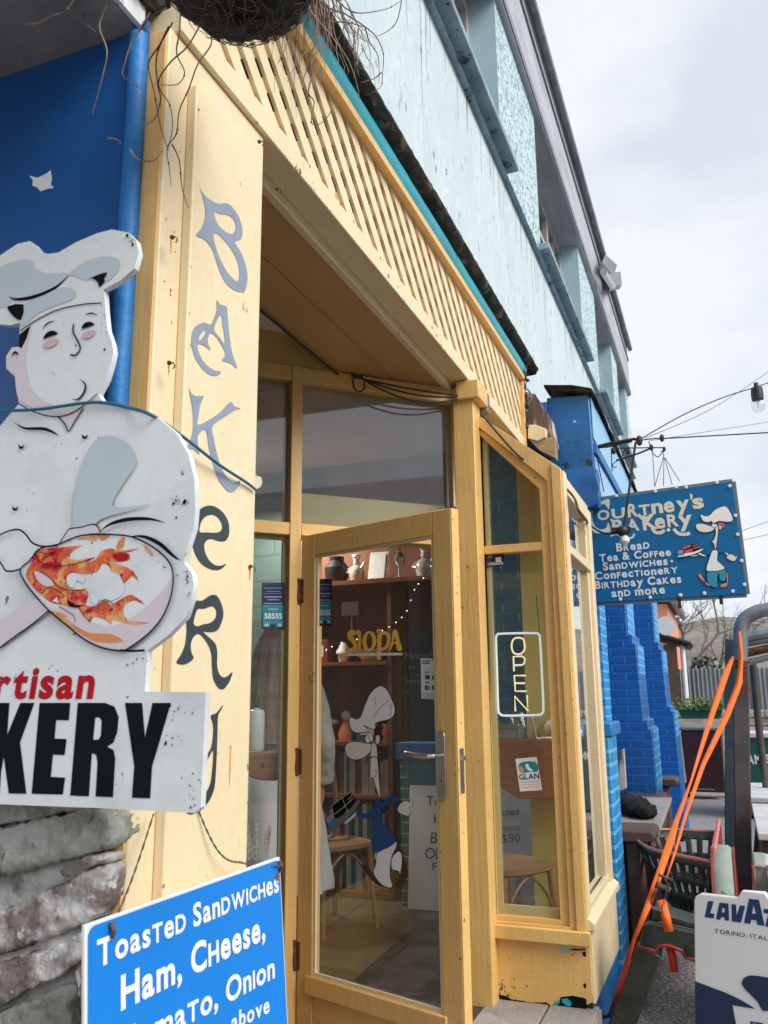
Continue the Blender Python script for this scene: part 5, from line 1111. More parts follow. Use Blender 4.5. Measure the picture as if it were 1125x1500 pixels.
m = MB(); ribbon(m, [(1083, 925, 7.12), (1086, 960, 7.1), (1083, 1000, 7.05), (1066, 1045, 6.6), (1030, 1120, 5.6), (1004, 1195, 4.6), (990, 1245, 4.05), (975, 1290, 3.93)], [.02, .03, .045, .042, .026, .015, .010, .007])
m.build('second_webbing', m_orange, st, solid=.003)
m = MB(); ribbon(m, [(929, 1375, 3.75), (916, 1420, 3.85), (903, 1460, 4.0), (893, 1488, 4.15)], [.014, .020, .020, .014]); m.build('lower_webbing', m_orange_d, st, solid=.003)
m = MB(); ribbon(m, [(969, 1318, 3.9), (976, 1345, 3.88), (980, 1365, 3.87)], .035); m.build('loose_end', m_orange, st, solid=.003)
m = MB(); ribbon(m, [(981, 1388, 3.98), (986, 1405, 3.99), (988, 1424, 4.0)], .033); m.build('dangling_end', m_orange_d, st, solid=.003)
p = at_x(971, 1300, 3.84); d_ = (at_x(983, 1240, 3.9)-at_x(958, 1335, 3.9)).normalized(); sd2 = d_.cross(V((1, 0, 0))).normalized(); m_zinc = M('dull_zinc', (.13, .12, .11), rough=.5, metal=.7, var=.4, vs=30, bump=.3)
m = MB()
for s_ in (-.024, .024): m.obox(p+sd2*s_-d_*.055-V((.022, 0, 0)), d_*.11, sd2*.003, V((.030, 0, 0)))
m.tube([p-sd2*.03, p+sd2*.03], .012, 10); m.tube([p+d_*.04-sd2*.028, p+d_*.04+sd2*.028], .006, 8)
for s_ in (-.018, .018): m.obox(p+sd2*s_-V((.030, 0, 0))-d_*.09, d_*.12, sd2*.004, V((.012, 0, 0)))
m.tube([p-d_*.085-sd2*.022-V((.026, 0, 0)), p-d_*.085+sd2*.022-V((.026, 0, 0))], .009, 8)
m.build('ratchet_buckle', m_zinc, st, bevel=.001)
m = MB(); p = at_x(893, 1488, 4.15); m.tube([p+V((.02, -.01, .03)), p, p+V((0, .03, -.01)), p+V((.03, .04, .0))], .008, 6); m.build('hook', m_black, st)

# ------------------------------------------------------------------ A-board
AB = Plane(3.0, .12, 75)
ab = thing('pavement_sign', AB.at(-.05, 0), 'white pavement sign with navy coffee logo, reading TORINO, ITALIA', 'sign')
z = lambda pts: zm(1000, 1290, 7.144, pts)
ol = z([(118, 330), (118, 210), (135, 165), (190, 135), (575, 182), (615, 105), (860, 125), (915, 212), (1290, 255), (1350, 290), (1365, 360), (1390, 2700), (140, 2700)])
m = MB(); m.prism([AB.px(x, y) for x, y in ol], -AB.n*.022); m.build('board', m_white_c, ab, bevel=.004)
m = MB(); q0, q1 = AB.at(.02, .02, -.35), AB.at(-.18, .02, -.35)
m.bar(AB.at(.02, .75, -.03), q0, .03, .02); m.build('rear_leg', m_cgrey, ab); m = MB(); m.bar(AB.at(-.18, .75, -.03), q1, .03, .02); m.build('rear_leg', m_cgrey, ab)
mats = [m_navy, m_navy2, m_ink, m_white_c]
a = Art(AB, mats)
L1 = [(265, 212), (325, 215), (290, 340), (335, 348), (325, 395), (230, 382)]
A1 = [(385, 230), (480, 238), (487, 420), (440, 415), (437, 385), (405, 380), (395, 410), (348, 402)]; A1h = [(418, 285), (440, 290), (438, 335), (410, 330)]
sh = lambda P, dx, dy: [(x+dx, y+dy) for x, y in P]
a.fill(z(L1), m_navy2, 1); a.fill(z(A1), m_navy2, 1, [z(A1h)])
a.fill(z([(512, 245), (560, 250), (565, 365), (600, 258), (655, 262), (612, 440), (515, 425)]), m_navy2, 1)
a.fill(z([(695, 190), (800, 200), (858, 472), (785, 462), (770, 415), (720, 410), (708, 452), (643, 442)]), m_navy2, 1, [z([(742, 255), (768, 345), (728, 345)])])
ZZ = [(848, 292), (960, 305), (955, 345), (905, 440), (950, 445), (945, 490), (868, 478), (872, 440), (900, 345), (848, 338)]
a.fill(z(ZZ), m_navy2, 1); a.fill(z(sh(ZZ, 122, 14)), m_navy2, 1); a.fill(z(sh(A1, 740, 108)), m_navy2, 1, [z(sh(A1h, 740, 108))])
a.text('TORINO, ITALIA, 1895', z([(335, 545)])[0], z([(1195, 668)])[0], 42/7.144, m_ink, bold=.004, gap=.14)
a.fill(z([(130, 1050), (300, 1115), (450, 1170), (600, 1240), (765, 1340), (640, 1322), (523, 1302), (560, 1500), (640, 1900), (660, 2690), (142, 2690), (135, 1600)]), m_navy, 1)
a.fill(z([(620, 1075), (640, 1020), (690, 995), (760, 992), (893, 1012), (1100, 1050), (1372, 1110), (1380, 1480), (1100, 1400), (893, 1362), (835, 1358), (790, 1275), (720, 1200), (650, 1130)]), m_navy, 2)
a.fill(z([(708, 1470), (845, 1490), (850, 1560), (712, 1545)]), m_navy, 1); a.fill(z([(735, 1492), (770, 1497), (760, 1530)]), m_white_c, 1)
a.mb.build('printed_artwork', a.mats, ab)

# ------------------------------------------------------------------ pipe frame, tables, far yard
pf = thing('pipe_frame', (7.3, -.05, 0), 'rusty and galvanised pipe frame with a bent top rail beside the orange strap', 'frame')
X7 = lambda x, y, d=7.3: at_x(x, y, d)
m = MB(); m.bar(at_z(1090, 1324, 0), X7(1085, 972), .115, .10, (1, 0, 0)); m.build('rusty_post', m_rustpost, pf, bevel=.008)
m = MB(); m.tube(smooth_pts([X7(1085, 975), X7(1085, 935), X7(1088, 912), X7(1103, 899), X7(1135, 891), X7(1300, 862)], 5, False), .055, 14); m.build('bent_rail', m_galv, pf)
m = MB(); m.tube([X7(1085, 968), X7(1085, 978)], .066, 14); m.build('collar', m_rust, pf)
m = MB(); m.bar(at_z(1070, 1305, 0), X7(1070, 936, 7.6), .085, .08, (1, 0, 0)); m.build('second_post', m_bluepost, pf, bevel=.006)

for q0, q1, r_, mt in (((1090, 934), (1230, 907), .052, m_galv), ((1092, 943), (1230, 918), .028, m_galv), ((1092, 957), (1230, 926), .035, m_rust), ((1092, 972), (1230, 935), .025, m_galv)):
    m = MB(); m.tube([X7(*q0, 7.75), X7(*q1, 7.75)], r_, 10); m.build('cross_pipe', mt, pf)
m = MB(); m.tube([X7(1102, 965, 8.2), X7(1112, 1070, 8.3), X7(1128, 1200, 8.4)], .03, 10); m.build('diagonal_pipe', m_rustpost, pf)
def picnic(x0, x1, label, yl=-.085):
    o = thing('picnic_table', ((x0+x1)/2, yl-.45, 0), label, 'table', 'pale weathered picnic tables')
    n_ = 4
    m = MB()
    for k in range(n_): y1_ = yl-k*.2; m.box(x0, x1, y1_-.195, y1_, .68, .72)
    m.build('table_top', m_tabletop, o, bevel=.006)
    m = MB(); m.box(x0+.03, x1-.03, yl-.78, yl-.03, .60, .679); m.build('apron', m_wood_o, o)
    for x in (x0+.12, x1-.2):
        m = MB(); m.bar((x, yl-.12, .6), (x, yl-.02, 0), .08, .08); m.build('leg', m_wood_o, o); m = MB(); m.bar((x, yl-.66, .6), (x, yl-.8, 0), .08, .08); m.build('leg', m_wood_o, o)
picnic(7.55, 8.8, 'farthest pale picnic table at the right edge beyond the diagonal pipe'); picnic(5.65, 7.15, 'middle pale picnic table at the right edge beside the rusty post', -.09); picnic(3.9, 4.95, 'nearest pale picnic table half hidden behind the coffee sign', -.095)
gb = thing('green_bar_box', (12, -.6, 0), 'dark green wooden bar box with white lettering beyond the pipe frame', 'box')
m = MB(); m.box(12, 12.9, -1.5, -.02, .04, .98); m.build('body', m_boxgr, gb, bevel=.01); m = MB(); m.box(11.97, 12.93, -1.53, .01, .98, 1.03); m.build('pale_lid', m_tabletop, gb)
GP = Plane(12, 0, 90); m = MB(); line_px(m, GP, 'JAMESON', (1091, 1119), (1149, 1117), 13, .003, bold=.05); m.build('lettering', m_white_c, gb)
m = MB()
n = 720; A = []
for i in range(n+1):
    y_ = 1.15-9*i/n; A.append((m.v((17+.018*math.sin(i*math.pi/3), y_, .45)), m.v((17+.018*math.sin(i*math.pi/3), y_, 1.98))))
for p, q in zip(A, A[1:]): m.f([p[0], q[0], q[1], p[1]], True)
tag(m.build('corrugated_fence', m_corr, sharp=70), 'grey corrugated metal fence across the end of the yard', 'fence')
dw = thing('dry_stone_wall', (16.5, .4, 0), 'low pale stacked stone wall behind the brown wheelie bin', 'wall')
m = MB()
for r_ in range(9):
    y_ = 1.2
    while y_ > -1.4:
        w_ = random.uniform(.25, .6); m.hexa([V((16.5+dx+random.uniform(-.03, .03), yy, zz)) for zz in (r_*.14+.004, r_*.14+.125) for dx, yy in ((0, y_), (0, y_-w_+.02), (.3, y_-w_+.02), (.3, y_))]); y_ -= w_
m.build('stones', m_plank, dw, bevel=.01)
bn = thing('wheelie_bin', (14, .43, 0), 'dark brown wheelie bin with grey lid standing by the blue buttress', 'bin')
m = MB(); m.hexa([V(p) for p in ((14.05, .16, .10), (14.45, .16, .10), (14.45, .68, .10), (14.05, .68, .10), (13.95, .13, .98), (14.6, .13, .98), (14.6, .71, .98), (13.95, .71, .98))]); m.build('body', m_binbr, bn, bevel=.02)
m = MB(); m.prism([(13.93, .11, .985), (13.93, .73, .985), (14.62, .73, 1.0), (14.62, .11, 1.0)], (0, 0, .06)); m.build('lid', m_cgrey, bn, bevel=.02)
for y_ in (.10, .70):
    m = MB(); m.lathe([(.03, -.03), (.10, -.03), (.10, .03), (.03, .03)], (14.45, y_, .10), 18, 'y'); m.build('wheel', m_black, bn)
m = MB(); m.tube([(14.55, .2, 1.02), (14.68, .2, 1.02), (14.68, .64, 1.02), (14.55, .64, 1.02)], .02, 8); m.build('handle', m_black, bn)
m = MB(); m.box(13.99, 14.02, .3, .54, .14, .16); m.build('front_bar', m_steel, bn)
pl_ = thing('planter', (15.6, .5, 1.1), 'green trough planter of leafy plants on the wall behind the bin', 'planter')
m = MB(); m.hexa([V(p) for p in ((15.5, .15, 1.12), (15.75, .15, 1.12), (15.75, .75, 1.12), (15.5, .75, 1.12), (15.46, .1, 1.27), (15.8, .1, 1.27), (15.8, .8, 1.27), (15.46, .8, 1.27))]); m.build('trough', m_boxgr, pl_)
m = MB(); m.box(15.4, 15.9, 0, .9, 0, 1.12); m.build('stand', m_plank, pl_)
m = MB()
for k in range(500):
    p = V((random.uniform(15.4, 15.85), random.uniform(.02, .88), 1.27+abs(random.gauss(0, .09)))); s_ = random.uniform(.02, .05)
    a_ = V((random.gauss(0, 1), random.gauss(0, 1), random.gauss(0, 1))).normalized(); c_ = a_.cross(V((random.gauss(0, 1), .3, 1))).normalized(); m.f([m.v(p+a_*s_), m.v(p+c_*s_*.5), m.v(p-a_*s_), m.v(p-c_*s_*.5)])
m.build('foliage', m_leaf, pl_, merge=False)
og = thing('salmon_building', (18, 1.6, 0), 'salmon painted outbuilding with dark tiled lean-to and satellite dish', 'building')
m = MB(); m.box(18, 22, .98, 5, 0, 3.30); m.build('wall', m_salmon, og)
m = MB(); m.tube([(17.9, .85, 3.36), (22, .85, 3.36)], .07, 8); m.box(17.9, 22, .8, 5, 3.40, 3.48); m.build('roof_edge', m_galv, og)
m = MB(); m.prism([(16.6, .60, 2.36), (16.6, 1.4, 2.62), (16.6, 1.4, 2.70), (16.6, .56, 2.44)], (1.3, 0, 0)); m.build('lean_to_roof', m_tile, og)
m = MB()
for k in range(8): m.tube([(16.55+.17*k, .55, 2.42), (16.55+.17*k, 1.35, 2.69)], .04, 6)
m.build('ridge_tiles', m_tile, og)
m = MB(); m.box(16.6, 16.75, .80, 1.4, 0, 2.42); m.build('timber_panel', m_wood_o, og); m = MB(); m.tube([(16.7, .70, 1.2), (16.7, .70, 2.4)], .045, 8); m.build('downpipe', m_white_c, og)
m = MB(); c = at_x(976, 917, 16.4); m.lathe([(.0, .0), (.08, -.015), (.17, -.06)], c, 18, 'x'); m.tube([c, c+V((.3, .2, -.15))], .02, 6); m.build('satellite_dish', m_paper, og)
# hillside and bare trees
m = MB(); n = 60; rows = []
for i in range(n+1):
    a_ = -1.4+2.8*i/n; R_1, R_2 = 70, 190
    h_ = 8.5+1.2*math.sin(i*.5)+.8*math.sin(i*1.3)
    rows.append([m.v((R_1*math.cos(a_), R_1*math.sin(a_), 0)), m.v((105*math.cos(a_), 105*math.sin(a_), h_*.45)), m.v((R_2*math.cos(a_), R_2*math.sin(a_), h_*1.75+random.uniform(-.3, .3))), m.v((260*math.cos(a_), 260*math.sin(a_), h_*1.5))])
for A, B in zip(rows, rows[1:]):
    for j in range(3): m.f([A[j], B[j], B[j+1], A[j+1]], True)
tag(m.build('hillside', m_hill), kind='structure')
def bare_tree(x, y, h_, seed, label, ivy=False):
    rnd = random.Random(seed); o = thing('bare_tree', (x, y, 0), label, 'tree', 'bare winter trees behind the fence'); m = MB(); cr = MB()
    def grow(mb, p, d, ln, r, lv):
        P = [p]
        for i in range(4): d = (d+V((rnd.gauss(0, .16), rnd.gauss(0, .16), rnd.gauss(0, .10)+.05))).normalized(); P.append(P[-1]+d*ln/4)
        mb.tube(P, [r*(1-.11*i) for i in range(5)], 6 if lv < 2 else 4, caps=False)
        if lv < 5:
            for k in range(3 if lv < 3 else 2):
                t = P[rnd.choice((2, 3, 4))]; a_ = rnd.uniform(0, 6.28); s_ = rnd.uniform(.5, .95)
                e = d.cross(V((math.cos(a_), math.sin(a_), .2))).normalized(); grow(cr, t, (d+e*s_).normalized(), ln*rnd.uniform(.6, .8), r*.55, lv+1)
    grow(m, V((x, y, 0)), V((0, 0, 1)), h_*.36, h_*.016, 0)
    m.build('trunk', m_bark, o); cr.build('crown', m_bark, o, merge=False)
    if ivy:
        m = MB()
        for k in range(700):
            zz = rnd.uniform(.6, h_*.4); p = V((x+rnd.gauss(0, .16), y+rnd.gauss(0, .16), zz)); s_ = .08; a_ = V((rnd.gauss(0, 1), rnd.gauss(0, 1), rnd.gauss(0, 1))).normalized(); c_ = a_.cross(V((.3, 1, rnd.gauss(0, 1)))).normalized(); m.f([m.v(p+a_*s_), m.v(p+c_*s_*.6), m.v(p-a_*s_), m.v(p-c_*s_*.6)])
        m.build('ivy_cover', m_ivy, o, merge=False)
p = at_x(1032, 990, 24); bare_tree(p.x, p.y, 6.2, 3, 'largest bare tree with an ivy clad trunk behind the corrugated fence', True)
p = at_x(1012, 990, 30); bare_tree(p.x, p.y, 6.5, 8, 'bare tree left of the ivy clad one, next to the salmon building')
p = at_x(1062, 990, 29); bare_tree(p.x, p.y, 5.6, 21, 'bare tree right of the ivy clad one, half behind the bent pipe')
p = at_x(1115, 990, 34); bare_tree(p.x, p.y, 4.5, 33, 'small bare tree at the right edge above the fence')
# whitewashed wall and roofs on the other side of the lane, seen in the glass
ow = thing('whitewashed_wall', (5, -3.6, 0), 'whitewashed rough stone yard wall on the other side of the lane', 'wall')
m = MB(); m.box(-3, 14, -3.9, -3.6, 0, 2.3); m.build('stonework', brick_mat('whitewashed_stone', (.62, .61, .58), (.40, .37, .33), bw=.5, bh=.22, mort=.025, var=.15, bump=1), ow)
m = MB(); m.box(-3, 14, -3.95, -3.55, 2.3, 2.38); m.build('coping', m_conc, ow)

oh = thing('slate_house', (-3, -11, 0), 'white house with a grey slate roof across the lane, seen in the glass', 'house')
m = MB(); m.box(-14, 5, -15, -9, 0, 3.4); m.build('wall', M('white_house_render', (.66, .65, .62), rough=.85, var=.08), oh)
m = MB(); m.prism([(-14.4, -8.7, 3.35), (-14.4, -12, 6.0), (-14.4, -15.3, 3.35), (-14.4, -15.3, 3.5), (-14.4, -12, 6.15), (-14.4, -8.7, 3.5)], (19.8, 0, 0)); m.build('roof', brick_mat('slate', (.13, .135, .15), (.05, .05, .055), bw=.5, bh=.25, mort=.02), oh)
for x in (-12, -8.5, -5, -1.5, 2):
    m = MB(); m.box(x, x+1.2, -9.02, -8.97, 1.1, 2.5); wn_ = m.build('window', m_wfr, oh); m = MB(); m.box(x+.1, x+1.1, -8.965, -8.96, 1.2, 2.4); m.build('pane', m_glass_up, wn_)
# ------------------------------------------------------------------ inside the shop
FZ = .24
bc = thing('bookcase', (5.6, 2.4, FZ), 'tall pine bookcase against the back wall seen through the door glass', 'bookcase')
m = MB(); m.box(5.47, 5.79, 2.095, 2.125, FZ, 2.28); m.build('upright', m_wood_d, bc); m = MB(); m.box(5.47, 5.79, 2.985, 3.015, FZ, 2.28); m.build('upright', m_wood_d, bc)
SHZ = [.28, .56, .88, 1.22, 1.75]
for i, zz in enumerate(SHZ): m = MB(); m.box(5.46, 5.79, 2.126, 2.984, zz-.025, zz); m.build('shelf', m_wood_b if i else m_wood_d, bc)
m = MB(); m.box(5.44, 5.79, 1.72, 3.02, 2.28, 2.31); m.build('top_shelf', m_wood_b, bc)
m = MB(); m.box(5.46, 5.48, 2.126, 2.984, FZ, .255); m.build('kickboard', m_wood_d, bc)
bcols = [('white', (.55, .55, .53)), ('black', (.02, .02, .022)), ('teal', (.02, .14, .16)), ('blue', (.03, .09, .22)), ('cream', (.48, .42, .32)), ('dark green', (.02, .07, .05)), ('brown', (.10, .05, .03)), ('grey', (.22, .22, .23)), ('red', (.22, .03, .03))]
bm_ = {n_: M('book_'+n_.replace(' ', '_'), c_, rough=.5, var=.12, vs=9, spots=[(20, .66, .01, tuple(min(1, k*2.2+.05) for k in c_))]) for n_, c_ in bcols}
bm_pg = M('book_pages', (.6, .56, .48), rough=.8)
ordn = lambda k: f'{k}' + ('th' if 10 < k % 100 < 14 else {1: 'st', 2: 'nd', 3: 'rd'}.get(k % 10, 'th'))
for zi, (zz, hmax, snm) in enumerate(((.28, .245, 'lowest'), (.56, .28, 'second lowest'), (.88, .29, 'third lowest'))):
    y_ = 2.135; k = 0
    while y_ < 2.72:
        w_ = random.choice((.018, .024, .03, .038, .045)); h_ = hmax*random.uniform(.72, .98); d_ = random.uniform(.15, .2); k += 1
        cn_ = random.choice([c_[0] for c_ in bcols] + ['white', 'cream', 'black']); x0 = 5.50+random.uniform(0, .02)
        o = thing('book', (x0, y_+w_/2, zz), f'{"thick" if w_ > .032 else "slim"} {cn_} book, {ordn(k)} from the right on the {snm} bookcase shelf', 'book', 'books on the bookcase shelves')
        m = MB(); m.box(x0, x0+.004, y_, y_+w_, zz+.001, zz+h_); m.box(x0+.0041, x0+d_, y_, y_+.003, zz+.001, zz+h_); m.box(x0+.0041, x0+d_, y_+w_-.003, y_+w_, zz+.001, zz+h_); m.build('cover', bm_[cn_], o)
        m = MB(); m.box(x0+.0045, x0+d_-.004, y_+.0032, y_+w_-.0032, zz+.004, zz+h_-.004); m.build('pages', bm_pg, o)
        y_ += w_+random.choice((.001, .002, .004, .02))
m_fig = M('glazed_figurine', (.55, .48, .42), rough=.25, var=.15, vs=20)
def figurine(x, y, z_, s_, label):
    o = thing('figurine', (x, y, z_), label, 'figurine')
    m = MB(); m.lathe([(r_*s_, h_*s_) for r_, h_ in ((.30, 0), (.34, .03), (.28, .10), (.34, .3), (.36, .5), (.26, .68), (.12, .76))], (x, y, z_), 16); m.ball((x, y, z_+.86*s_), .15*s_, 12); m.tube([(x-.02, y+.28*s_, z_+.62*s_), (x-.06*s_-.02, y+.40*s_, z_+.45*s_), (x-.25*s_, y+.22*s_, z_+.42*s_)], .06*s_, 7); m.tube([(x-.02, y-.28*s_, z_+.62*s_), (x-.10*s_, y-.42*s_, z_+.85*s_)], .06*s_, 7); m.build('body', m_fig, o)
    m = MB(); m.lathe([(r_*s_, h_*s_) for r_, h_ in ((.13, .96), (.13, 1.04), (.20, 1.12), (.19, 1.2), (.1, 1.24))], (x, y, z_), 14); m.build('hat', m_white_c, o)
figurine(5.62, 2.415, 2.311, .17, 'pale chef figurine left of the framed certificate on the top shelf'); figurine(5.62, 1.895, 2.311, .19, 'pale figurine at the right end of the top shelf')
m = MB(); m.lathe([(.05, 0), (.085, .05), (.09, .12), (.05, .17), (.055, .20), (.045, .2)], (5.62, 2.57, 2.311), 18); tag(m.build('dark_vase', m_black), 'dark round vase at the left of the top shelf', 'vase')
cf = thing('framed_certificate', (5.58, 2.235, 2.311), 'pale framed certificate leaning between figurines on the top shelf', 'picture frame')
m = MB(); m.obox((5.56, 2.165, 2.311), (0, .14, 0), (.06, 0, .215), (.012, 0, 0)); m.build('frame', m_off, cf); m = MB(); m.obox((5.5622, 2.18, 2.33), (0, .11, 0), (.05, 0, .18), (-.004, 0, 0)); m.build('paper', m_paper, cf)
m = MB(); m.lathe([(.05, 0), (.05, .02), (.012, .03), (.010, .09), (.035, .12), (.04, .16), (.015, .2), (.02, .215), (.0, .23)], (5.6, 2.075, 2.311), 14); tag(m.build('trophy', m_steel), 'small silver trophy between the certificate and right hand figurine', 'trophy')
sk = thing('switch_box', (5.78, 2.5, 2.1), 'white double socket on the pine wall above the SIOPA lettering', 'socket')
m = MB(); m.box(5.77, 5.80, 2.47, 2.60, 2.10, 2.20); m.build('plate', m_white_c, sk); m = MB(); m.tube([(5.77, 2.52, 2.10), (5.76, 2.515, 1.98), (5.75, 2.47, 1.80)], .006, 6); m.build('flex', m_white_c, sk)
cb_ = thing('chalkboard', (5.7, 1.9, 1.25), 'dark chalkboard with handwritten Minced Pies beside the bookcase', 'blackboard')
m = MB(); m.box(5.66, 5.69, 1.70, 2.09, 1.24, 1.96); m.build('board', m_chalk, cb_)
CP = Plane(5.66, 0, 90); m = MB(); z = lambda p: zm(490, 900, 6.618, [p])[0]
for t, p0, p1, h_ in (('Minced Pies', (680, 438), (1120, 425), 70), ('in', (720, 530), (775, 528), 40), ('w', (785, 600), (835, 598), 28), ('Hot', (690, 670), (830, 668), 48), ('Choc', (630, 768), (725, 765), 34)): line_px(m, CP, t, z(p0), z(p1), h_/6.618, .002, bold=-.006, shear=.12)
m.build('chalk_writing', m_chalkln, cb_)
wb = thing('menu_whiteboard', (5.3, 1.55, FZ), 'white board with black handwritten prices leaning inside the doorway', 'whiteboard')
WN = V((-1, 0, .10)).normalized(); WO = V((5.27, 1.93, FZ+.005)); WU = V((.10, 0, 1)).normalized()
m = MB(); m.obox(WO, V((0, -.80, 0)), WU*.72, WN*-.012); m.build('board', m_board_w, wb, bevel=.003)
WP = FreePlane(WO, WN); m = MB()
z1 = lambda p: zm(400, 1080, 3.516, [p])[0]
z2 = lambda p: zm(660, 900, 3.75, [p])[0]
for t, p0, h_, zz, wpx in (('Toasted', (790, 352), 50, z1, 62), ('Ham', (828, 440), 46, z1, 34), ('Br', (812, 545), 56, z1, 18), ('OLL', (782, 625), 56, z1, 34), ('FR', (820, 685), 40, z1, 18), ('ches', (285, 1105), 36, z2, 25), ('mato', (285, 1190), 32, z2, 26), ('5.90', (284, 1255), 44, z2, 26)):
    q = zz(p0); line_px(m, WP, t, q, (q[0]+wpx, q[1]-(2 if zz is z2 else -1)), h_/(3.516 if zz is z1 else 3.75), .002, bold=-.004, shear=.08)
m.build('marker_writing', m_ink, wb)
for k, (y_, lab) in enumerate(((1.30, 'plain white card leaning below the wooden seat'), (1.02, 'pale card with red handwriting behind the chair legs'))):
    o = thing('menu_card', (5.0+.02*k, y_, FZ), lab, 'card'); m = MB(); m.obox((4.9, y_+.16, FZ+.003), (0, -.32, 0), (.05, 0, .40), (.008, 0, 0)); m.build('card', m_board_w, o)

# goods on the upper bookcase shelves
def goods(kind, y_, z_, label, mat, mat2):
    o = thing(kind, (5.6, y_, z_), label, kind.split('_')[-1]); m = MB(); z_ += .001
    if kind == 'biscuit_tin': m.lathe([(.07, 0), (.07, .11), (.066, .112)], (5.6, y_, z_), 24); m.build('body', mat, o); m = MB(); m.lathe([(.073, .113), (.073, .135), (.06, .14)], (5.6, y_, z_), 24); m.build('lid', mat2, o)
    elif kind == 'cardboard_box': m.box(5.53, 5.66, y_-.08, y_+.08, z_, z_+.16); m.build('body', mat, o, bevel=.003); m = MB(); m.box(5.527, 5.529, y_-.05, y_+.05, z_+.04, z_+.12); m.build('paper_label', mat2, o)
    elif kind == 'jam_jar': m.lathe([(.035, 0), (.038, .01), (.038, .075), (.03, .09)], (5.58, y_, z_), 18); m.build('body', mat, o); m = MB(); m.lathe([(.033, .091), (.033, .108), (.03, .11)], (5.58, y_, z_), 18); m.build('lid', mat2, o)
    elif kind == 'pudding_bowl': m.lathe([(.05, 0), (.10, .05), (.13, .085), (.125, .085), (.095, .05), (.0, .012)], (5.6, y_, z_), 26); m.build('body', mat, o)
    elif kind == 'cupcake_ornament': m.lathe([(.03, 0), (.045, .06)], (5.58, y_, z_), 16); m.build('case', mat, o); m = MB(); m.lathe([(.052, .061), (.05, .08), (.034, .10), (.03, .118), (.01, .14)], (5.58, y_, z_), 16); m.build('icing', mat2, o)
    elif kind == 'cloth_doll': m.lathe([(.05, 0), (.055, .05), (.03, .11), (.02, .13)], (5.58, y_, z_), 14); m.build('body', mat, o); m = MB(); m.ball((5.58, y_, z_+.165), .036, 12); m.build('head', mat2, o)
goods('biscuit_tin', 2.62, 1.22, 'red biscuit tin at the left of the shelf behind the cartoon baker hat', bm_['red'], m_white_c); goods('cloth_doll', 2.48, 1.22, 'pale cloth doll beside the red biscuit tin', m_corange, m_skin_c); goods('cardboard_box', 2.30, 1.22, 'teal cardboard box with pale label beside the cloth doll', bm_['teal'], m_paper); goods('jam_jar', 2.18, 1.22, 'small amber jar at the right end of the doll shelf', m_flame2, m_gold)
goods('cupcake_ornament', 2.50, 1.75, 'white iced cupcake ornament on the shelf under SIOPA lettering', m_off, m_white_c); goods('pudding_bowl', 2.30, 1.75, 'wide pale pudding bowl right of the cupcake ornament', m_off, m_off); goods('cardboard_box', 2.68, 1.75, 'red and white box left of the cupcake ornament', bm_['red'], m_paper); goods('jam_jar', 2.85, 1.75, 'jar with gold lid at the far left of the upper shelf', bm_['brown'], m_gold)
# bentwood chairs
def bentwood(label, stool=False):
    o = thing('bentwood_stool', (0, 0, 0), label, 'stool') if stool else thing('bentwood_chair', (0, 0, 0), label, 'chair'); sq = lambda a_: 1/(abs(math.cos(a_))**3.2+abs(math.sin(a_))**3.2)**(1/3.2)
    m = MB(); n = 32; rg = []
    for r_, zz in ((.0, .45), (.15, .446), (.19, .452), (.205, .462), (.205, .44), (.19, .43), (.0, .428)): rg.append([m.v((r_*sq(2*math.pi*k/n)*math.cos(2*math.pi*k/n), r_*sq(2*math.pi*k/n)*math.sin(2*math.pi*k/n), zz)) for k in range(n)])
    for A, B in zip(rg, rg[1:]):
        for k in range(n): m.f([A[k], A[(k+1) % n], B[(k+1) % n], B[k]], True)
    m.build('seat', m_wood_c, o)
    for sx in (-1, 1):
        m = MB(); m.tube([(sx*.16, .15, .43), (sx*.17, .165, .2), (sx*.185, .19, 0)], [.019, .016, .013], 10); m.build('leg', m_wood_c, o)
        if stool:
            m = MB(); m.tube([(sx*.16, -.15, .43), (sx*.17, -.165, .2), (sx*.185, -.19, 0)], [.019, .016, .013], 10); m.build('leg', m_wood_c, o); continue
        m = MB(); m.tube(smooth_pts([(sx*.185, -.22, 0), (sx*.165, -.17, .22), (sx*.165, -.175, .45), (sx*.18, -.21, .70), (sx*.17, -.235, .86)], 4, False), .016, 10); m.build('leg', m_wood_c, o)
    if not stool:
     m = MB(); m.tube(smooth_pts([(-.17, -.235, .85), (-.15, -.245, .885), (0, -.27, .90), (.15, -.245, .885), (.17, -.235, .85)], 5, False), .02, 10); m.build('top_rail', m_wood_c, o)
     m = MB(); m.tube(smooth_pts([(-.165, -.18, .47), (-.06, -.22, .62), (.06, -.24, .74), (.14, -.245, .86)], 4, False), .011, 8); m.tube(smooth_pts([(.165, -.18, .47), (.06, -.205, .62), (-.06, -.225, .74), (-.14, -.245, .86)], 4, False), .011, 8); m.build('cross_back', m_wood_c, o)
    m = MB()
    for s1, s2 in (((-.16, .15), (.16, .15)), ((-.165, -.16), (-.16, .15)), ((.165, -.16), (.16, .15))):
        a_, c_ = V((*s1, .16)), V((*s2, .16)); mid = (a_+c_)/2; m.tube(smooth_pts([a_, a_*.8+mid*.2+UP*.15, mid+UP*.255, c_*.8+mid*.2+UP*.15, c_], 5, False), .009, 8)
    m.build('brace_hoop', m_wood_c, o); return o
c1 = bentwood('bentwood chair with crossed back in front of the bookcase'); c2 = bentwood('round bentwood stool with brown seat behind the bay window glass', True)
c1.location = (4.74, 2.20, FZ); c1.rotation_euler.z = math.radians(150); c2.location = (4.42, 1.10, FZ); c2.rotation_euler.z = math.radians(55)
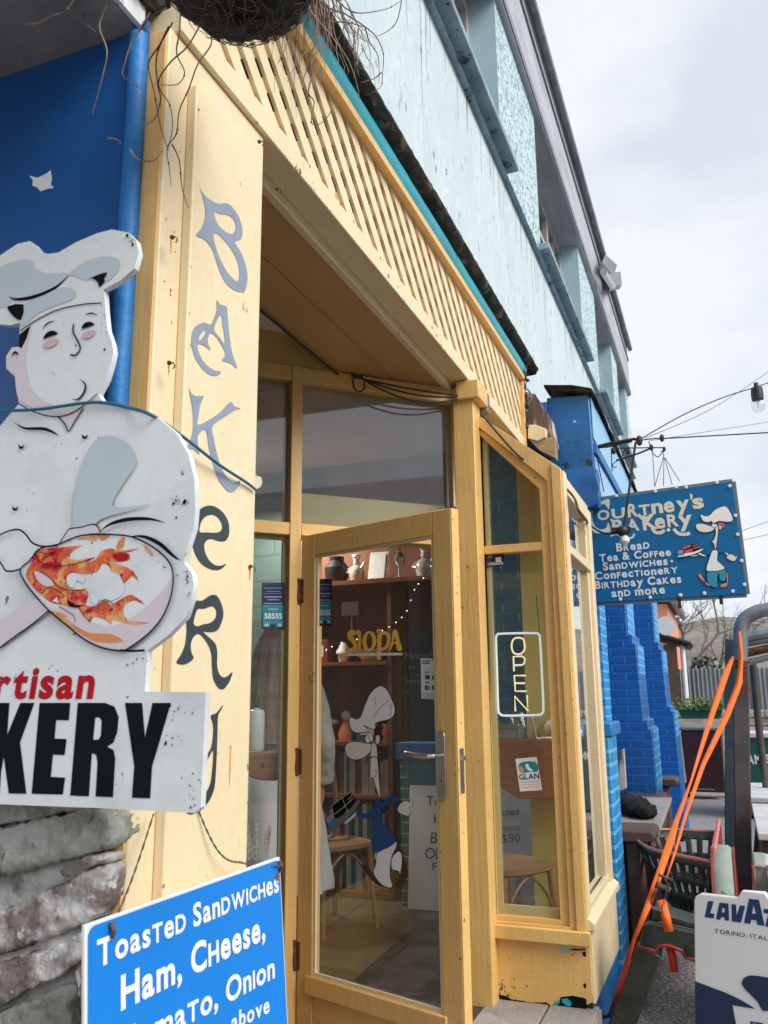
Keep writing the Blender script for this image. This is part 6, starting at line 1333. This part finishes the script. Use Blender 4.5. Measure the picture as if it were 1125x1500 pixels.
# window counters
ct = thing('window_counter', (4.5, 1.0, 1.0), 'thick knotty pine counter end inside the bay window', 'counter')
m = MB(); P = [(4.58, .69, 1.285), (4.58, 1.20, 1.285), (4.58, 1.20, 1.12), (4.58, 1.14, 1.03), (4.58, 1.05, .985), (4.58, .69, .985)]; m.prism(P, (.14, 0, 0)); m.build('timber', m_wood_b, ct, bevel=.006)
m = MB()
for y_, z_ in ((1.02, 1.20), (1.09, 1.15)): m = MB(); m.lathe([(.018, -.001), (.0, -.0016)], (4.58, y_, z_), 12, 'x'); m.build('knot', m_wood_d, ct)
CTZ = 1.286
o = thing('cash_tin', (4.6, 1.1, CTZ), 'flat grey metal cash tin on the window counter', 'tin'); m = MB(); m.box(4.585, 4.70, 1.04, 1.19, CTZ, CTZ+.05); m.build('body', m_galv, o, bevel=.004); m = MB(); m.box(4.583, 4.702, 1.038, 1.192, CTZ+.051, CTZ+.075); m.build('lid', m_steel, o, bevel=.004)
m = MB(); m.ball((4.65, .83, CTZ+.055), .07, 14, (.7, 1.3, .78)); fbg = m.build('floral_bag', M('floral_cloth', (.68, .62, .55), rough=.8, spots=[(14, .60, .02, (.55, .13, .04)), (18, .66, .02, (.07, .09, .05))])); tag(fbg, 'white cloth bag with orange flowers on the counter', 'bag')
m = MB(); m.lathe([(.05, 0), (.09, .05), (.12, .13), (.115, .13), (.085, .055), (.0, .01)], (4.66, 1.0, CTZ+.001), 24); tag(m.build('glass_bowl', m_bulb), 'clear glass bowl behind the OPEN sign', 'bowl')
m = MB(); m.tube(smooth_pts([(4.0, .86, 1.44), (4.3, .9, 1.36), (4.585, .95, 1.292), (4.582, .90, 1.292), (4.60, .80, 1.292), (4.60, .70, 1.292)], 5, False), .006, 6); tag(m.build('white_flex', m_white_c), 'white cable trailing from the OPEN sign over the counter', 'cable')
lc = thing('sidelight_shelf', (3.35, 1.95, 1.17), 'brown pine shelf end holding white bottle behind the sidelight', 'shelf')
SL = Plane(3.75, 1.35, 180-A0); SLp = lambda x, y, o_=0: SL.px(x, y, o_)
m = MB(); m.prism([SLp(x, y) for x, y in zm(340, 960, 4.686, [(-160, 668), (320, 668), (330, 850), (300, 862), (200, 858), (80, 815), (-160, 780)])], -SL.n*.13); m.build('timber', m_wood_b, lc, bevel=.005)
m = MB(); m.lathe([(.012, -.001), (.0, .001)], SLp(340+205/4.686, 960+755/4.686, .002), 10, 'x'); m.build('knot', m_wood_d, lc)
bo_ = thing('plastic_bottle', SLp(379, 1101, -.05), 'white plastic bottle with black cap on brown shelf', 'bottle')
pb = SLp(379, 1100.5, -.05); m = MB(); m.lathe([(.034, .001), (.037, .006), (.037, .155), (.033, .165), (.014, .170), (.013, .176)], pb, 20); m.build('body', m_bottle, bo_); m = MB(); m.lathe([(.015, .1765), (.015, .205), (.012, .208)], pb, 16); m.build('cap', m_black, bo_)
m = MB()
for k in range(3):
    base = SLp(368+k*10, 1262, -.03); P0 = [base, base+UP*.08+SL.u*-.01*(k-1), base+UP*(.19-.04*k)+SL.u*-.03*(k-1)]
    m.tube(P0, .0022, 5)
    for j in range(7):
        for s_ in (-1, 1):
            q = P0[0]+(P0[2]-P0[0])*(j/7); m.tube([q, q+SL.u*s_*(.020-.002*j)+UP*.022, q+UP*.04], .0016, 4)
tag(m.build('wire_leaf_ornament', m_off), 'pale wire leaf ornament low in the sidelight', 'ornament')
# fairy lights
def fairy(pts, label):
    o = thing('fairy_lights', pts[0], label, 'string lights'); P = smooth_pts(pts, 6, False); m = MB(); m.tube(P, .003, 5); m.build('wire', m_wire, o); m = MB()
    for p in P[::3]: m.ball(p+UP*-.008, .0045, 6)
    m.build('bulbs', m_fairy, o)
fairy([at_x(x, y, 5.43) for x, y in ((640, 812), (620, 845), (607, 862), (596, 893), (580, 910), (560, 922), (545, 930), (500, 940), (478, 950))], 'string of fairy lights draped across the bookcase top')
fairy([SLp(x, y, -1.3) for x, y in ((383, 815), (392, 824), (400, 828), (412, 822), (425, 815))], 'short string of fairy lights high on the green wall')
fairy([SLp(x, y, -1.3) for x, y in ((355, 922), (372, 935), (385, 941), (398, 945))], 'short string of fairy lights lower on the green wall')
tv = thing('wall_screen', SLp(365, 900, -1.6), 'dark framed wall screen on the green wall behind the sidelight', 'screen')
m = MB(); P = [SLp(x, y, -1.6) for x, y in ((330, 808), (385, 808), (386, 900), (330, 900))]; m.prism(P, -SL.n*.04); m.build('frame', m_black, tv); m = MB(); P = [SLp(x, y, -1.598) for x, y in ((330, 815), (380, 815), (381, 893), (330, 893))]; m.prism(P, SL.n*.003); m.build('panel', m_corr, tv)
m = MB(); m.tube(smooth_pts([SLp(x, y, -.3) for x, y in ((350, 882), (372, 886), (376, 905), (368, 930), (355, 950))], 4, False), .007, 6); tag(m.build('white_cable_loop', m_white_c), 'white cable loop hanging behind the left side of the sidelight', 'cable')
# ceiling light seen through the sidelight
lt = thing('ceiling_light', (4.6, 3.5, 3.2), 'glowing ceiling light inside the shop seen through the sidelight', 'ceiling light')
lpz = at_z(366, 706, 3.05); lt.location = lpz
m = MB(); m.lathe([(.085, .03), (.09, .0), (.08, -.03), (.05, -.05), (.0, -.055)], lpz, 20); m.build('diffuser', m_tubelamp, lt); m = MB(); m.lathe([(.05, .031), (.05, .21)], lpz, 12); m.build('stem', m_white_c, lt)
ld = bpy.data.lights.new('ceiling_glow', 'AREA'); ld.energy = 38; ld.color = (1, .93, .82); ld.shape = 'DISK'; ld.size = .3
lo = bpy.data.objects.new('ceiling_glow', ld); COL.objects.link(lo); lo.parent = lt; lo.location = (0, 0, -.10)

# OPEN neon sign in the bay window
NP = Plane(XB+.05, 1.05, -90)
ns_ = thing('open_sign', NP.px(760, 1047), 'vertical lit OPEN sign with rounded white outline in the bay window', 'sign')
z = lambda pts: [NP.px(*q) for q in zm(660, 900, 3.75, pts)]
m = MB(); m.tube(smooth_pts(z([(262, 520), (256, 330), (250, 145), (255, 115), (280, 106), (460, 103), (485, 112), (492, 145), (502, 330), (510, 515), (500, 545), (470, 553), (300, 556), (272, 545)]), 4), .005, 8, True); m.build('outline_tube', m_neon_w, ns_)
m = MB(); T = lambda p, cl=False, sm=True: m.tube(smooth_pts(z(p), 3, cl) if sm else z(p), .0042, 7, cl)
T([(335, 170), (345, 138), (370, 128), (398, 136), (407, 170), (405, 195), (390, 214), (362, 218), (342, 205)], True)
T([(348, 312), (345, 232), (395, 230), (408, 245), (405, 268), (392, 278), (347, 280)], sm=False)
T([(412, 336), (350, 336), (356, 422), (416, 422)], sm=False); T([(353, 378), (408, 378)], sm=False)
T([(356, 532), (352, 450), (425, 530), (420, 445)], sm=False)
m.build('letter_tube', m_neon_y, ns_)
m = MB(); m.tube(z([(250, 115), (248, 0), (246, -100)]), .002, 5); m.tube(z([(490, 115), (480, 0), (470, -110)]), .002, 5); m.build('hanging_wire', m_wire, ns_)

# stickers and leaflets on the glass
def stick(mb, P, n_, t=.0008): mb.prism(P, n_*t)
G1 = Plane(XB, 1.05, -90)
lf = thing('glan_leaflet', G1.px(775, 1160), 'white GLAN leaflet with teal picture stuck to the bay glass', 'leaflet')
z = lambda pts, o_=0: [G1.px(*q, -.025+o_) for q in zm(700, 1030, 4.286, pts)]
a = Art(G1, [m_paper, m_ltgrey, m_stick_t, m_corange, m_ink, m_white_c, m_leaf], -.0245)
zz_ = lambda pts: zm(700, 1030, 4.286, pts)
a.fill(zz_([(228, 352), (362, 340), (398, 550), (257, 558)]), m_paper, 1); a.fill(zz_([(245, 395), (275, 372), (330, 368), (368, 385), (370, 430), (320, 435), (262, 440)]), m_stick_t); a.fill(zz_([(248, 405), (270, 400), (280, 430), (258, 440)]), m_corange); a.fill(zz_([(292, 388), (310, 385), (315, 405), (340, 425), (320, 430), (296, 410)]), m_white_c, 2); a.fill(zz_([(340, 370), (352, 366), (356, 390), (344, 392)]), m_leaf, 2)
a.text('GLAN', zz_([(254, 484)])[0], zz_([(380, 476)])[0], 34/4.286, m_ink, bold=.02)
for y_ in (495, 512, 528): a.line(zz_([(262+(y_-495)*.1, y_+6), (384, y_-4)]), .0016, m_stick_t if y_ < 500 else m_corange, 1)
a.mb.build('printed_sheet', a.mats, lf)
rl = thing('charity_sticker', G1.px(720, 815), 'small navy Lifeboats sticker at the top corner of the bay pane', 'sticker')
a = Art(G1, [m_stick_d, m_white_c], -.0245); q = lambda p: zm(660, 560, 3.75, p)
a.fill(q([(192, 912), (285, 908), (288, 1004), (194, 1012)]), m_stick_d, 1); a.text('Support', q([(198, 940)])[0], q([(258, 930)])[0], 5, m_white_c, bold=.01); a.text('our', q([(200, 962)])[0], q([(222, 958)])[0], 4.5, m_white_c, bold=.01); a.text('Lifeboats', q([(198, 1002)])[0], q([(282, 996)])[0], 5, m_white_c, bold=.02); a.fill(q([(240, 958), (270, 955), (272, 982), (242, 985)]), m_white_c, 1); a.mb.build('printed_sticker', a.mats, rl)
def phone_sticker(pl, x0, x1, y0, y1, off, label):
    o = thing('helpline_sticker', pl.px(x0, y1), label, 'sticker', 'phone shaped 50555 stickers'); a = Art(pl, [m_black, m_stick_d, m_stick_t, m_white_c, m_ltgrey], off)
    w_, h_ = x1-x0, y1-y0; q = lambda u, v_: (x0+u*w_, y0+v_*h_)
    a.fill([q(.02, 0), q(.98, 0), q(1, .03), q(.99, .97), q(.96, 1), q(.04, 1), q(0, .97), q(0, .03)], m_black, 1); a.fill([q(.05, .07), q(.95, .07), q(.95, .95), q(.05, .95)], m_stick_d, 1); a.fill([q(.05, .48), q(.95, .48), q(.95, .95), q(.05, .95)], m_stick_t, 1)
    for v_, u0, u1, s_ in ((.12, .1, .9, .0016), (.19, .2, .8, .0012), (.235, .08, .92, .0008), (.31, .12, .88, .0032), (.37, .24, .76, .0024), (.45, .1, .9, .0028), (.51, .08, .92, .0008), (.57, .28, .72, .0034), (.85, .08, .92, .0008)): a.line([q(u0, v_), q(u1, v_)], s_, m_ltgrey, 1)
    a.text('50555', q(.12, .77), q(.88, .77), h_*.11, m_white_c, bold=.03); a.fill([q(.12, .88), q(.3, .88), q(.3, .94), q(.12, .94)], m_ltgrey, 1); a.fill([q(.4, .89), q(.6, .89), q(.6, .96), q(.4, .96)], m_black, 1); a.fill([q(.7, .88), q(.86, .88), q(.86, .94), q(.7, .94)], m_ltgrey, 1)
    a.mb.build('printed_sticker', a.mats, o)
phone_sticker(PW, 386, 420, 852, 921, -.029, 'phone shaped 50555 sticker on the sidelight glass'); phone_sticker(PD, 467, 487, 848, 917, .0022, 'phone shaped 50555 sticker on the open door glass')
pc = thing('card_payment_sheet', PD.px(630, 1024), 'white sheet of card payment symbols on the open door glass', 'leaflet')
a = Art(PD, [m_paper, m_ink, m_red, m_stick_t, m_ltgrey, m_corange], .0022); q = lambda p: zm(490, 900, 6.618, p)
a.fill(q([(838, 425), (945, 428), (1012, 490), (1012, 825), (845, 815)]), m_paper, 1); a.fill(q([(850, 755), (1008, 770), (1008, 820), (852, 808)]), m_ltgrey, 1)
for x, y in ((905, 608), (975, 612), (905, 710), (975, 708)): a.fill(q([(x-24, y-20), (x+22, y-18), (x+22, y+22), (x-24, y+20)]), m_ink, 1); a.fill(q([(x-16, y-12), (x, y-12), (x, y+14), (x-16, y+14)]), m_stick_t, 1); a.fill(q([(x+2, y-12), (x+16, y-12), (x+16, y+14), (x+2, y+14)]), m_red if y < 650 else m_ltgrey, 1)
for x0, x1, y in ((855, 935, 452), (855, 930, 474), (880, 930, 560), (960, 995, 562), (885, 925, 660), (965, 995, 662)): a.line(q([(x0, y), (x1, y)]), .003, m_ink, 1)
a.mb.build('printed_sheet', a.mats, pc)
# gold SIOPA lettering and the cartoon baker painted on the door glass
gl_ = MB(); q = lambda p: zm(490, 900, 6.618, [p])[0]
GLY = dict(S=[(205, 190), (180, 172), (150, 180), (140, 205), (165, 240), (205, 280), (215, 315), (195, 345), (150, 358), (120, 340), (125, 310), (140, 335), (170, 335), (185, 315), (165, 280), (135, 240), (130, 200), (150, 170), (185, 162), (208, 172)])
a = Art(PD, [m_gold, m_paper], .0022); Z6 = lambda p: zm(490, 900, 6.618, p)
def pen(p, w_, tp=False): a.line(Z6(p), w_, m_gold, 5, taper=tp)
pen([(205, 185), (172, 172), (145, 195), (160, 230), (195, 270), (208, 310), (180, 348), (130, 345), (122, 320)], .021); pen([(222, 178), (245, 172), (246, 250), (246, 350)], .016); pen([(212, 192), (232, 178)], .01)
a.fill(Z6([(342, 162), (385, 180), (408, 235), (402, 300), (370, 345), (330, 356), (290, 330), (272, 275), (285, 215), (312, 175)]), m_gold, 3, [Z6([(340, 182), (320, 215), (312, 265), (325, 315), (345, 335), (365, 305), (372, 255), (362, 205)])])
pen([(420, 180), (440, 170), (438, 300), (434, 440)], .022); a.fill(Z6([(450, 185), (490, 165), (535, 185), (548, 240), (530, 310), (490, 348), (452, 345), (458, 322), (490, 315), (512, 270), (510, 215), (485, 192), (455, 210)]), m_gold, 3)
a.fill(Z6([(570, 158), (610, 155), (635, 250), (662, 345), (612, 347), (600, 290), (575, 290), (548, 345), (532, 345), (560, 260)]), m_gold, 2, [Z6([(588, 215), (597, 265), (578, 265)])])
a.line(Z6([(120, 392), (300, 388), (665, 384)]), .010, m_paper, 1)
lt_ = a.mb.build('siopa_lettering', a.mats, door)
mats = [m_hat_c, m_skin_c, m_ink, m_cblue, m_ccyan, m_cbrown, m_clilac, m_cgrey, m_off]
a = Art(PD, mats, .0022); Z = lambda p: zm(460, 990, 4.6875, p); SH = lambda p, mt, w_=.003: a.shape(Z(p), mt, w_, m_ink)
a.fill(Z([(415, 370), (450, 330), (470, 340), (468, 400), (480, 420), (450, 470), (430, 440)]), m_cbrown)
SH([(395, 470), (430, 470), (440, 560), (450, 700), (460, 830), (450, 835), (425, 760), (410, 705), (388, 690), (390, 600)], m_skin_c)
SH([(395, 470), (360, 460), (270, 450), (225, 470), (215, 510), (240, 560), (290, 578), (350, 560), (390, 520)], m_skin_c)
SH([(345, 340), (380, 380), (300, 392), (260, 370), (243, 310), (258, 283), (290, 295), (320, 285), (350, 210), (390, 120), (450, 70), (500, 90), (545, 180), (560, 240), (530, 295), (430, 322), (428, 355), (405, 368)], m_hat_c)
a.line(Z([(410, 285), (450, 230), (520, 165)]), .002, m_ink, 3); a.line(Z([(425, 145), (422, 170), (432, 210)]), .0025, m_ink, 3); a.line(Z([(525, 190), (535, 225), (525, 275)]), .002, m_ink, 3)
SH([(355, 425), (375, 400), (390, 430), (385, 460), (362, 455)], m_hat_c, .002); SH([(375, 400), (400, 392), (410, 425), (400, 455), (388, 440)], m_hat_c, .002); SH([(430, 415), (450, 405), (458, 440), (445, 470), (430, 460)], m_skin_c, .002)
a.line(Z([(355, 590), (380, 565), (420, 555), (445, 575)]), .003, m_ink, 3); a.line(Z([(410, 655), (432, 650), (428, 690), (405, 705)]), .002, m_ink, 3)
SH([(430, 1200), (450, 1215), (445, 1250), (420, 1260)], m_hat_c, .002); a.fill(Z([(560, 1220), (600, 1200), (640, 1320), (635, 1400), (590, 1450), (570, 1430), (600, 1350)]), m_cbrown); a.fill(Z([(330, 1295), (390, 1330), (420, 1380), (480, 1450), (400, 1400)]), m_cbrown)
SH([(545, 1240), (590, 1200), (612, 1250), (600, 1360), (585, 1340), (545, 1330), (535, 1290)], m_hat_c)
SH([(440, 1215), (520, 1170), (570, 1135), (572, 1170), (545, 1230), (530, 1300), (530, 1380), (545, 1450), (490, 1445), (440, 1400), (415, 1345), (430, 1290)], m_hat_c)
a.fill(Z([(445, 840), (465, 840), (470, 880), (475, 1000), (520, 1050), (570, 1120), (560, 1150), (480, 1195), (405, 1200), (415, 1000), (425, 900)]), m_cblue)
a.line(Z([(470, 905), (510, 860), (550, 840), (595, 860)]), .019, m_cblue, 4); a.line(Z([(425, 930), (380, 960), (340, 958), (300, 948)]), .018, m_cblue, 4)
SH([(600, 875), (640, 855), (665, 870), (668, 850), (685, 855), (682, 895), (660, 905), (672, 930), (655, 962), (625, 955), (600, 945), (580, 920)], m_skin_c, .002); SH([(290, 935), (270, 955), (215, 1005), (225, 1018), (270, 985), (295, 955)], m_skin_c, .002)
a.fill(Z([(100, 1065), (130, 1020), (240, 930), (300, 860), (320, 855), (312, 890), (230, 985), (150, 1055), (115, 1072)]), m_cgrey); a.fill(Z([(125, 890), (195, 835), (225, 815), (255, 800), (285, 850), (260, 900), (150, 990), (135, 930)]), m_ink, 1)
for p in ([(125, 895), (200, 835), (255, 800)], [(150, 950), (235, 880), (275, 840)], [(200, 835), (240, 930)], [(130, 895), (150, 990)], [(240, 850), (270, 820)]): a.line(Z(p), .0022, m_off, 1)
a.fill(Z([(95, 985), (120, 950), (145, 955), (140, 990), (105, 1010)]), m_clilac); a.fill(Z([(105, 1020), (150, 970), (160, 1005), (130, 1040)]), m_ccyan)
a.mb.build('cartoon_baker', a.mats, door)

# ------------------------------------------------------------------ the customer inside
PX, PY, ang = 4.04, 2.185, math.radians(32)
ps = thing('person', (PX, PY, FZ), 'person with long fair hair in grey white coat standing inside, seen from behind', 'person')
fw_, rt_ = V((math.cos(ang), math.sin(ang), 0)), V((math.sin(ang), -math.cos(ang), 0))
def B(r_, f_, z_): return V((PX, PY, FZ+z_))+rt_*r_+fw_*f_
vs, es, rd = [], [], []
def add(p, r_, par=None):
    vs.append(p); rd.append(r_)
    if par is not None: es.append((par, len(vs)-1))
    return len(vs)-1
pel = add(B(0, 0, .86), .13); wa = add(B(0, .0, 1.0), .115, pel); cht = add(B(0, .01, 1.2), .13, wa); nk0 = add(B(0, 0, 1.34), .07, cht); nk = add(B(0, .01, 1.40), .05, nk0); hd = add(B(0, .03, 1.48), .085, nk); hd2 = add(B(0, .03, 1.55), .09, hd); add(B(0, .115, 1.49), .016, hd)
for s_ in (-1, 1):
    hp_ = add(B(s_*.09, 0, .80), .085, pel); kn = add(B(s_*.10, .02, .45), .055, hp_); an = add(B(s_*.10, -.01, .08), .038, kn); add(B(s_*.11, .12, .035), .035, an)
    sh_ = add(B(s_*.17, 0, 1.32), .06, cht); el = add(B(s_*.225, -.02, 1.04), .042, sh_); wr_ = add(B(s_*.235, .08, .83), .026, el); pm = add(B(s_*.235, .11, .76), .030, wr_)
    for k in range(4): f1 = add(B(s_*.235+(k-1.5)*.018*fw_.x*0+.0, .095+k*.017, .71-.004*abs(k-1)), .009, pm); f2 = add(B(s_*.232, .10+k*.018, .675-.005*abs(k-1)), .008, f1); add(B(s_*.222, .105+k*.018, .655), .007, f2)
    t1_ = add(B(s_*.215, .145, .755), .010, wr_); add(B(s_*.205, .16, .72), .008, t1_)
me = bpy.data.meshes.new('body'); me.from_pydata([v_ - V(ps.location) for v_ in vs], es, []); bo2 = bpy.data.objects.new('body', me); COL.objects.link(bo2)
bo2.modifiers.new('skin', 'SKIN')
for i, r_ in enumerate(rd): me.skin_vertices[0].data[i].radius = (r_, r_)
me.skin_vertices[0].data[0].use_root = True
sb_ = bo2.modifiers.new('sub', 'SUBSURF'); sb_.levels = sb_.render_levels = 2; me.materials.append(m_skin); bo2.parent = ps; bo2.location = (0, 0, 0)
def loft(mb, secs, n=28, jit=.0):
    rg = []
    for (r0, f0, z_, a_, c_) in secs: rg.append([mb.v(B(r0+a_*math.cos(2*math.pi*k/n), f0+c_*math.sin(2*math.pi*k/n), z_)+V((random.gauss(0, jit), random.gauss(0, jit), 0))) for k in range(n)])
    for A, C in zip(rg, rg[1:]):
        for k in range(n): mb.f([A[k], A[(k+1) % n], C[(k+1) % n], C[k]], True)
    return rg
m = MB(); n = 36; secs = [(.055, 1.405), (.07, 1.39), (.13, 1.365), (.19, 1.335), (.215, 1.29), (.205, 1.2), (.185, 1.05), (.20, .88), (.235, .7), (.262, .5), (.28, .33), (.278, .33)]; rg = []
for i, (w_, z_) in enumerate(secs):
    fold = max(0, (.95-z_))*.05; rg.append([m.v(B((w_+fold*math.sin(7*t+1))*math.cos(t), (w_*(.62 if z_ < 1.3 else .55)+fold*math.sin(6*t))*math.sin(t)+.0, z_)) for t in [2*math.pi*k/n for k in range(n)]])
for A, C in zip(rg, rg[1:]):
    for k in range(n): m.f([A[k], A[(k+1) % n], C[(k+1) % n], C[k]], True)
for s_ in (-1, 1):
    m.tube(smooth_pts([B(s_*.165, 0, 1.33), B(s_*.215, -.01, 1.2), B(s_*.245, -.025, 1.04), B(s_*.25, .03, .93), B(s_*.245, .075, .84)], 4, False), [.058, .060, .060, .059, .058, .057, .056, .055, .054, .053, .052, .052, .052, .054, .055, .055, .053], 14)
rough_c = m.build('coat', m_coat, ps, sharp=70)
t_ = bpy.data.textures.new('folds', 'CLOUDS'); t_.noise_scale = .12; md = rough_c.modifiers.new('sub', 'SUBSURF'); md.levels = md.render_levels = 2; md = rough_c.modifiers.new('folds', 'DISPLACE'); md.texture = t_; md.strength = .03; md.texture_coords = 'LOCAL'
m = MB(); secs = []
for i in range(17):
    t = i/16; z_ = 1.665-.62*t; w_ = .03+.085*min(1, t*4)**.6+.05*t; secs.append((0, -.012-.09*min(1, t*1.6), z_, w_*(1 if t < .85 else 1-.25*(t-.85)), .035+.075*min(1, t*5)**.6*(1 if t < .25 else max(.45, 1-(t-.25)*1.2))))
rg = loft(m, secs, 40)
for A in rg:
    for k, v_ in enumerate(A): d = (v_.co-B(0, -.05, 0)); d.z = 0; v_.co += d.normalized()*(.007*math.sin(k*2.1)+random.uniform(-.003, .003))
m.f(rg[0]); m.build('hair', m_hair, ps, sharp=80)
m = MB()
for s_ in (-1, 1): m.ball(B(s_*.033, .112, 1.52), .011, 8)
m.build('eyes', m_ink, ps); m = MB()
for s_ in (-1, 1): m.tube([B(s_*.09, 0, .8), B(s_*.10, .02, .45), B(s_*.10, -.01, .09)], [.10, .075, .06], 12)
m.build('trousers', m_trous, ps); m = MB()
for s_ in (-1, 1): m.ball(B(s_*.105, .05, .045), .055, 12, (1.6, 1.2, .8))
m.build('shoes', m_black, ps)
